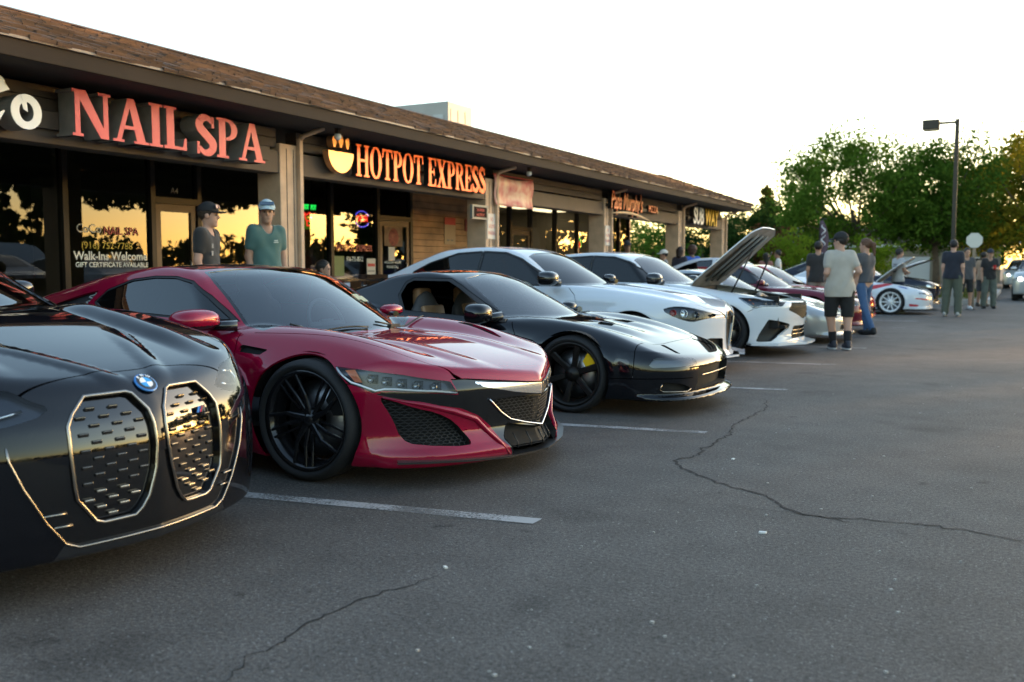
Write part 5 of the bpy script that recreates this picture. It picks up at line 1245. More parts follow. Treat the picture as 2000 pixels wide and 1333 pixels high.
    for s in (-1, 1):
        for z, y0, y1 in ((.335, .36, .44), (.290, .34, .40)): nose_tube(S, [(s * y0, z), (s * y1, z)], .004, .0).build('bumper_slat', M_SMOKECHROME, root)
        mirror(root, (-1.36, 1.02, 1.07), (.10, .13, .075), M_BLACKGLOSS, M_BLACKGLOSS, (-1.24, .86, 1.01), s)
    # round badge
    x = float(surf_x(S, [0.], [.742])[0]); b = empty('badge'); b.parent = root; b.location = (x + .004, 0, .742)
    nn = normals_of(S.base, np.array([[x, 0., .742]]))[0]; b.rotation_euler = (0, math.atan2(nn[0], nn[2]), 0)
    r0 = .045
    MB().lathe([(0, .0), (r0, .0), (r0, .004), (r0 - .003, .006), (r0 - .006, .0065)], 40).build('badge_ring', mat('badge_blue', (.02, .17, .48), .2, .2, coat=.6), b)
    MB().lathe([(r0 - .006, .0065), (r0 - .010, .0072), (.026, .0072)], 40).build('badge_band', mat('badge_black', (.012, .014, .02), .2, coat=.6), b)
    for k in range(4):
        a0 = k * math.pi / 2; pts = [(0, 0)] + [(.0255 * math.cos(a0 + t), .0255 * math.sin(a0 + t)) for t in np.linspace(0, math.pi / 2, 9)]
        MB().prism(pts, .005, .0078).build('badge_quarter', mat('badge_white', (.8, .8, .8), .25) if k % 2 == 0 else mat('badge_sky', (.04, .32, .72), .2), b)
    for ch, a in (('B', 40), ('M', 0), ('W', -40)):
        me = text_mesh(ch, .017, .0005, bold=.0003); o = link('badge_letter', me, b, mat('badge_letter', (.85, .85, .86), .25)); aa = R(a)
        o.matrix_local = Matrix.Rotation(aa - math.pi / 2 + math.pi, 4, 'Z') @ Matrix.Translation((0, .0285, .0085)) @ Matrix.Identity(4)
    # small striped letter badge on the left grille
    x = float(surf_x(S, [.245], [.617])[0]); t = empty('letter_badge'); t.parent = root; t.location = (x - .004, .245, .617); t.rotation_euler = (R(90), 0, R(105))
    me = text_mesh('M', .034, .002, bold=.002); link('letter', me, t, M_CHROME).location = (.012, -.012, 0)
    for k, c in enumerate(((.05, .25, .65), (.02, .06, .30), (.60, .03, .03))):
        MB().prism([(-.032 + k * .0105, -.012), (-.0215 + k * .0105, -.012), (-.012 + k * .0105, .012), (-.0225 + k * .0105, .012)], -.001, .002).build('stripe', mat('stripe_%d' % k, c, .3), t)
    cabin_floor(root, -2.6, -.1, .7, .35); dash(root, -.95, -.5, .72, .55, .98)
    for y in (-.38, .38): seat(root, -1.55, y, .50, M_SEAT)
    return root

# ------------------------------------------------------------------ black nineties mid-engined coupe, window down
WED_DLO = [(-1.775, .925), (-1.74, 1.045), (-1.665, 1.085), (-1.283, 1.080), (-1.155, 1.02), (-.918, .880), (-.78, .805), (-.64, .742), (-1.055, .740), (-1.66, .775)]
def build_wedge():
    S = SH_WEDGE; P = paint('black_berlina_paint', (.0035, .004, .006), 0., .2)
    fr = lambda c, e: (e[:, 0] > -.2) & (c[:, 0] > .2)
    reg = glasshouse([(-.37, -.05), (-.385, .4), (-.44, .6), (-.535, .74), (-.92, .615), (-1.15, .55), (-1.22, .48), (-1.24, -.05)], .018, [WED_DLO], .026, .74, [(-1.85, -.05), (-1.88, .5), (-2.45, .48), (-2.5, -.05)])
    reg += [('hole', lambda V: V[:, 1] + .0, lambda c, e: c[:, 1] < 0, ('side_window',)),
            ('headlamp', gyz([(.82, .414), (.783, .462), (.753, .468), (.544, .458), (.40, .446), (.425, .397), (.606, .397), (.808, .393)]), fr, ('body',)),
            ('marker', gxz([(.379, .435), (.406, .467), (.489, .456), (.509, .434), (.497, .411), (.401, .412)]), side_y, ('body',)),
            ('mouth', gyz([(-.05, .385), (.42, .388), (.41, .26), (.445, .195), (-.05, .195)]), fr, ('body',)),
            ('fog', gyz([(.771, .227), (.755, .278), (.638, .262), (.50, .220), (.54, .195), (.76, .205)]), fr, ('body',)),
            ('slot', gxy([(.60, .43), (.76, .50), (.79, .46), (.62, .37)]), top_in(.5, .9), ('body',)),
            ('scoop', gxy([(-.05, .12), (.02, .36), (.14, .33), (.10, .12)]), top_in(-.2, .3), ('body',)),
            ('gap', lxy([(.60, -.05), (.60, .33), (.575, .52), (.45, .58), (.1, .64), (-.45, .68)]), top_in(-.5, .7), ('body',)),
            ('gap', lxz([(.52, .57), (.535, .50), (.54, .41), (.53, .31)]), lambda c, e: np.abs(c[:, 1]) > .6, ('body',)),
            ('gap', lyz([(.9, .305), (.775, .307), (.5, .30)], .003), fr, ('body',)),
            ('gap', lxz([(-.56, .72), (-.50, .62), (-.46, .25)]), side_y, ('body',)), ('gap', lxz([(-1.78, .78), (-1.80, .5), (-1.72, .25)]), side_y, ('body',)),
            ]
    looks = {'windshield': ('windshield', M_GLASS_CLEAR, .003, False), 'screen_border': ('windshield_border', M_BLACKGLOSS, 0, False), 'side_window': ('side_window', M_GLASS_CLEAR, .006, True),
             'window_border': ('window_border', M_BLACKTRIM, .004, True), 'rear_window': ('rear_window', M_GLASS_CLEAR, .004, False), 'headlamp': ('headlight', mat('smoked_lamp', (.34, .36, .38), .3, .2), .022, True),
             'marker': ('side_marker', mat('smoked_marker', (.03, .025, .025), .2, coat=.8), .006, True), 'mouth': ('grille', M_DARK, .06, False), 'fog': ('fog_recess', M_DARK, .04, True), 'slot': ('pop_up_slot', M_DARK, .02, True), 'scoop': ('bonnet_scoop', M_DARK, .03, True)}
    root, parts, obs = make_car(S, 'sports_car', (-3.165, 7.80), 0., 'black low wedge sports car with open window, tan headrests and yellow brake caliper', P, .02, reg, looks,
        dict(face=.90, width=.235, style='six', R=.315, rim=.256, m=mat('dark_bronze_alloy', (.018, .016, .014), .38, .5), cal=mat('yellow_caliper', (.80, .50, .01), .35, coat=.4)))
    for h_, part in zip(obs['headlamp'], split_y(parts['headlamp'])): panel('lens', part, glass('smoked_lens', (.75, .77, .8), .95, 0, 1.45), h_, .0008, 0.)
    nose_tube(S, [(-.36, .31), (0, .315), (.36, .31)], .006, .0).build('grille_bar', M_SMOKECHROME, obs['mouth'][0])
    for s in (-1, 1):
        nose_tube(S, [(s * y, z) for y, z in ((.765, .262), (.772, .222), (.755, .204), (.55, .194), (.50, .212))], .004, .002).build('fog_frame', M_SMOKECHROME, root)
        mirror(root, (-.80, .985, .79), (.12, .125, .085), P, M_BLACKGLOSS, (-.66, .80, .765), s)
    MB().bx(-3.32, -3.02, -.80, .80, 1.03, 1.055).build('spoiler_blade', M_BLACKGLOSS, root)
    for s in (-1, 1):
        MB().bx(-3.36, -2.98, s * .80 - .01, s * .80 + .01, .98, 1.10).build('spoiler_end', M_BLACKGLOSS, root); MB().bx(-3.25, -3.10, s * .5 - .02, s * .5 + .02, .86, 1.04).build('spoiler_post', M_BLACKGLOSS, root)
    # raised bonnet vent
    cabin_floor(root, -1.9, .0, .7, .22); dash(root, -.92, -.5, .68, .4, .74, mat('dash_brown', (.03, .022, .018), .6))
    for y in (-.36, .36):
        seat(root, -1.62, y, .27, mat('black_seat_cloth'), False); q = MB().box((0, 0, 0), (.09, .22, .17)).build('headrest', M_TAN, root, .03, True); q.location = (-1.76, y, .90)
        q = MB().box((0, 0, 0), (.05, .34, .42)).build('seat_pad', M_TAN, root, .02, True); q.location = (-1.60, y, .62); q.rotation_euler = (0, R(-14), 0)
    steering(root, -1.0, .36, .72)
    for s in (-1, 1): MB().bx(-1.65, -.62, s * .80 - .03, s * .80 + .02, .55, .745).build('door_card', M_DASH, root)
    return root

# ------------------------------------------------------------------ white saloon with the shield grille
def build_saloon():
    S = SH_SALOON; P = paint('white_paint', (.60, .63, .68), 0., .3)
    fr = lambda c, e: (e[:, 0] > -.2) & (c[:, 0] > .2)
    SH = [(-.05, .685), (.09, .672), (.135, .635), (.125, .56), (.06, .33), (.02, .26), (-.05, .24)]
    reg = glasshouse([(-.66, -.05), (-.68, .4), (-.75, .66), (-.84, .745), (-1.15, .665), (-1.42, .60), (-1.46, .40), (-1.43, -.05)], .018,
        [[(-.90, .955), (-1.123, 1.09), (-1.452, 1.285), (-1.68, 1.362), (-2.0, 1.378), (-2.02, .985), (-1.308, .965)], [(-2.0, 1.378), (-2.35, 1.358), (-2.75, 1.24), (-3.0, 1.12), (-2.9, 1.07), (-2.02, .985)]], .018, 1.0, [(-2.55, -.05), (-2.6, .55), (-3.15, .5), (-3.2, -.05)])
    reg += [('headlight', gxz(smooth_poly([(.325, .719), (.431, .756), (.542, .757), (.682, .723), (.80, .66), (.79, .632), (.696, .606), (.636, .584), (.514, .621)], 1)), lambda c, e: (c[:, 0] > .2) & (np.abs(c[:, 1]) > .3), ('body',)),
            ('shield', gyz(SH), fr, ('body',)), ('intake', gyz([(.17, .385), (.44, .40), (.66, .375), (.62, .27), (.14, .245)]), fr, ('body',)),
            ('gap', lxy([(-.75, .72), (-.15, .74), (.40, .72), (.60, .62), (.717, .493), (.80, .28), (.845, .14)]), top_in(-.8, .95), ('body',)),
            ('gap', lxz([(-.80, .95), (-.70, .87), (-.665, .78), (-.62, .25)]), side_y, ('body',)), ('gap', lxz([(-2.0, .98), (-2.0, .6), (-1.95, .25)]), side_y, ('body',)), ('gap', lxz([(-2.9, 1.05), (-2.75, .85), (-2.5, .6)]), side_y, ('body',)),
            ]
    looks = {'windshield': ('windshield', glass('grey_car_glass', (.12, .13, .14), .6, 0, 2.0), .003, False), 'screen_border': ('windshield_border', M_BLACKGLOSS, 0, False), 'side_window': ('side_window', M_GLASS_LIMO, .006, True),
             'window_border': ('window_border', M_BLACKTRIM, .003, True), 'rear_window': ('rear_window', M_GLASS_DARK, .004, False), 'headlight': ('headlight', M_LAMPIN, .03, True),
             'shield': ('grille', M_DARK, .04, False), 'intake': ('air_intake', M_DARK, .05, True)}
    root, parts, obs = make_car(S, 'saloon_car', (-3.72, 10.65), 0., 'white four-door saloon with tinted glass and a pointed shield grille', P, .024, reg, looks,
        dict(face=.915, width=.24, style='five', R=.335, rim=.25, m=mat('black_alloy'), cal=M_BLACKTRIM), roof_z=1.52)
    for h_, part in zip(obs['headlight'], split_y(parts['headlight'])):
        s = -1 if part[0][:, 1].mean() < 0 else 1; panel('lens', part, M_LENS, h_, .0008, 0.)
        for x, z, r, m in ((.46, .69, .035, mat('red_reflector', (.35, .04, .04), .3)), (.56, .68, .045, M_LAMPBRIGHT), (.66, .665, .038, mat('lamp_projector', (.25, .27, .30), .12, .9))):
            yy = float(surf_y(S, [x], [z], -.012)[0]); MB().lathe([(0, .004), (r * .8, .0), (r, -.012), (r, -.03)], 16, 'y', (x, s * yy, z)).build('lamp_unit', m, h_)
    nose_tube(S, [(0, .246), (.025, .258), (.066, .33), (.13, .56), (.138, .64), (.09, .68), (0, .69)], .008, .004, mirror=True).build('grille_frame', mat('dark_chrome_trim'), obs['shield'][0])
    honeycomb(S, SH, .05, .003, -.02).build('grille_mesh', M_BLACKTRIM, obs['shield'][0])
    for s in (-1, 1):
        MB().prism([(.50, s * .86), (.80, s * .50), (.92, s * .14), (.99, s * .12), (.88, s * .56), (.58, s * .92)], .185, .205).build('splitter', P, root)
        mirror(root, (-.98, 1.0, 1.05), (.13, .12, .085), M_BLACKGLOSS, M_BLACKGLOSS, (-.88, .85, 1.0), s)
    cabin_floor(root, -2.8, -.4, .7, .35); dash(root, -1.3, -.85, .72, .55, .97)
    for y in (-.38, .38): seat(root, -1.95, y, .50, M_SEAT)
    return root

# ------------------------------------------------------------------ white hatchback, bonnet open
def build_hatch():
    S = SH_HATCH; P = paint('pearl_white_paint', (.60, .63, .67), 0., .3)
    fr = lambda c, e: (e[:, 0] > -.2) & (c[:, 0] > .2)
    BON = [(.66, -.05), (.65, .36), (.60, .52), (.55, .64), (.1, .73), (-.40, .77), (-.52, .70), (-.56, -.05)]
    reg = glasshouse([(-.66, -.05), (-.68, .4), (-.72, .66), (-.80, .77), (-1.05, .70), (-1.36, .62), (-1.42, -.05)], .018,
        [[(-.82, .955), (-1.08, 1.10), (-1.38, 1.265), (-1.62, 1.335), (-1.95, 1.352), (-1.97, .985), (-1.21, .965)], [(-1.95, 1.352), (-2.4, 1.327), (-2.85, 1.20), (-3.0, 1.11), (-2.8, 1.05), (-1.97, .985)]], .018, 1.0, [(-2.5, -.05), (-2.55, .6), (-3.3, .55), (-3.35, -.05)])
    reg += [('bonnet', gxy(BON), lambda c, e: (e[:, 2] > .3) & (c[:, 2] > .6), ('body',)),
            ('headlight', gxz([(.195, .785), (.40, .776), (.546, .752), (.765, .728), (.738, .668), (.522, .666), (.422, .640)]), lambda c, e: (c[:, 0] > .1) & (np.abs(c[:, 1]) > .45), ('body',)),
            ('grille', gyz([(-.05, .705), (.46, .716), (.60, .62), (.12, .492), (-.05, .488)]), fr, ('body',)),
            ('intake', gyz([(.83, .50), (.50, .43), (.49, .385), (.729, .262), (.80, .21), (.90, .205)]), fr, ('body',)),
            ('lower', gyz([(-.05, .395), (.377, .402), (.431, .236), (-.05, .24)]), fr, ('body',)),
            ('gap', lxz([(.422, .640), (.34, .595)]), side_y, ('body',)), ('gap', lxz([(-.78, .95), (-.70, .85), (-.62, .25)]), side_y, ('body',)), ('gap', lxz([(-1.95, .98), (-1.95, .6), (-1.9, .25)]), side_y, ('body',)),
            ]
    looks = {'windshield': ('windshield', M_GLASS_CLEAR, .003, False), 'screen_border': ('windshield_border', M_BLACKGLOSS, 0, False), 'side_window': ('side_window', M_GLASS_LIMO, .006, True),
             'window_border': ('window_border', M_BLACKTRIM, .003, True), 'rear_window': ('rear_window', M_GLASS_DARK, .004, False), 'headlight': ('headlight', M_LAMPIN, .03, True),
             'grille': ('grille', M_DARK, .04, False), 'intake': ('air_intake', M_BLACKTRIM, .07, True), 'lower': ('lower_grille', M_DARK, .05, False), 'bonnet': ('bonnet', None, 0., False)}
    root, parts, obs = make_car(S, 'hatchback_car', (-3.45, 13.3), 0., 'white five-door hatchback with its bonnet propped wide open', P, .026, reg, looks,
        dict(face=.93, width=.25, style='five', R=.335, rim=.25, m=mat('black_alloy'), cal=M_BLACKTRIM), roof_z=1.5)
    for h_, part in zip(obs['headlight'], split_y(parts['headlight'])):
        s = -1 if part[0][:, 1].mean() < 0 else 1; panel('lens', part, M_LENS, h_, .0008, 0.)
        d = np.array([(.31, .768), (.46, .760), (.41, .695)]); y = surf_y(S, d[:, 0], d[:, 1], -.02)
        MB().add(np.stack([d[:, 0], s * y, d[:, 1]], 1), [(0, 1, 2)]).build('amber_marker', M_AMBER, h_)
        flank_tube(S, [(.215, .780), (.425, .652), (.50, .675), (.73, .68)], .007, -.01, s).build('light_strip', M_LAMPBRIGHT, h_)
        for x in (.55, .61, .67): 
            yy = float(surf_y(S, [x], [.70], -.015)[0]); MB().box((x, s * yy, .70), (.045, .02, .035)).build('lamp_unit', mat('lamp_projector'), h_)
    honeycomb(S, [(-.05, .70), (.45, .71), (.58, .62), (.12, .50), (-.05, .495)], .055, .004, -.015).build('grille_mesh', mat('grille_gold_grey', (.10, .09, .07), .35, .7), obs['grille'][0])
    for z in (.29, .34): nose_tube(S, [(-.38, z), (0, z), (.38, z)], .009, -.01).build('grille_slat', M_SMOKECHROME, obs['lower'][0])
    for q, s in zip(obs['intake'], (-1, 1)):
        d = np.array([(.50, .385), (.71, .275), (.535, .19)]); x = surf_x(S, s * d[:, 0], d[:, 1], off=-.012)
        MB().add(np.stack([x, s * d[:, 0], d[:, 1]], 1), [(0, 1, 2)]).build('intake_flap', mat('white_flap_paint', (.70, .73, .78), .35, coat=.6), q)
    MB().prism([(.40, -.93), (.72, -.80), (.90, -.42), (.98, -.30), (1.0, 0), (.98, .30), (.90, .42), (.72, .80), (.40, .93), (.3, .8), (.3, -.8)], .155, .185).build('splitter', P, root)
    # bonnet: outer skin, inner skin with dark lining, raised about its rear edge
    b = obs['bonnet'][0]; V, N, T = parts['bonnet']
    inner = raw('bonnet_lining', V - N * .022, T[:, ::-1].copy(), mat('bonnet_under_grey', (.17, .18, .19), .6, vary=(6, .3)), b, True)
    d = BON; keep = poly_sd(V[:, 0], np.abs(V[:, 1]), [(.50, -.05), (.48, .33), (.30, .48), (-.05, .56), (-.34, .52), (-.40, -.05)]) < 0
    t = T[keep[T].all(1)]; u, inv = np.unique(t, return_inverse=True)
    raw('bonnet_pad', V[u] - N[u] * .028, inv.reshape(-1, 3)[:, ::-1].copy(), mat('bonnet_pad_black', (.008, .008, .008), .85, vary=(8, .4)), b, True)
    for y_ in (-.28, 0., .28): MB().tube([(x_, y_, float(SH_HATCH.zc(np.array([x_]))[0]) - .045) for x_ in (-.42, -.1, .25, .52)], .016, 6).build('bonnet_rib', mat('bonnet_rib_grey', (.24, .25, .26), .6), b)
    piv = Vector((-.52, 0, .945)); b.matrix_local = Matrix.Translation(piv) @ Matrix.Rotation(R(-50), 4, 'Y') @ Matrix.Translation(-piv)
    for s in (-1, 1): MB().tube([(.05, s * .66, .84), (.30, s * .56, 1.40)], .011, 6).build('bonnet_strut', M_BLACKTRIM, root)
    # engine bay
    MB().bx(-.55, .78, -.70, .70, .38, .42).bx(-.58, -.54, -.72, .72, .38, .92).bx(.72, .78, -.55, .55, .38, .69).bx(-.5, .7, -.74, -.70, .38, .80).bx(-.5, .7, .70, .74, .38, .80).build('engine_bay', M_DARK, root)
    MB().box((.0, -.05, .68), (.55, .62, .20)).build('engine_cover', mat('engine_cover_black', (.03, .03, .032), .4), root, .03)
    MB().box((-.2, .50, .70), (.30, .28, .22)).build('battery', mat('battery_grey', (.08, .08, .085), .6), root, .015)
    MB().tube([(.35, -.45, .72), (.30, -.20, .78), (.25, .1, .79), (.30, .40, .72), (.45, .48, .66)], .045, 10).build('intake_hose', mat('engine_hose', (.05, .05, .055), .5), root)
    MB().lathe([(0, .10), (.05, .10), (.055, .0), (.055, -.1)], 16, 'z', (-.30, -.48, .75)).build('fluid_tank', mat('tank_plastic', (.6, .58, .5), .5), root)
    MB().bx(.60, .70, -.6, .6, .66, .715).build('slam_panel', M_BLACKTRIM, root)
    for s in (-1, 1): mirror(root, (-.93, 1.0, 1.02), (.12, .12, .085), M_BLACKGLOSS, M_BLACKGLOSS, (-.84, .85, .98), s)
    cabin_floor(root, -2.8, -.4, .7, .35); dash(root, -1.25, -.8, .72, .55, .95)
    for y in (-.38, .38): seat(root, -1.85, y, .50, M_SEAT)
    return root
# ------------------------------------------------------------------ the other parked and passing cars
class RoadsterShape(WedgeShape):     # front-engined sports car
    zbot = .14; xr = -3.3; zt = .86; a2 = .16; gh_floor = .6; arches = ((0., .315, .35), (-2.45, .315, .35)); edge = .66
    zc = staticmethod(curve((1.0, .46), (.92, .54), (.8, .60), (.5, .68), (.1, .745), (-.4, .80), (-.8, .83), (-1.6, .86), (-2.4, .90), (-3.0, .90), (-3.3, .85)))
    W = staticmethod(curve((1.0, .84), (.4, .87), (0., .885), (-.6, .865), (-1.5, .865), (-2.4, .885), (-3.0, .86), (-3.3, .80)))
    zr = staticmethod(curve((.1, .45), (-.5, .82), (-.85, 1.03), (-1.15, 1.19), (-1.4, 1.245), (-1.75, 1.24), (-2.1, 1.13), (-2.5, .96), (-2.9, .85)))
    Wg = staticmethod(curve((-.3, .66), (-.7, .75), (-1.1, .78), (-1.8, .78), (-2.6, .70)))
    xn = staticmethod(curve((.1, .90), (.15, .93), (.22, .91), (.35, .92), (.5, .90), (.6, .83), (.7, .7)))
    def top(s, X, Y): return .03 * bump((X + .05) / .8) * bump((Y - .64) / .24)
class SuvShape(SaloonShape):
    zbot = .24; arches = ((0., .37, .42), (-2.75, .37, .42)); zt = 1.1; gh_floor = .9; zs = .75; k_top = .07
    zc = staticmethod(curve((.85, .80), (.78, .90), (.6, 1.0), (.2, 1.06), (-.5, 1.10), (-1.5, 1.12), (-2.8, 1.15), (-3.6, 1.15)))
    zr = staticmethod(curve((-.2, .9), (-.55, 1.1), (-.9, 1.33), (-1.25, 1.56), (-1.6, 1.66), (-2.3, 1.68), (-3.1, 1.63), (-3.5, 1.45), (-3.8, 1.1)))
    xn = staticmethod(curve((.2, .76), (.3, .82), (.6, .84), (.8, .82), (.9, .76), (1.05, .5)))
SH_ROAD, SH_SUV = RoadsterShape(), SuvShape()
def generic(S, name, org, yaw, label, P, wheel, h=.042, ws=None, dlo=None, hl=None, mouth=None, belt=.85, roof=1.4, hood=None, glassm=None, group=None, extra=()):
    fr = lambda c, e: (e[:, 0] > -.2) & (c[:, 0] > .2)
    reg = glasshouse(ws, .02, dlo, .016, belt)
    reg += [('headlight', gyz(hl), fr, ('body',)), ('mouth', gyz(mouth), fr, ('body',))]
    if hood is not None: reg.append(('bonnet', gxy(hood), lambda c, e: (e[:, 2] > .3) & (c[:, 0] > -.7), ('body',)))
    reg += list(extra)
    looks = {'windshield': ('windshield', glassm or M_GLASS_CLEAR, .003, False), 'screen_border': ('windshield_border', M_BLACKGLOSS, 0, False), 'side_window': ('side_window', M_GLASS_DARK, .006, True), 'window_border': ('window_border', M_BLACKTRIM, .003, True),
             'headlight': ('headlight', M_LAMPBRIGHT, .02, True), 'mouth': ('grille', M_DARK, .05, False), 'bonnet': ('bonnet', None, 0, False)}
    for r in extra: looks.setdefault(r[0], (r[0], MATS.get(r[0] + '_vinyl', P), .0, False))
    root, parts, obs = make_car(S, name, org, yaw, label, P, h, reg, looks, wheel, group, roof_z=roof)
    for h_, part in zip(obs.get('headlight', []), split_y(parts['headlight'])): panel('lens', part, M_LENS, h_, .0008, 0.)
    for s in (-1, 1): mirror(root, (ws[3][0] - .22, .93, belt + .04), (.08, .10, .06), P, M_BLACKGLOSS, (ws[3][0] - .12, .78, belt), s)
    cabin_floor(root, -2.5, -.3, .62, .3); dash(root, ws[0][0] - .55, ws[0][0] - .15, .62, .45, belt - .06)
    for y in (-.35, .35): seat(root, ws[0][0] - 1.25, y, belt - .45, M_SEAT)
    return root, parts, obs
def lift_bonnet(root, parts, obs, piv, ang, strut=None, under=(.30, .30, .30)):
    b = obs['bonnet'][0]; V, N, T = parts['bonnet']
    raw('bonnet_lining', V - N * .022, T[:, ::-1].copy(), mat('bonnet_under_%d' % int(under[0] * 100), under, .6, vary=(6, .3)), b, True)
    p = Vector(piv); b.matrix_local = Matrix.Translation(p) @ Matrix.Rotation(R(-ang), 4, 'Y') @ Matrix.Translation(-p)
    MB().bx(-.5, .75, -.55, .55, .36, .40).bx(-.52, -.48, -.6, .6, .36, .80).build('engine_bay', M_DARK, root)
    MB().box((.1, 0, .56), (.5, .42, .16)).build('engine_cover', mat('engine_metal', (.12, .12, .13), .4, .6), root, .03)
    if strut: MB().tube(strut, .012, 6).build('bonnet_strut', M_BLACKTRIM, root)
RW = dict(face=.875, width=.225, style='five', R=.315, rim=.23, m=mat('silver_alloy', (.5, .5, .5), .3, .9), cal=M_BLACKTRIM)
ROAD = dict(ws=[(-.50, -.05), (-.52, .4), (-.58, .6), (-.66, .70), (-1.0, .60), (-1.22, .55), (-1.25, -.05)], dlo=[[(-.80, .88), (-1.08, 1.07), (-1.3, 1.165), (-1.75, 1.165), (-2.05, 1.06), (-2.1, .92), (-1.4, .87)]],
            hl=[(.42, .56), (.60, .58), (.74, .60), (.80, .56), (.76, .50), (.52, .50)], mouth=[(-.05, .36), (.42, .36), (.50, .24), (-.05, .22)], belt=.86, roof=1.35)
def build_far():
    silver = paint('silver_paint', (.42, .44, .45), .6, .35); maroon = paint('maroon_paint', (.13, .008, .022), .2, .3); white = paint('white_paint', (.60, .63, .68)); navy = paint('navy_paint', (.006, .009, .022), .2, .25); red = paint('bright_red_paint', (.36, .012, .02), .1, .3); black = paint('plain_black_paint', (.008, .008, .009)); grey = paint('grey_paint', (.10, .105, .11), .4)
    r = dict(ROAD); r.update(hl=[(.50, .50), (.56, .535), (.74, .53), (.78, .50), (.72, .465), (.54, .465)])
    generic(SH_WEDGE, 'sports_car', (-3.30, 15.85), 0., 'silver low sports car nosed out past the white hatchback', silver, dict(RW, face=.90), .034, ws=[(-.37, -.05), (-.385, .4), (-.44, .6), (-.535, .74), (-.92, .615), (-1.22, .48), (-1.24, -.05)], dlo=[WED_DLO], hl=[(.44, .45), (.52, .465), (.74, .465), (.79, .44), (.76, .405), (.48, .40)], mouth=[(.22, .30), (.50, .30), (.55, .22), (.20, .21)], belt=.76, roof=1.3)
    generic(SH_ROAD, 'sports_car', (-3.30, 18.45), 0., 'maroon sports coupe with a pale curved windscreen', maroon, RW, .038, **ROAD)
    generic(SH_ROAD, 'sports_car', (-3.55, 21.10), 0., 'red sports coupe half hidden behind the maroon one', red, RW, .042, **ROAD)
    SAL = dict(ws=[(-.66, -.05), (-.68, .4), (-.75, .66), (-.84, .745), (-1.15, .665), (-1.42, .60), (-1.43, -.05)], dlo=[[(-.90, .955), (-1.123, 1.09), (-1.452, 1.285), (-1.68, 1.362), (-1.955, 1.375), (-1.98, .985), (-1.308, .965)], [(-2.04, 1.375), (-2.35, 1.355), (-2.75, 1.24), (-3.0, 1.12), (-2.9, 1.07), (-2.04, .99)]],
               hl=[(.45, .64), (.60, .71), (.80, .72), (.82, .66), (.60, .60)], mouth=[(-.05, .42), (.5, .42), (.56, .28), (-.05, .26)], belt=1.0, roof=1.55)
    for nm, c in (('decal_blue', (.02, .07, .32)), ('decal_green', (.03, .22, .08)), ('decal_red', (.45, .03, .04)), ('decal_purple', (.08, .05, .30))): MATS[nm + '_vinyl'] = mat(nm + '_ink', c, .35, coat=.5)
    sd = lambda c, e: np.abs(e[:, 1]) > .3
    ra = [('decal_blue', gxz([(-.2, .9), (-1.4, .92), (-3.2, 1.0), (-3.2, .86), (-1.2, .80)]), sd, ('body',)), ('decal_red', gxz([(-.1, .72), (-1.0, .74), (-.9, .60), (-.2, .62)]), sd, ('body',))]
    root, parts, obs = generic(SH_SALOON, 'saloon_car', (-4.65, 23.75), 0., 'white saloon with blue racing decals and stickered side windows', white, dict(RW, face=.91, R=.335, rim=.25), .045, extra=ra, **SAL)
    for x, z, w, c in ((-1.55, 1.13, .32, 'decal_green'), (-1.75, 1.05, .35, 'decal_purple'), (-2.25, 1.15, .25, 'decal_red')):
        y = float(surf_y(SH_SALOON, [x], [z], .006)[0]); o = MB().bx(-w / 2, w / 2, -.002, .002, -.05, .05).build('window_sticker', MATS[c + '_vinyl'], root, 0); o.location = (x, -y, z); o.rotation_euler = (R(27), 0, 0)
    lv = [('decal_red', gxz([(-.62, .70), (-.1, .79), (.05, .76), (-.45, .62)]), sd, ('body',)), ('decal_red', gxz([(-.95, .46), (-.5, .60), (-.42, .52), (-.85, .36)]), sd, ('body',)), ('decal_blue', gxz([(.12, .73), (.36, .68), (.42, .64), (.2, .69)]), sd, ('body',)),
          ('decal_red', gxz([(.42, .28), (.72, .26), (.62, .21), (.45, .22)]), lambda c, e: np.abs(c[:, 1]) > .3, ('body',)), ('decal_red', gyz([(.55, .40), (.84, .43), (.84, .39), (.6, .36)]), lambda c, e: c[:, 0] > .3, ('body',))]
    R2 = dict(ROAD); R2.update(hl=[(.50, .545), (.60, .555), (.78, .56), (.78, .51), (.52, .50)], mouth=[(.25, .27), (.32, .30), (.38, .27), (.32, .20)])
    root, parts, obs = generic(SH_ROAD, 'drift_car', (-2.82, 26.30), 0., 'white drift coupe with red flame decals, white wheels and raised bonnet', white, dict(RW, face=.885, style='ten', m=mat('white_alloy', (.70, .72, .74), .35), R=.32, rim=.25), .036, hood=[(.66, -.05), (.64, .40), (.45, .56), (-.35, .62), (-.42, -.05)], extra=lv, **R2)
    lift_bonnet(root, parts, obs, (-.40, 0, .80), 46)
    S3 = dict(SAL)
    root, parts, obs = generic(SH_SALOON, 'saloon_car', (-2.75, 29.1), 0., 'navy saloon with raised bonnet beyond the white drift car', navy, dict(RW, face=.91, R=.335, rim=.25), .05, hood=[(.72, -.05), (.70, .40), (.5, .62), (-.5, .68), (-.58, -.05)], **S3)
    lift_bonnet(root, parts, obs, (-.55, 0, .96), 30, under=(.34, .36, .40))
    spots = [(-9.2, 55.5, 90, black, SH_SUV, 'black parked car beyond the navy saloon'), (-5.2, 47.0, 20, grey, SH_SALOON, 'grey saloon parked along the side of the tan house'), (-10.8, 56.5, 95, white, SH_SUV, 'white truck parked before the blue roofed house')]
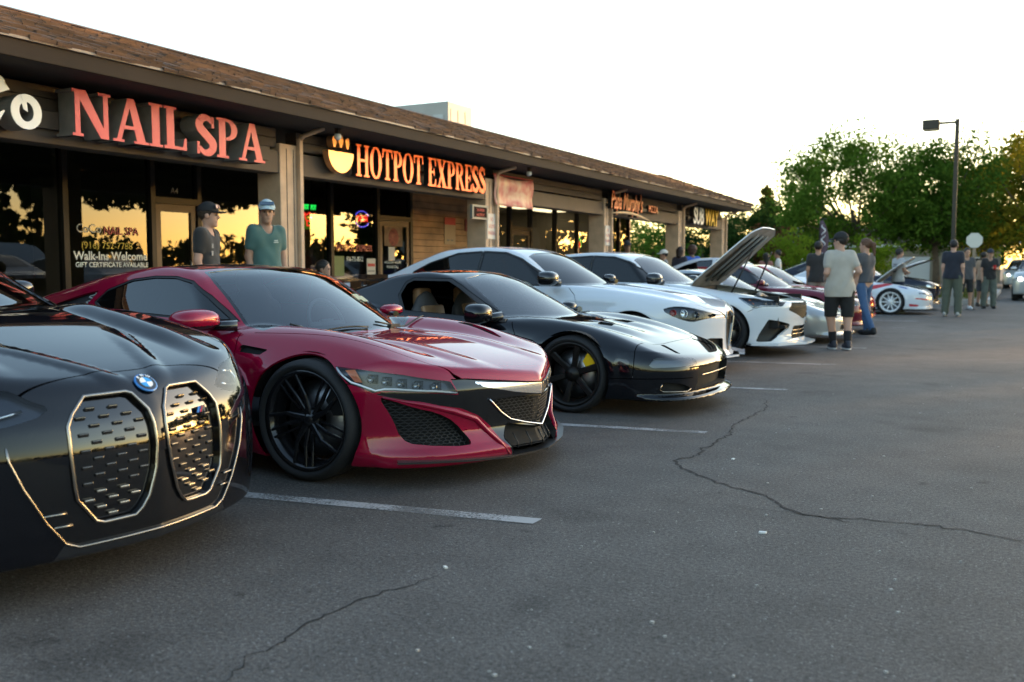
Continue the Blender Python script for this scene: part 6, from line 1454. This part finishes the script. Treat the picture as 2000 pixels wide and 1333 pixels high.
    SU = dict(ws=[(-.55, -.05), (-.57, .4), (-.62, .66), (-.70, .745), (-1.0, .68), (-1.28, .62), (-1.3, -.05)], dlo=[[(-.80, 1.13), (-1.05, 1.32), (-1.4, 1.53), (-2.0, 1.58), (-2.02, 1.14)], [(-2.08, 1.58), (-2.9, 1.54), (-3.2, 1.35), (-3.1, 1.16), (-2.08, 1.14)]],
              hl=[(.45, .74), (.55, .82), (.78, .84), (.80, .74), (.6, .70)], mouth=[(-.05, .80), (.36, .80), (.40, .45), (-.05, .42)], belt=1.12, roof=1.8)
    for x, y, a, p, S, lab in spots:
        generic(S, 'parked_car', (x, y), R(a), lab, p, dict(RW, face=.91, R=.345, rim=.25), .08, **(SU if S is SH_SUV else SAL))
    for x, y, a, lab, p in ((.15, 60.5, -92, 'silver SUV coming up the lane with headlights on', silver), (.72, 38.6, -93, 'pale car with lit headlights cut off at the picture edge', silver)):
        root, parts, obs = generic(SH_SUV, 'suv_car', (x, y), R(a), lab, p, dict(RW, face=.91, R=.36, rim=.25), .06, **SU)
        for s in (-1, 1): MB().lathe([(0, .02), (.07, .015), (.08, 0)], 14, 'x', (float(surf_x(SH_SUV, [s * .62], [.78])[0]) + .004, s * .62, .78)).build('lit_headlamp', mat('headlamp_on', (.9, .9, .85), .3, emit=(1., .88, .68), estr=1.6), root)
# ------------------------------------------------------------------ people
SKIN = {k: mat('skin_' + k, c, .55, sheen=.1) for k, c in dict(light=(.42, .24, .17), mid=(.34, .19, .125), tan=(.27, .145, .095), dark=(.16, .085, .055)).items()}
def person(label, loc, rz, H=1.75, arms=None, legs=None, skin='mid', shirt=(.02, .02, .02), sleeve=.60, hem=.86, bottom='pants', bcol=(.03, .03, .03), shoe=(.02, .02, .02), sole=None, hair=(.012, .009, .007), cap=None, brim=0., long_hair=None, head_yaw=0., shades=None, h=.016, lean=0., print_=None, socks=None, build=1., group='people at the car meet', beard=False, cap_glasses=None):
    """standing figure facing +x; arms / legs: joint positions for (right, left) at 1.75 m height"""
    root = empty('person', loc, rz, label, 'person', group); k = H / 1.75
    A = arms or [[(0, -.20, 1.43), (-.02, -.25, 1.14), (.05, -.25, .89)], [(0, .20, 1.43), (-.02, .25, 1.14), (.05, .25, .89)]]
    L = legs or [[(0, -.10, .92), (.015, -.125, .50), (-.02, -.14, .09)], [(0, .10, .92), (.015, .125, .50), (-.02, .14, .09)]]
    A = [[np.array(q, float) * [1, .83, 1] for q in a] for a in A]; L = [[np.array(q, float) for q in l] for l in L]
    hy = head_yaw; Hc = np.array([.03 + lean, 0, 1.625]); neck = np.array([lean * .8, 0, 1.45])
    cH, sH = math.cos(hy), math.sin(hy)
    def head_local(p):
        q = p - Hc; return np.stack([q[..., 0] * cH + q[..., 1] * sH, -q[..., 0] * sH + q[..., 1] * cH, q[..., 2]], -1)
    def torso(p, g=0.):
        q = p.copy(); q[..., 0] = (q[..., 0] - lean * np.clip((p[..., 2] - .9) / .55, 0, 1)) / .66
        d = round_cone(q, (0, 0, .98), (0, 0, 1.15), .155 * build + g, .150 * build + g); d = smin(d, round_cone(q, (0, -.08, 1.33), (0, .08, 1.33), .135 * build + g, .135 * build + g), .09)
        d = smin(d, round_cone(q, (0, -.12, 1.425), (0, .12, 1.425), .055 + g, .055 + g), .07)
        d = smin(d, round_cone(q, (0, -.05, .93), (0, .05, .93), .135 * build + g, .135 * build + g), .08)
        return d * .8
    def arm(p, a, t0=0., t1=2., g=0.):
        d = np.full(p.shape[:-1], 9.); rr = ((.050, .042), (.040, .029))
        for i in (0, 1):
            u0, u1 = max(t0 - i, 0), min(t1 - i, 1)
            if u1 <= u0: continue
            s, e = a[i] + (a[i + 1] - a[i]) * u0, a[i] + (a[i + 1] - a[i]) * u1; r0, r1 = rr[i]
            d = smin(d, round_cone(p, s, e, r0 + (r1 - r0) * u0 + g, r0 + (r1 - r0) * u1 + g), .02)
        return d
    def leg(p, l, t0=0., t1=2., g=0., g1=None):
        d = np.full(p.shape[:-1], 9.); rr = ((.092, .062), (.060, .040)); g1 = g if g1 is None else g1
        for i in (0, 1):
            u0, u1 = max(t0 - i, 0), min(t1 - i, 1)
            if u1 <= u0: continue
            s, e = l[i] + (l[i + 1] - l[i]) * u0, l[i] + (l[i + 1] - l[i]) * u1; r0, r1 = rr[i]; f0, f1 = (i + u0) / 2, (i + u1) / 2
            d = smin(d, round_cone(p, s, e, (r0 + (r1 - r0) * u0) * build + g + (g1 - g) * f0, (r0 + (r1 - r0) * u1) * build + g + (g1 - g) * f1), .03)
        return d
    def hand(p, a, sg):
        w = a[2]; d = a[2] - a[1]; d = d / np.linalg.norm(d); fwd = np.array([1., 0, 0]); sd = np.cross(d, fwd); sd = sd / max(np.linalg.norm(sd), 1e-6); fw_ = np.cross(sd, d)
        o = round_cone(p, w, w + d * .075, .026, .033)
        for j in range(4):
            b = w + d * .08 + fw_ * (-.026 + .0175 * j); ln = (.058, .070, .066, .052)[j]; m_ = b + d * ln * .6; e = m_ + d * ln * .35 - sd * sg * .02
            o = smin(o, np.minimum(round_cone(p, b, m_, .0095, .009), round_cone(p, m_, e, .009, .0075)), .006)
        t = w + d * .03 + fw_ * .028; return smin(o, round_cone(p, t, t + d * .045 + fw_ * .022, .012, .009), .008)
    def head(p):
        q = head_local(p); d = ellipsoid(q, (-.012, 0, .035), (.098, .077, .098)); d = smin(d, ellipsoid(q, (.018, 0, -.045), (.070, .058, .075)), .03)
        d = smin(d, round_cone(q, (.088, 0, .012), (.103, 0, -.018), .009, .013), .012); d = smin(d, round_cone(q, (.070, -.03, .03), (.070, .03, .03), .016, .016), .02)
        d = smin(d, round_cone(q, (.078, -.018, -.055), (.078, .018, -.055), .010, .010), .012); d = smin(d, ellipsoid(q, (.06, 0, -.098), (.026, .03, .022)), .02)
        for s in (-1, 1):
            d = smax(d, -ellipsoid(q, (.088, s * .031, .012), (.014, .018, .010)), .012); d = smin(d, ellipsoid(q, (-.008, s * .078, .0), (.022, .010, .032)), .008)
        return d
    def F_body(p):
        p = p / k
        d = smin(torso(p), smin(head(p), round_cone(p, neck - [0, 0, .03], Hc - [.02, 0, .06], .055, .05), .03), .04)
        for i in (0, 1): d = smin(d, smin(arm(p, A[i]), hand(p, A[i], (-1, 1)[i]), .015), .04)
        for i in (0, 1): d = smin(d, smin(leg(p, L[i]), round_cone(p, L[i][2] - [0, 0, .04], L[i][2] + [.13, 0, -.055], .038, .028), .02), .04)
        return d * k
    lo = np.min([q for a in A + L for q in a], 0) - .22; hi = np.max([q for a in A + L for q in a] + [Hc + .1], 0) + .22; lo = np.minimum(lo, [-.3, -.35, -.02]) * k; hi = np.maximum(hi, [.3, .35, 1.85]) * k
    def mesh(name, F, m, l=None, u=None, hh=None):
        V, Q = surface_nets(F, lo if l is None else l, hi if u is None else u, hh or h, project=1)
        return raw(name, V, Q, m, root, True) if len(V) else None
    mesh('body', F_body, SKIN[skin])
    key = str(round(sum(shirt) * 1e4)) + str(round(shirt[0] * 1e4))
    # shirt with sleeves and folds
    def fold(p): return .006 * np.sin(p[..., 2] * 26 + p[..., 1] * 19 + 3 * np.sin(p[..., 1] * 9)) * np.clip((1.4 - p[..., 2]) * 2.2, 0, 1) + .005 * np.sin(p[..., 1] * 31 + p[..., 2] * 7)
    def F_shirt(p):
        p = p / k; d = torso(p, .014) + fold(p) * .7
        q2 = p.copy(); q2[..., 0] = (q2[..., 0] - lean * .4) / .68; d = smin(d, round_cone(q2, (0, 0, 1.10), (0, 0, hem - .12), .160 * build, .192 * build) * .8 + fold(p) * .7, .05); fl = .010 * np.clip((1.2 - p[..., 2]) / .35, 0, 1); d = d - fl * .6
        for i in (0, 1): d = smin(d, arm(p, A[i], -.01, sleeve if sleeve < 1 else 1.95, .017) + fold(p) * .5, .03)
        d = smax(d, hem - p[..., 2], .01); d = smax(d, -(round_cone(p, neck + [.015, 0, -.02], Hc, .066, .07)), .008); return d * k
    mesh('shirt', F_shirt, mat('cloth_' + key, shirt, .85, vary=(7, .08), sheen=.2))
    kb = str(round(sum(bcol) * 1e4)) + str(round(bcol[2] * 1e4))
    def F_bot(p):
        p = p / k; q = p.copy(); q[..., 0] = q[..., 0] / .70; d = round_cone(q, (0, -.06, .92), (0, .06, .92), .140 * build, .140 * build) * .8; t1 = {'pants': 1.96, 'shorts': .98, 'skinny': 1.95}[bottom]; g0, g1 = {'pants': (.016, .040), 'shorts': (.010, .036), 'skinny': (.008, .014)}[bottom]
        for i in (0, 1): d = smin(d, leg(p, L[i], 0, t1, g0, g1) + fold(p) * .5, .035)
        d = smax(d, p[..., 2] - 1.0, .01)
        if bottom == 'shorts': d = smax(d, L[0][1][2] - .005 - p[..., 2], .006)
        return d * k
    mesh('trousers' if bottom != 'shorts' else 'shorts', F_bot, mat('cloth_b' + kb, bcol, .85, vary=(9, .12)))
    if socks:
        for i in (0, 1): mesh('sock', lambda p, i=i: leg(p / k, L[i], 1.62, 1.98, .008) * k, mat('sock_dark', socks, .9), np.array([L[i][2][0] - .15, L[i][2][1] - .15, 0]) * k, np.array([L[i][2][0] + .15, L[i][2][1] + .15, .4]) * k)
    for i in (0, 1):
        a = L[i][2]; z0 = a[2] - .09
        def F_shoe(p, a=a, z0=z0):
            p = p / k; d = smin(ellipsoid(p, a + [.055, 0, -.045], (.145, .050, .052)), ellipsoid(p, a + [-.02, 0, -.0], (.062, .047, .075)), .03); return smax(smax(d, z0 - p[..., 2], .004), p[..., 2] - a[2] - .045, .01) * k
        s = mesh('shoe', F_shoe, mat('shoe_%d' % round(sum(shoe) * 1e4), shoe, .6), (a - .25) * k, (a + .25) * k)
        if sole:
            MB().prism([((a[0] + .055 + .15 * math.cos(t)) * k, (a[1] + .055 * math.sin(t)) * k) for t in np.linspace(0, 2 * math.pi, 17)[:-1]], z0 * k + .001, (z0 + .022) * k).build('sole', mat('sole_pale', sole, .6), s)
    l2, u2 = (Hc - .24) * k, (Hc + .24) * k; hm = mat('hair_%d' % round(sum(hair) * 1e4), hair, .6, bump=(90, .5))
    def F_hair(p):
        q = head_local(p / k); d = ellipsoid(q, (-.018, 0, .042), (.108, .088, .106)) + .004 * np.sin(q[..., 1] * 140) * np.sin(q[..., 2] * 90)
        cut_ = np.maximum(q[..., 0] - .052 - .5 * np.maximum(0, q[..., 2] - .06), 0) ; d = smax(d, -(q[..., 2] - .02 - .9 * np.minimum(0, q[..., 0] + .02)) - .03, .01)
        return smax(d, q[..., 0] - .075 + np.maximum(0, .09 - q[..., 2]) * .6, .01) * k
    mesh('hair', F_hair, hm, l2, u2, .011)
    if long_hair:
        def F_lh(p):
            p = p / k; q = head_local(p); d = np.full(p.shape[:-1], 9.)
            for a_, b_, r0, r1 in long_hair: d = smin(d, round_cone(q, a_, b_, r0, r1), .03)
            return (d + .004 * np.sin(q[..., 1] * 120 + q[..., 0] * 80)) * k
        mesh('hair_length', F_lh, hm, (Hc - .5) * k, (Hc + .26) * k, .013)
    if beard: mesh('beard', lambda p: smax(head(p / k) - .006, head_local(p / k)[..., 2] + .045, .01) * k, hm, l2, u2, .011)
    def eye(s):
        o = MB().lathe([(0, .003), (.008, .001), (.010, -.004)], 10, 'x').build('eye', mat('eye_dark', (.015, .012, .01), .2), root)
        q = np.array([.084, s * .031, .010]); w = Hc + [q[0] * cH - q[1] * sH, q[0] * sH + q[1] * cH, q[2]]; o.location = w * k; o.rotation_euler = (0, 0, hy)
    eye(-1); eye(1)
    if shades: 
        o = MB().box((.092, 0, .012), (.02, .15, .04)).build('glasses', mat('shades_dark', shades, .1, coat=1.), root, .006); o.location = Hc * k; o.rotation_euler = (0, 0, hy); o.scale = (k,) * 3
    if cap:
        cm = mat('cap_%d' % round(sum(cap) * 1e4 + cap[2] * 3e3), cap, .8)
        def F_cap(p):
            q = head_local(p / k); d = ellipsoid(q, (-.012, 0, .052), (.116, .094, .108)); d = smax(d, -(q[..., 2] - .048), .008); return d * k
        c = mesh('cap', F_cap, cm, l2, u2, .011)
        def F_br(p):
            q = head_local(p / k); b0 = math.cos(brim), math.sin(brim); x = q[..., 0] * b0[0] + q[..., 1] * b0[1]; y = -q[..., 0] * b0[1] + q[..., 1] * b0[0]
            pl = np.sqrt(((x - .085) / .105) ** 2 + (y / .082) ** 2) - 1; return np.maximum(pl * .08, np.maximum(np.abs(q[..., 2] - .052 + .10 * np.maximum(0, x - .08) + 2.2 * y * y) - .006, .03 - x)) * k
        b = mesh('brim', F_br, cm, l2, u2, .010)
        if cap_glasses:
            o = MB().box((.108, 0, .088), (.018, .155, .045), 0).build('cap_glasses', mat('visor_%d' % round(cap_glasses[0] * 100), cap_glasses, .12, .3, coat=1.), root, .007); o.location = Hc * k; o.rotation_euler = (0, R(-8), hy); o.scale = (k,) * 3
    if print_ is not None:
        side, y, z, w, hh_, col, n = print_; s = 1 if side == 'front' else -1; pts = np.linspace(.35, 0, 120)
        for i in range(n):
            zi = z - i * hh_ * 1.6; P = np.stack([s * pts, np.full(120, y), np.full(120, zi)], 1); x = s * pts[np.argmax(F_shirt(P * k) < 0)] 
            MB().box(((x + s * .004) * k, y * k, zi * k), (.004, w * (.75 + .25 * math.sin(i * 2.3)) * k, hh_ * k)).build('shirt_print', mat('print_%d' % round(sum(col) * 100), col, .7), root)
    return root
def build_people():
    person('man in black T-shirt and black cap with pink visor glasses behind the crimson car', (-7.62, 7.40, .14), R(22), 1.70, skin='light', cap=(.012, .012, .013), cap_glasses=(.62, .38, .36), head_yaw=R(12), print_=('front', -.09, 1.30, .05, .05, (.25, .25, .25), 2), h=.014, hair=(.03, .018, .01))
    person('man in teal T-shirt and pale blue cap behind the crimson car', (-7.62, 8.30, .14), R(-20), 1.78, build=.92, skin='mid', shirt=(.055, .125, .115), cap=(.40, .52, .58), cap_glasses=(.02, .05, .10), head_yaw=R(-26), print_=('front', .07, 1.32, .06, .012, (.5, .55, .5), 2), h=.014)
    person('dark-haired person seated low by the hot pot window', (-8.05, 9.80, -.34), R(20), 1.60, skin='mid', shirt=(.03, .03, .035), h=.02)
    person('person in dark cap and brown shirt on the covered walk', (-7.75, 20.0, .14), R(-60), 1.62, skin='dark', shirt=(.07, .035, .025), cap=(.02, .02, .022), h=.02)
    person('person in a white knit hat behind the white hatchback', (-7.7, 22.4, .0), R(-150), 1.60, skin='mid', shirt=(.3, .3, .3), cap=(.62, .60, .56), h=.02)
    person('woman in dark top with short brown hair by the hatchback', (-7.6, 23.3, .0), R(70), 1.70, skin='tan', shirt=(.02, .018, .03), long_hair=[((-.04, 0, .02), (-.07, 0, -.10), .10, .07)], hair=(.02, .009, .006), h=.02)
    person('bearded person with curly hair in a bright blue T-shirt', (-7.5, 24.0, .0), R(130), 1.72, skin='dark', shirt=(.03, .10, .42), hair=(.05, .02, .01), long_hair=[((-.03, 0, .06), (-.03, 0, .02), .13, .11)], beard=True, h=.02)
    person('woman with long dark hair standing with the man in white', (-6.9, 29.6, .0), R(120), 1.62, skin='mid', shirt=(.25, .10, .08), long_hair=[((-.04, 0, .04), (-.06, 0, -.26), .105, .07)], h=.022)
    person('man in a white shirt beside the long-haired woman', (-6.7, 30.4, .0), R(-170), 1.72, skin='tan', shirt=(.62, .60, .58), h=.022)
    person('man in black T-shirt seen from behind, left of the tan shirt', (-3.9, 21.6, .0), R(100), 1.74, skin='mid', bottom='shorts', bcol=(.22, .20, .17), h=.018)
    arm_hip = [[(0, -.20, 1.43), (-.10, -.30, 1.18), (.12, -.24, 1.05)], [(0, .20, 1.43), (-.06, .27, 1.16), (.14, .20, 1.08)]]
    person('man in tan T-shirt, black shorts and black cap seen from behind', (-2.256, 14.215, 0), R(118), 1.66, arms=arm_hip, skin='light', shirt=(.37, .34, .30), hem=.80, bottom='shorts', bcol=(.012, .012, .013), cap=(.014, .014, .015), head_yaw=R(42), socks=(.012, .012, .014), shoe=(.025, .03, .045), sole=(.55, .55, .55), h=.013, build=1.12,
        legs=[[(0, -.11, .92), (.0, -.13, .50), (-.12, -.10, .10)], [(0, .11, .92), (.09, .10, .50), (.10, .04, .09)]])
    person('woman with a ponytail in grey top and blue jeans', (-2.367, 17.473, 0), R(150), 1.67, skin='light', shirt=(.05, .052, .06), hem=.96, sleeve=.4, bottom='skinny', bcol=(.045, .09, .18), hair=(.09, .04, .02), long_hair=[((-.10, 0, .06), (-.15, 0, .02), .035, .04), ((-.15, 0, .02), (-.17, 0, -.16), .042, .02)], head_yaw=R(18), h=.014, build=.94, shoe=(.012, .012, .013), lean=-.03,
        legs=[[(0, -.09, .92), (.05, -.10, .50), (.0, -.10, .09)], [(0, .09, .92), (-.12, .13, .52), (-.32, .16, .12)]])
    cross = [[(0, -.20, 1.43), (.03, -.27, 1.17), (.22, -.12, 1.12)], [(0, .20, 1.43), (.03, .27, 1.17), (.22, .12, 1.10)]]
    person('man in light grey T-shirt and navy shorts by the drift car', (-2.725, 26.17, 0), R(40), 1.66, arms=cross, skin='tan', shirt=(.34, .34, .34), bottom='shorts', bcol=(.012, .016, .035), shoe=(.12, .13, .12), h=.017, print_=('back', 0, 1.33, .22, .03, (.12, .12, .14), 5), legs=[[(0, -.09, .92), (.03, -.11, .50), (-.03, -.12, .09)], [(0, .09, .92), (.06, .20, .52), (-.05, .30, .10)]])
    person('man in navy T-shirt and olive trousers with his back turned', (-1.41, 25.40, 0), R(84), 1.84, skin='light', shirt=(.012, .014, .024), bottom='pants', bcol=(.075, .085, .062), shoe=(.35, .34, .32), hair=(.01, .009, .01), h=.016, build=1.05)
    person('person in black shorts and white shoes behind the navy T-shirt', (-1.30, 29.6, 0), R(-70), 1.72, skin='mid', shirt=(.05, .05, .055), bottom='shorts', bcol=(.015, .015, .016), shoe=(.55, .57, .60), h=.02, legs=[[(0, -.10, .92), (.03, -.14, .50), (0, -.16, .09)], [(0, .10, .92), (.02, .12, .50), (-.02, .13, .09)]])
    cup = [[(0, -.20, 1.43), (-.02, -.27, 1.15), (.05, -.27, .90)], [(0, .20, 1.43), (.02, .27, 1.17), (.24, .06, 1.20)]]
    person('man in black T-shirt and dark cap holding a red cup', (-.743, 30.74, 0), R(-70), 1.70, arms=cup, skin='mid', shirt=(.012, .012, .013), bottom='pants', bcol=(.085, .10, .085), cap=(.02, .024, .04), shoe=(.02, .02, .02), h=.016)
    c, s = math.cos(R(-70)), math.sin(R(-70)); px, py = .30, .035
    cp = MB().lathe([(0, 0), (.032, 0), (.045, .115), (.046, .118), (.042, .116), (.03, .01)], 16).build('cup', mat('red_cup_plastic', (.60, .02, .025), .35)); cp.location = (-.743 + (px * c - py * s) * .97, 30.74 + (px * s + py * c) * .97, 1.13); tag(cp, 'red plastic cup in the hand of the capped man', 'cup')
    person('person in a tan top standing behind the man with the cup', (-.95, 32.2, 0), R(60), 1.64, skin='tan', shirt=(.30, .20, .13), bottom='shorts', bcol=(.04, .04, .045), h=.022)
# ------------------------------------------------------------------ lamp post, signs, houses
def build_props():
    g = empty('lamp_post', (-1.83, 32.6, 0), 0, 'tall dark lamp post with a box lantern on a side arm', 'lamp post'); M = mat('lamp_post_bronze', (.03, .026, .022), .5, .4)
    MB().lathe([(.26, 0), (.26, .55), (.22, .62), (.0, .62)], 16).build('concrete_base', M_CONC, g); MB().bx(-.06, .06, -.06, .06, .6, 5.75).build('pole', M, g, .01)
    MB().bx(-.52, -.03, -.035, .035, 5.62, 5.69).build('arm', M, g); l = MB().bx(-.98, -.50, -.20, .20, 5.46, 5.76).build('lantern', M, g, .02)
    MB().prism([(-.94, -.16), (-.54, -.16), (-.54, .16), (-.94, .16)], 5.44, 5.458).build('diffuser', mat('lamp_diffuser', (.6, .5, .35), .4), l)
    g = empty('stop_sign', (-1.19, 31.4, 0), 0, 'pale grey back of an eight-sided road sign on a wooden post', 'road sign')
    p = [(.235 * math.cos(R(22.5 + 45 * i)), 1.99 + .235 * math.sin(R(22.5 + 45 * i))) for i in range(8)]; MB().prism(p, -.004, .004, 'y').build('sign_plate', mat('sign_back_aluminium', (.45, .45, .43), .5, .5), g)
    MB().bx(-.045, .045, .006, .09, 0, 2.2).build('post', mat('post_wood', (.25, .19, .13), .8), g)
    g = empty('bollard_post', (-1.16, 29.75, 0), 0, 'thin black stanchion on a flat round base', 'stanchion'); MB().lathe([(0, .03), (.16, .02), (.17, 0)], 20).build('foot', M_BLACKTRIM, g); MB().tube([(0, 0, .02), (0, 0, 1.05)], .032, 10).build('shaft', M_BLACKTRIM, g)
    g = empty('feather_flag', (-5.05, 28.1, 0), R(-30), 'purple brown feather flag with white swirls on a pole', 'flag'); V = []; n = 14
    for i in range(n):
        z = .75 + 1.75 * i / (n - 1); w = .30 * min(1, .6 + i * .06) * (1 if i < n - 3 else (.9, .75, .45)[i - n + 3]); V += [(0, 0, z), (w, .03 * math.sin(i * .9), z + .02)]
    f = raw('flag_cloth', V, [(2 * i, 2 * i + 1, 2 * i + 3, 2 * i + 2) for i in range(n - 1)], mat('flag_cloth_purple', (.10, .06, .075), .8), g, True); f.modifiers.new('thickness', 'SOLIDIFY').thickness = .004
    MB().tube([(0, 0, 0), (0, 0, 2.35), (.08, 0, 2.56), (.24, 0, 2.55)], .014, 8).build('flag_pole', M_BLACKTRIM, g)
    for k, (z0, s) in enumerate(((1.45, 1), (1.95, -1), (2.25, 1))): MB().tube([(.15 + .07 * math.sin(t * 4 + k) * s, -.014, z0 + .16 * t) for t in np.linspace(-1, 1, 9)], [.006 + .018 * math.sin(math.pi * i / 8) for i in range(9)], 6).build('flag_swirl', mat('flag_white', (.6, .58, .58), .7), f)
    def house(label, x, y, rz, w, d, h, rh, wall, roof):
        x, y, w, d, h, rh = x * 1.38, y * 1.38, w * 1.3, d * 1.3, h * 1.3, rh * 1.3
        g = empty('house', (x, y, 0), rz, label, 'house'); MB().bx(-w / 2, w / 2, -d / 2, d / 2, 0, h).build('wall', wall, g)
        r = MB(); o = .45; r.add([(-w / 2 - o, -d / 2 - o, h), (w / 2 + o, -d / 2 - o, h), (w / 2 + o, d / 2 + o, h), (-w / 2 - o, d / 2 + o, h), (-w / 2 * .72, 0, h + rh), (w / 2 * .72, 0, h + rh)], [(0, 1, 5, 4), (2, 3, 4, 5), (1, 2, 5), (3, 0, 4), (3, 2, 1, 0)])
        r = r.build('roof', roof, g); MB().bx(-w / 2 - o, w / 2 + o, -d / 2 - o - .03, -d / 2 - o + .02, h - .16, h + .03).build('eave_board', mat('eave_white', (.6, .6, .58), .6), r)
        for k in range(3):
            a = -w * .34 + k * w * .34
            if k == 1: MB().bx(a - 1.2, a + 1.2, -d / 2 - .04, -d / 2 + .01, .05, 2.05).build('garage_door', mat('garage_pale', (.45, .45, .44), .6), g)
            else:
                f = MB().bx(a - .65, a + .65, -d / 2 - .05, -d / 2 + .01, .95, 2.0).build('window', mat('eave_white', (.6, .6, .58), .6), g); MB().bx(a - .56, a + .56, -d / 2 - .06, -d / 2 - .045, 1.03, 1.92).build('pane', mat('house_pane', (.03, .035, .04), .08), f)
    house('low house with a slate blue roof behind the lime bush', -12.3, 67, R(12), 9, 7, 2.35, 1.5, mat('brick_wall', (.22, .12, .09), .8), mat('slate_roof', (.08, .095, .12), .8, vary=(2, .15)))
    house('tan house with a brown roof behind the raised bonnets', -5.6, 62.5, R(4), 9.5, 7, 2.3, 1.3, mat('stucco_tan', (.20, .17, .125), .85), mat('brown_roof', (.10, .062, .05), .8, vary=(2, .15)))
    house('pale blue house with a grey roof at the picture edge', 4.3, 74, R(-4), 8, 7, 2.7, 2.0, mat('siding_blue', (.34, .40, .44), .8), mat('grey_roof', (.12, .13, .15), .8, vary=(2, .15)))
    # planting strip and the lane beyond the lot
    strip = MB().prism([(-16, 36), (-1.2, 34.0), (-.9, 34.4), (-.9, 52), (-16, 54)], .0, .12).build('verge', mat('verge_soil', (.10, .085, .05), .95, vary=(2, .3))); tag(strip, kind='structure')
    MB().prism([(-16.2, 35.85), (-1.15, 33.82), (-.72, 34.3), (-.72, 52), (-.9, 52), (-.9, 34.4), (-1.2, 34.0), (-16, 36)], .0, .15).build('kerb', mat('kerb_concrete'), strip)
    rng = np.random.default_rng(3); n = 9000; x = rng.uniform(-15.5, -1.1, n); y = rng.uniform(36, 51, n); hgt = rng.uniform(.04, .14, n); a = rng.uniform(0, 6.28, n); dx, dy = np.cos(a) * .03, np.sin(a) * .03
    V = np.stack([np.stack([x - dx, y - dy, np.full(n, .11)], 1), np.stack([x + dx, y + dy, np.full(n, .11)], 1), np.stack([x + dy, y + dx, .12 + hgt], 1)], 1).reshape(-1, 3)
    tag(raw('grass', V, np.arange(3 * n).reshape(-1, 3), leaf_mat('verge_grass', (.05, .075, .015), (.11, .11, .03), .3)), 'short patchy grass on the verge under the trees', 'grass', kind='stuff')
build_red(); build_sedan(); build_wedge(); build_saloon(); build_hatch()
build_far(); build_people(); build_props()
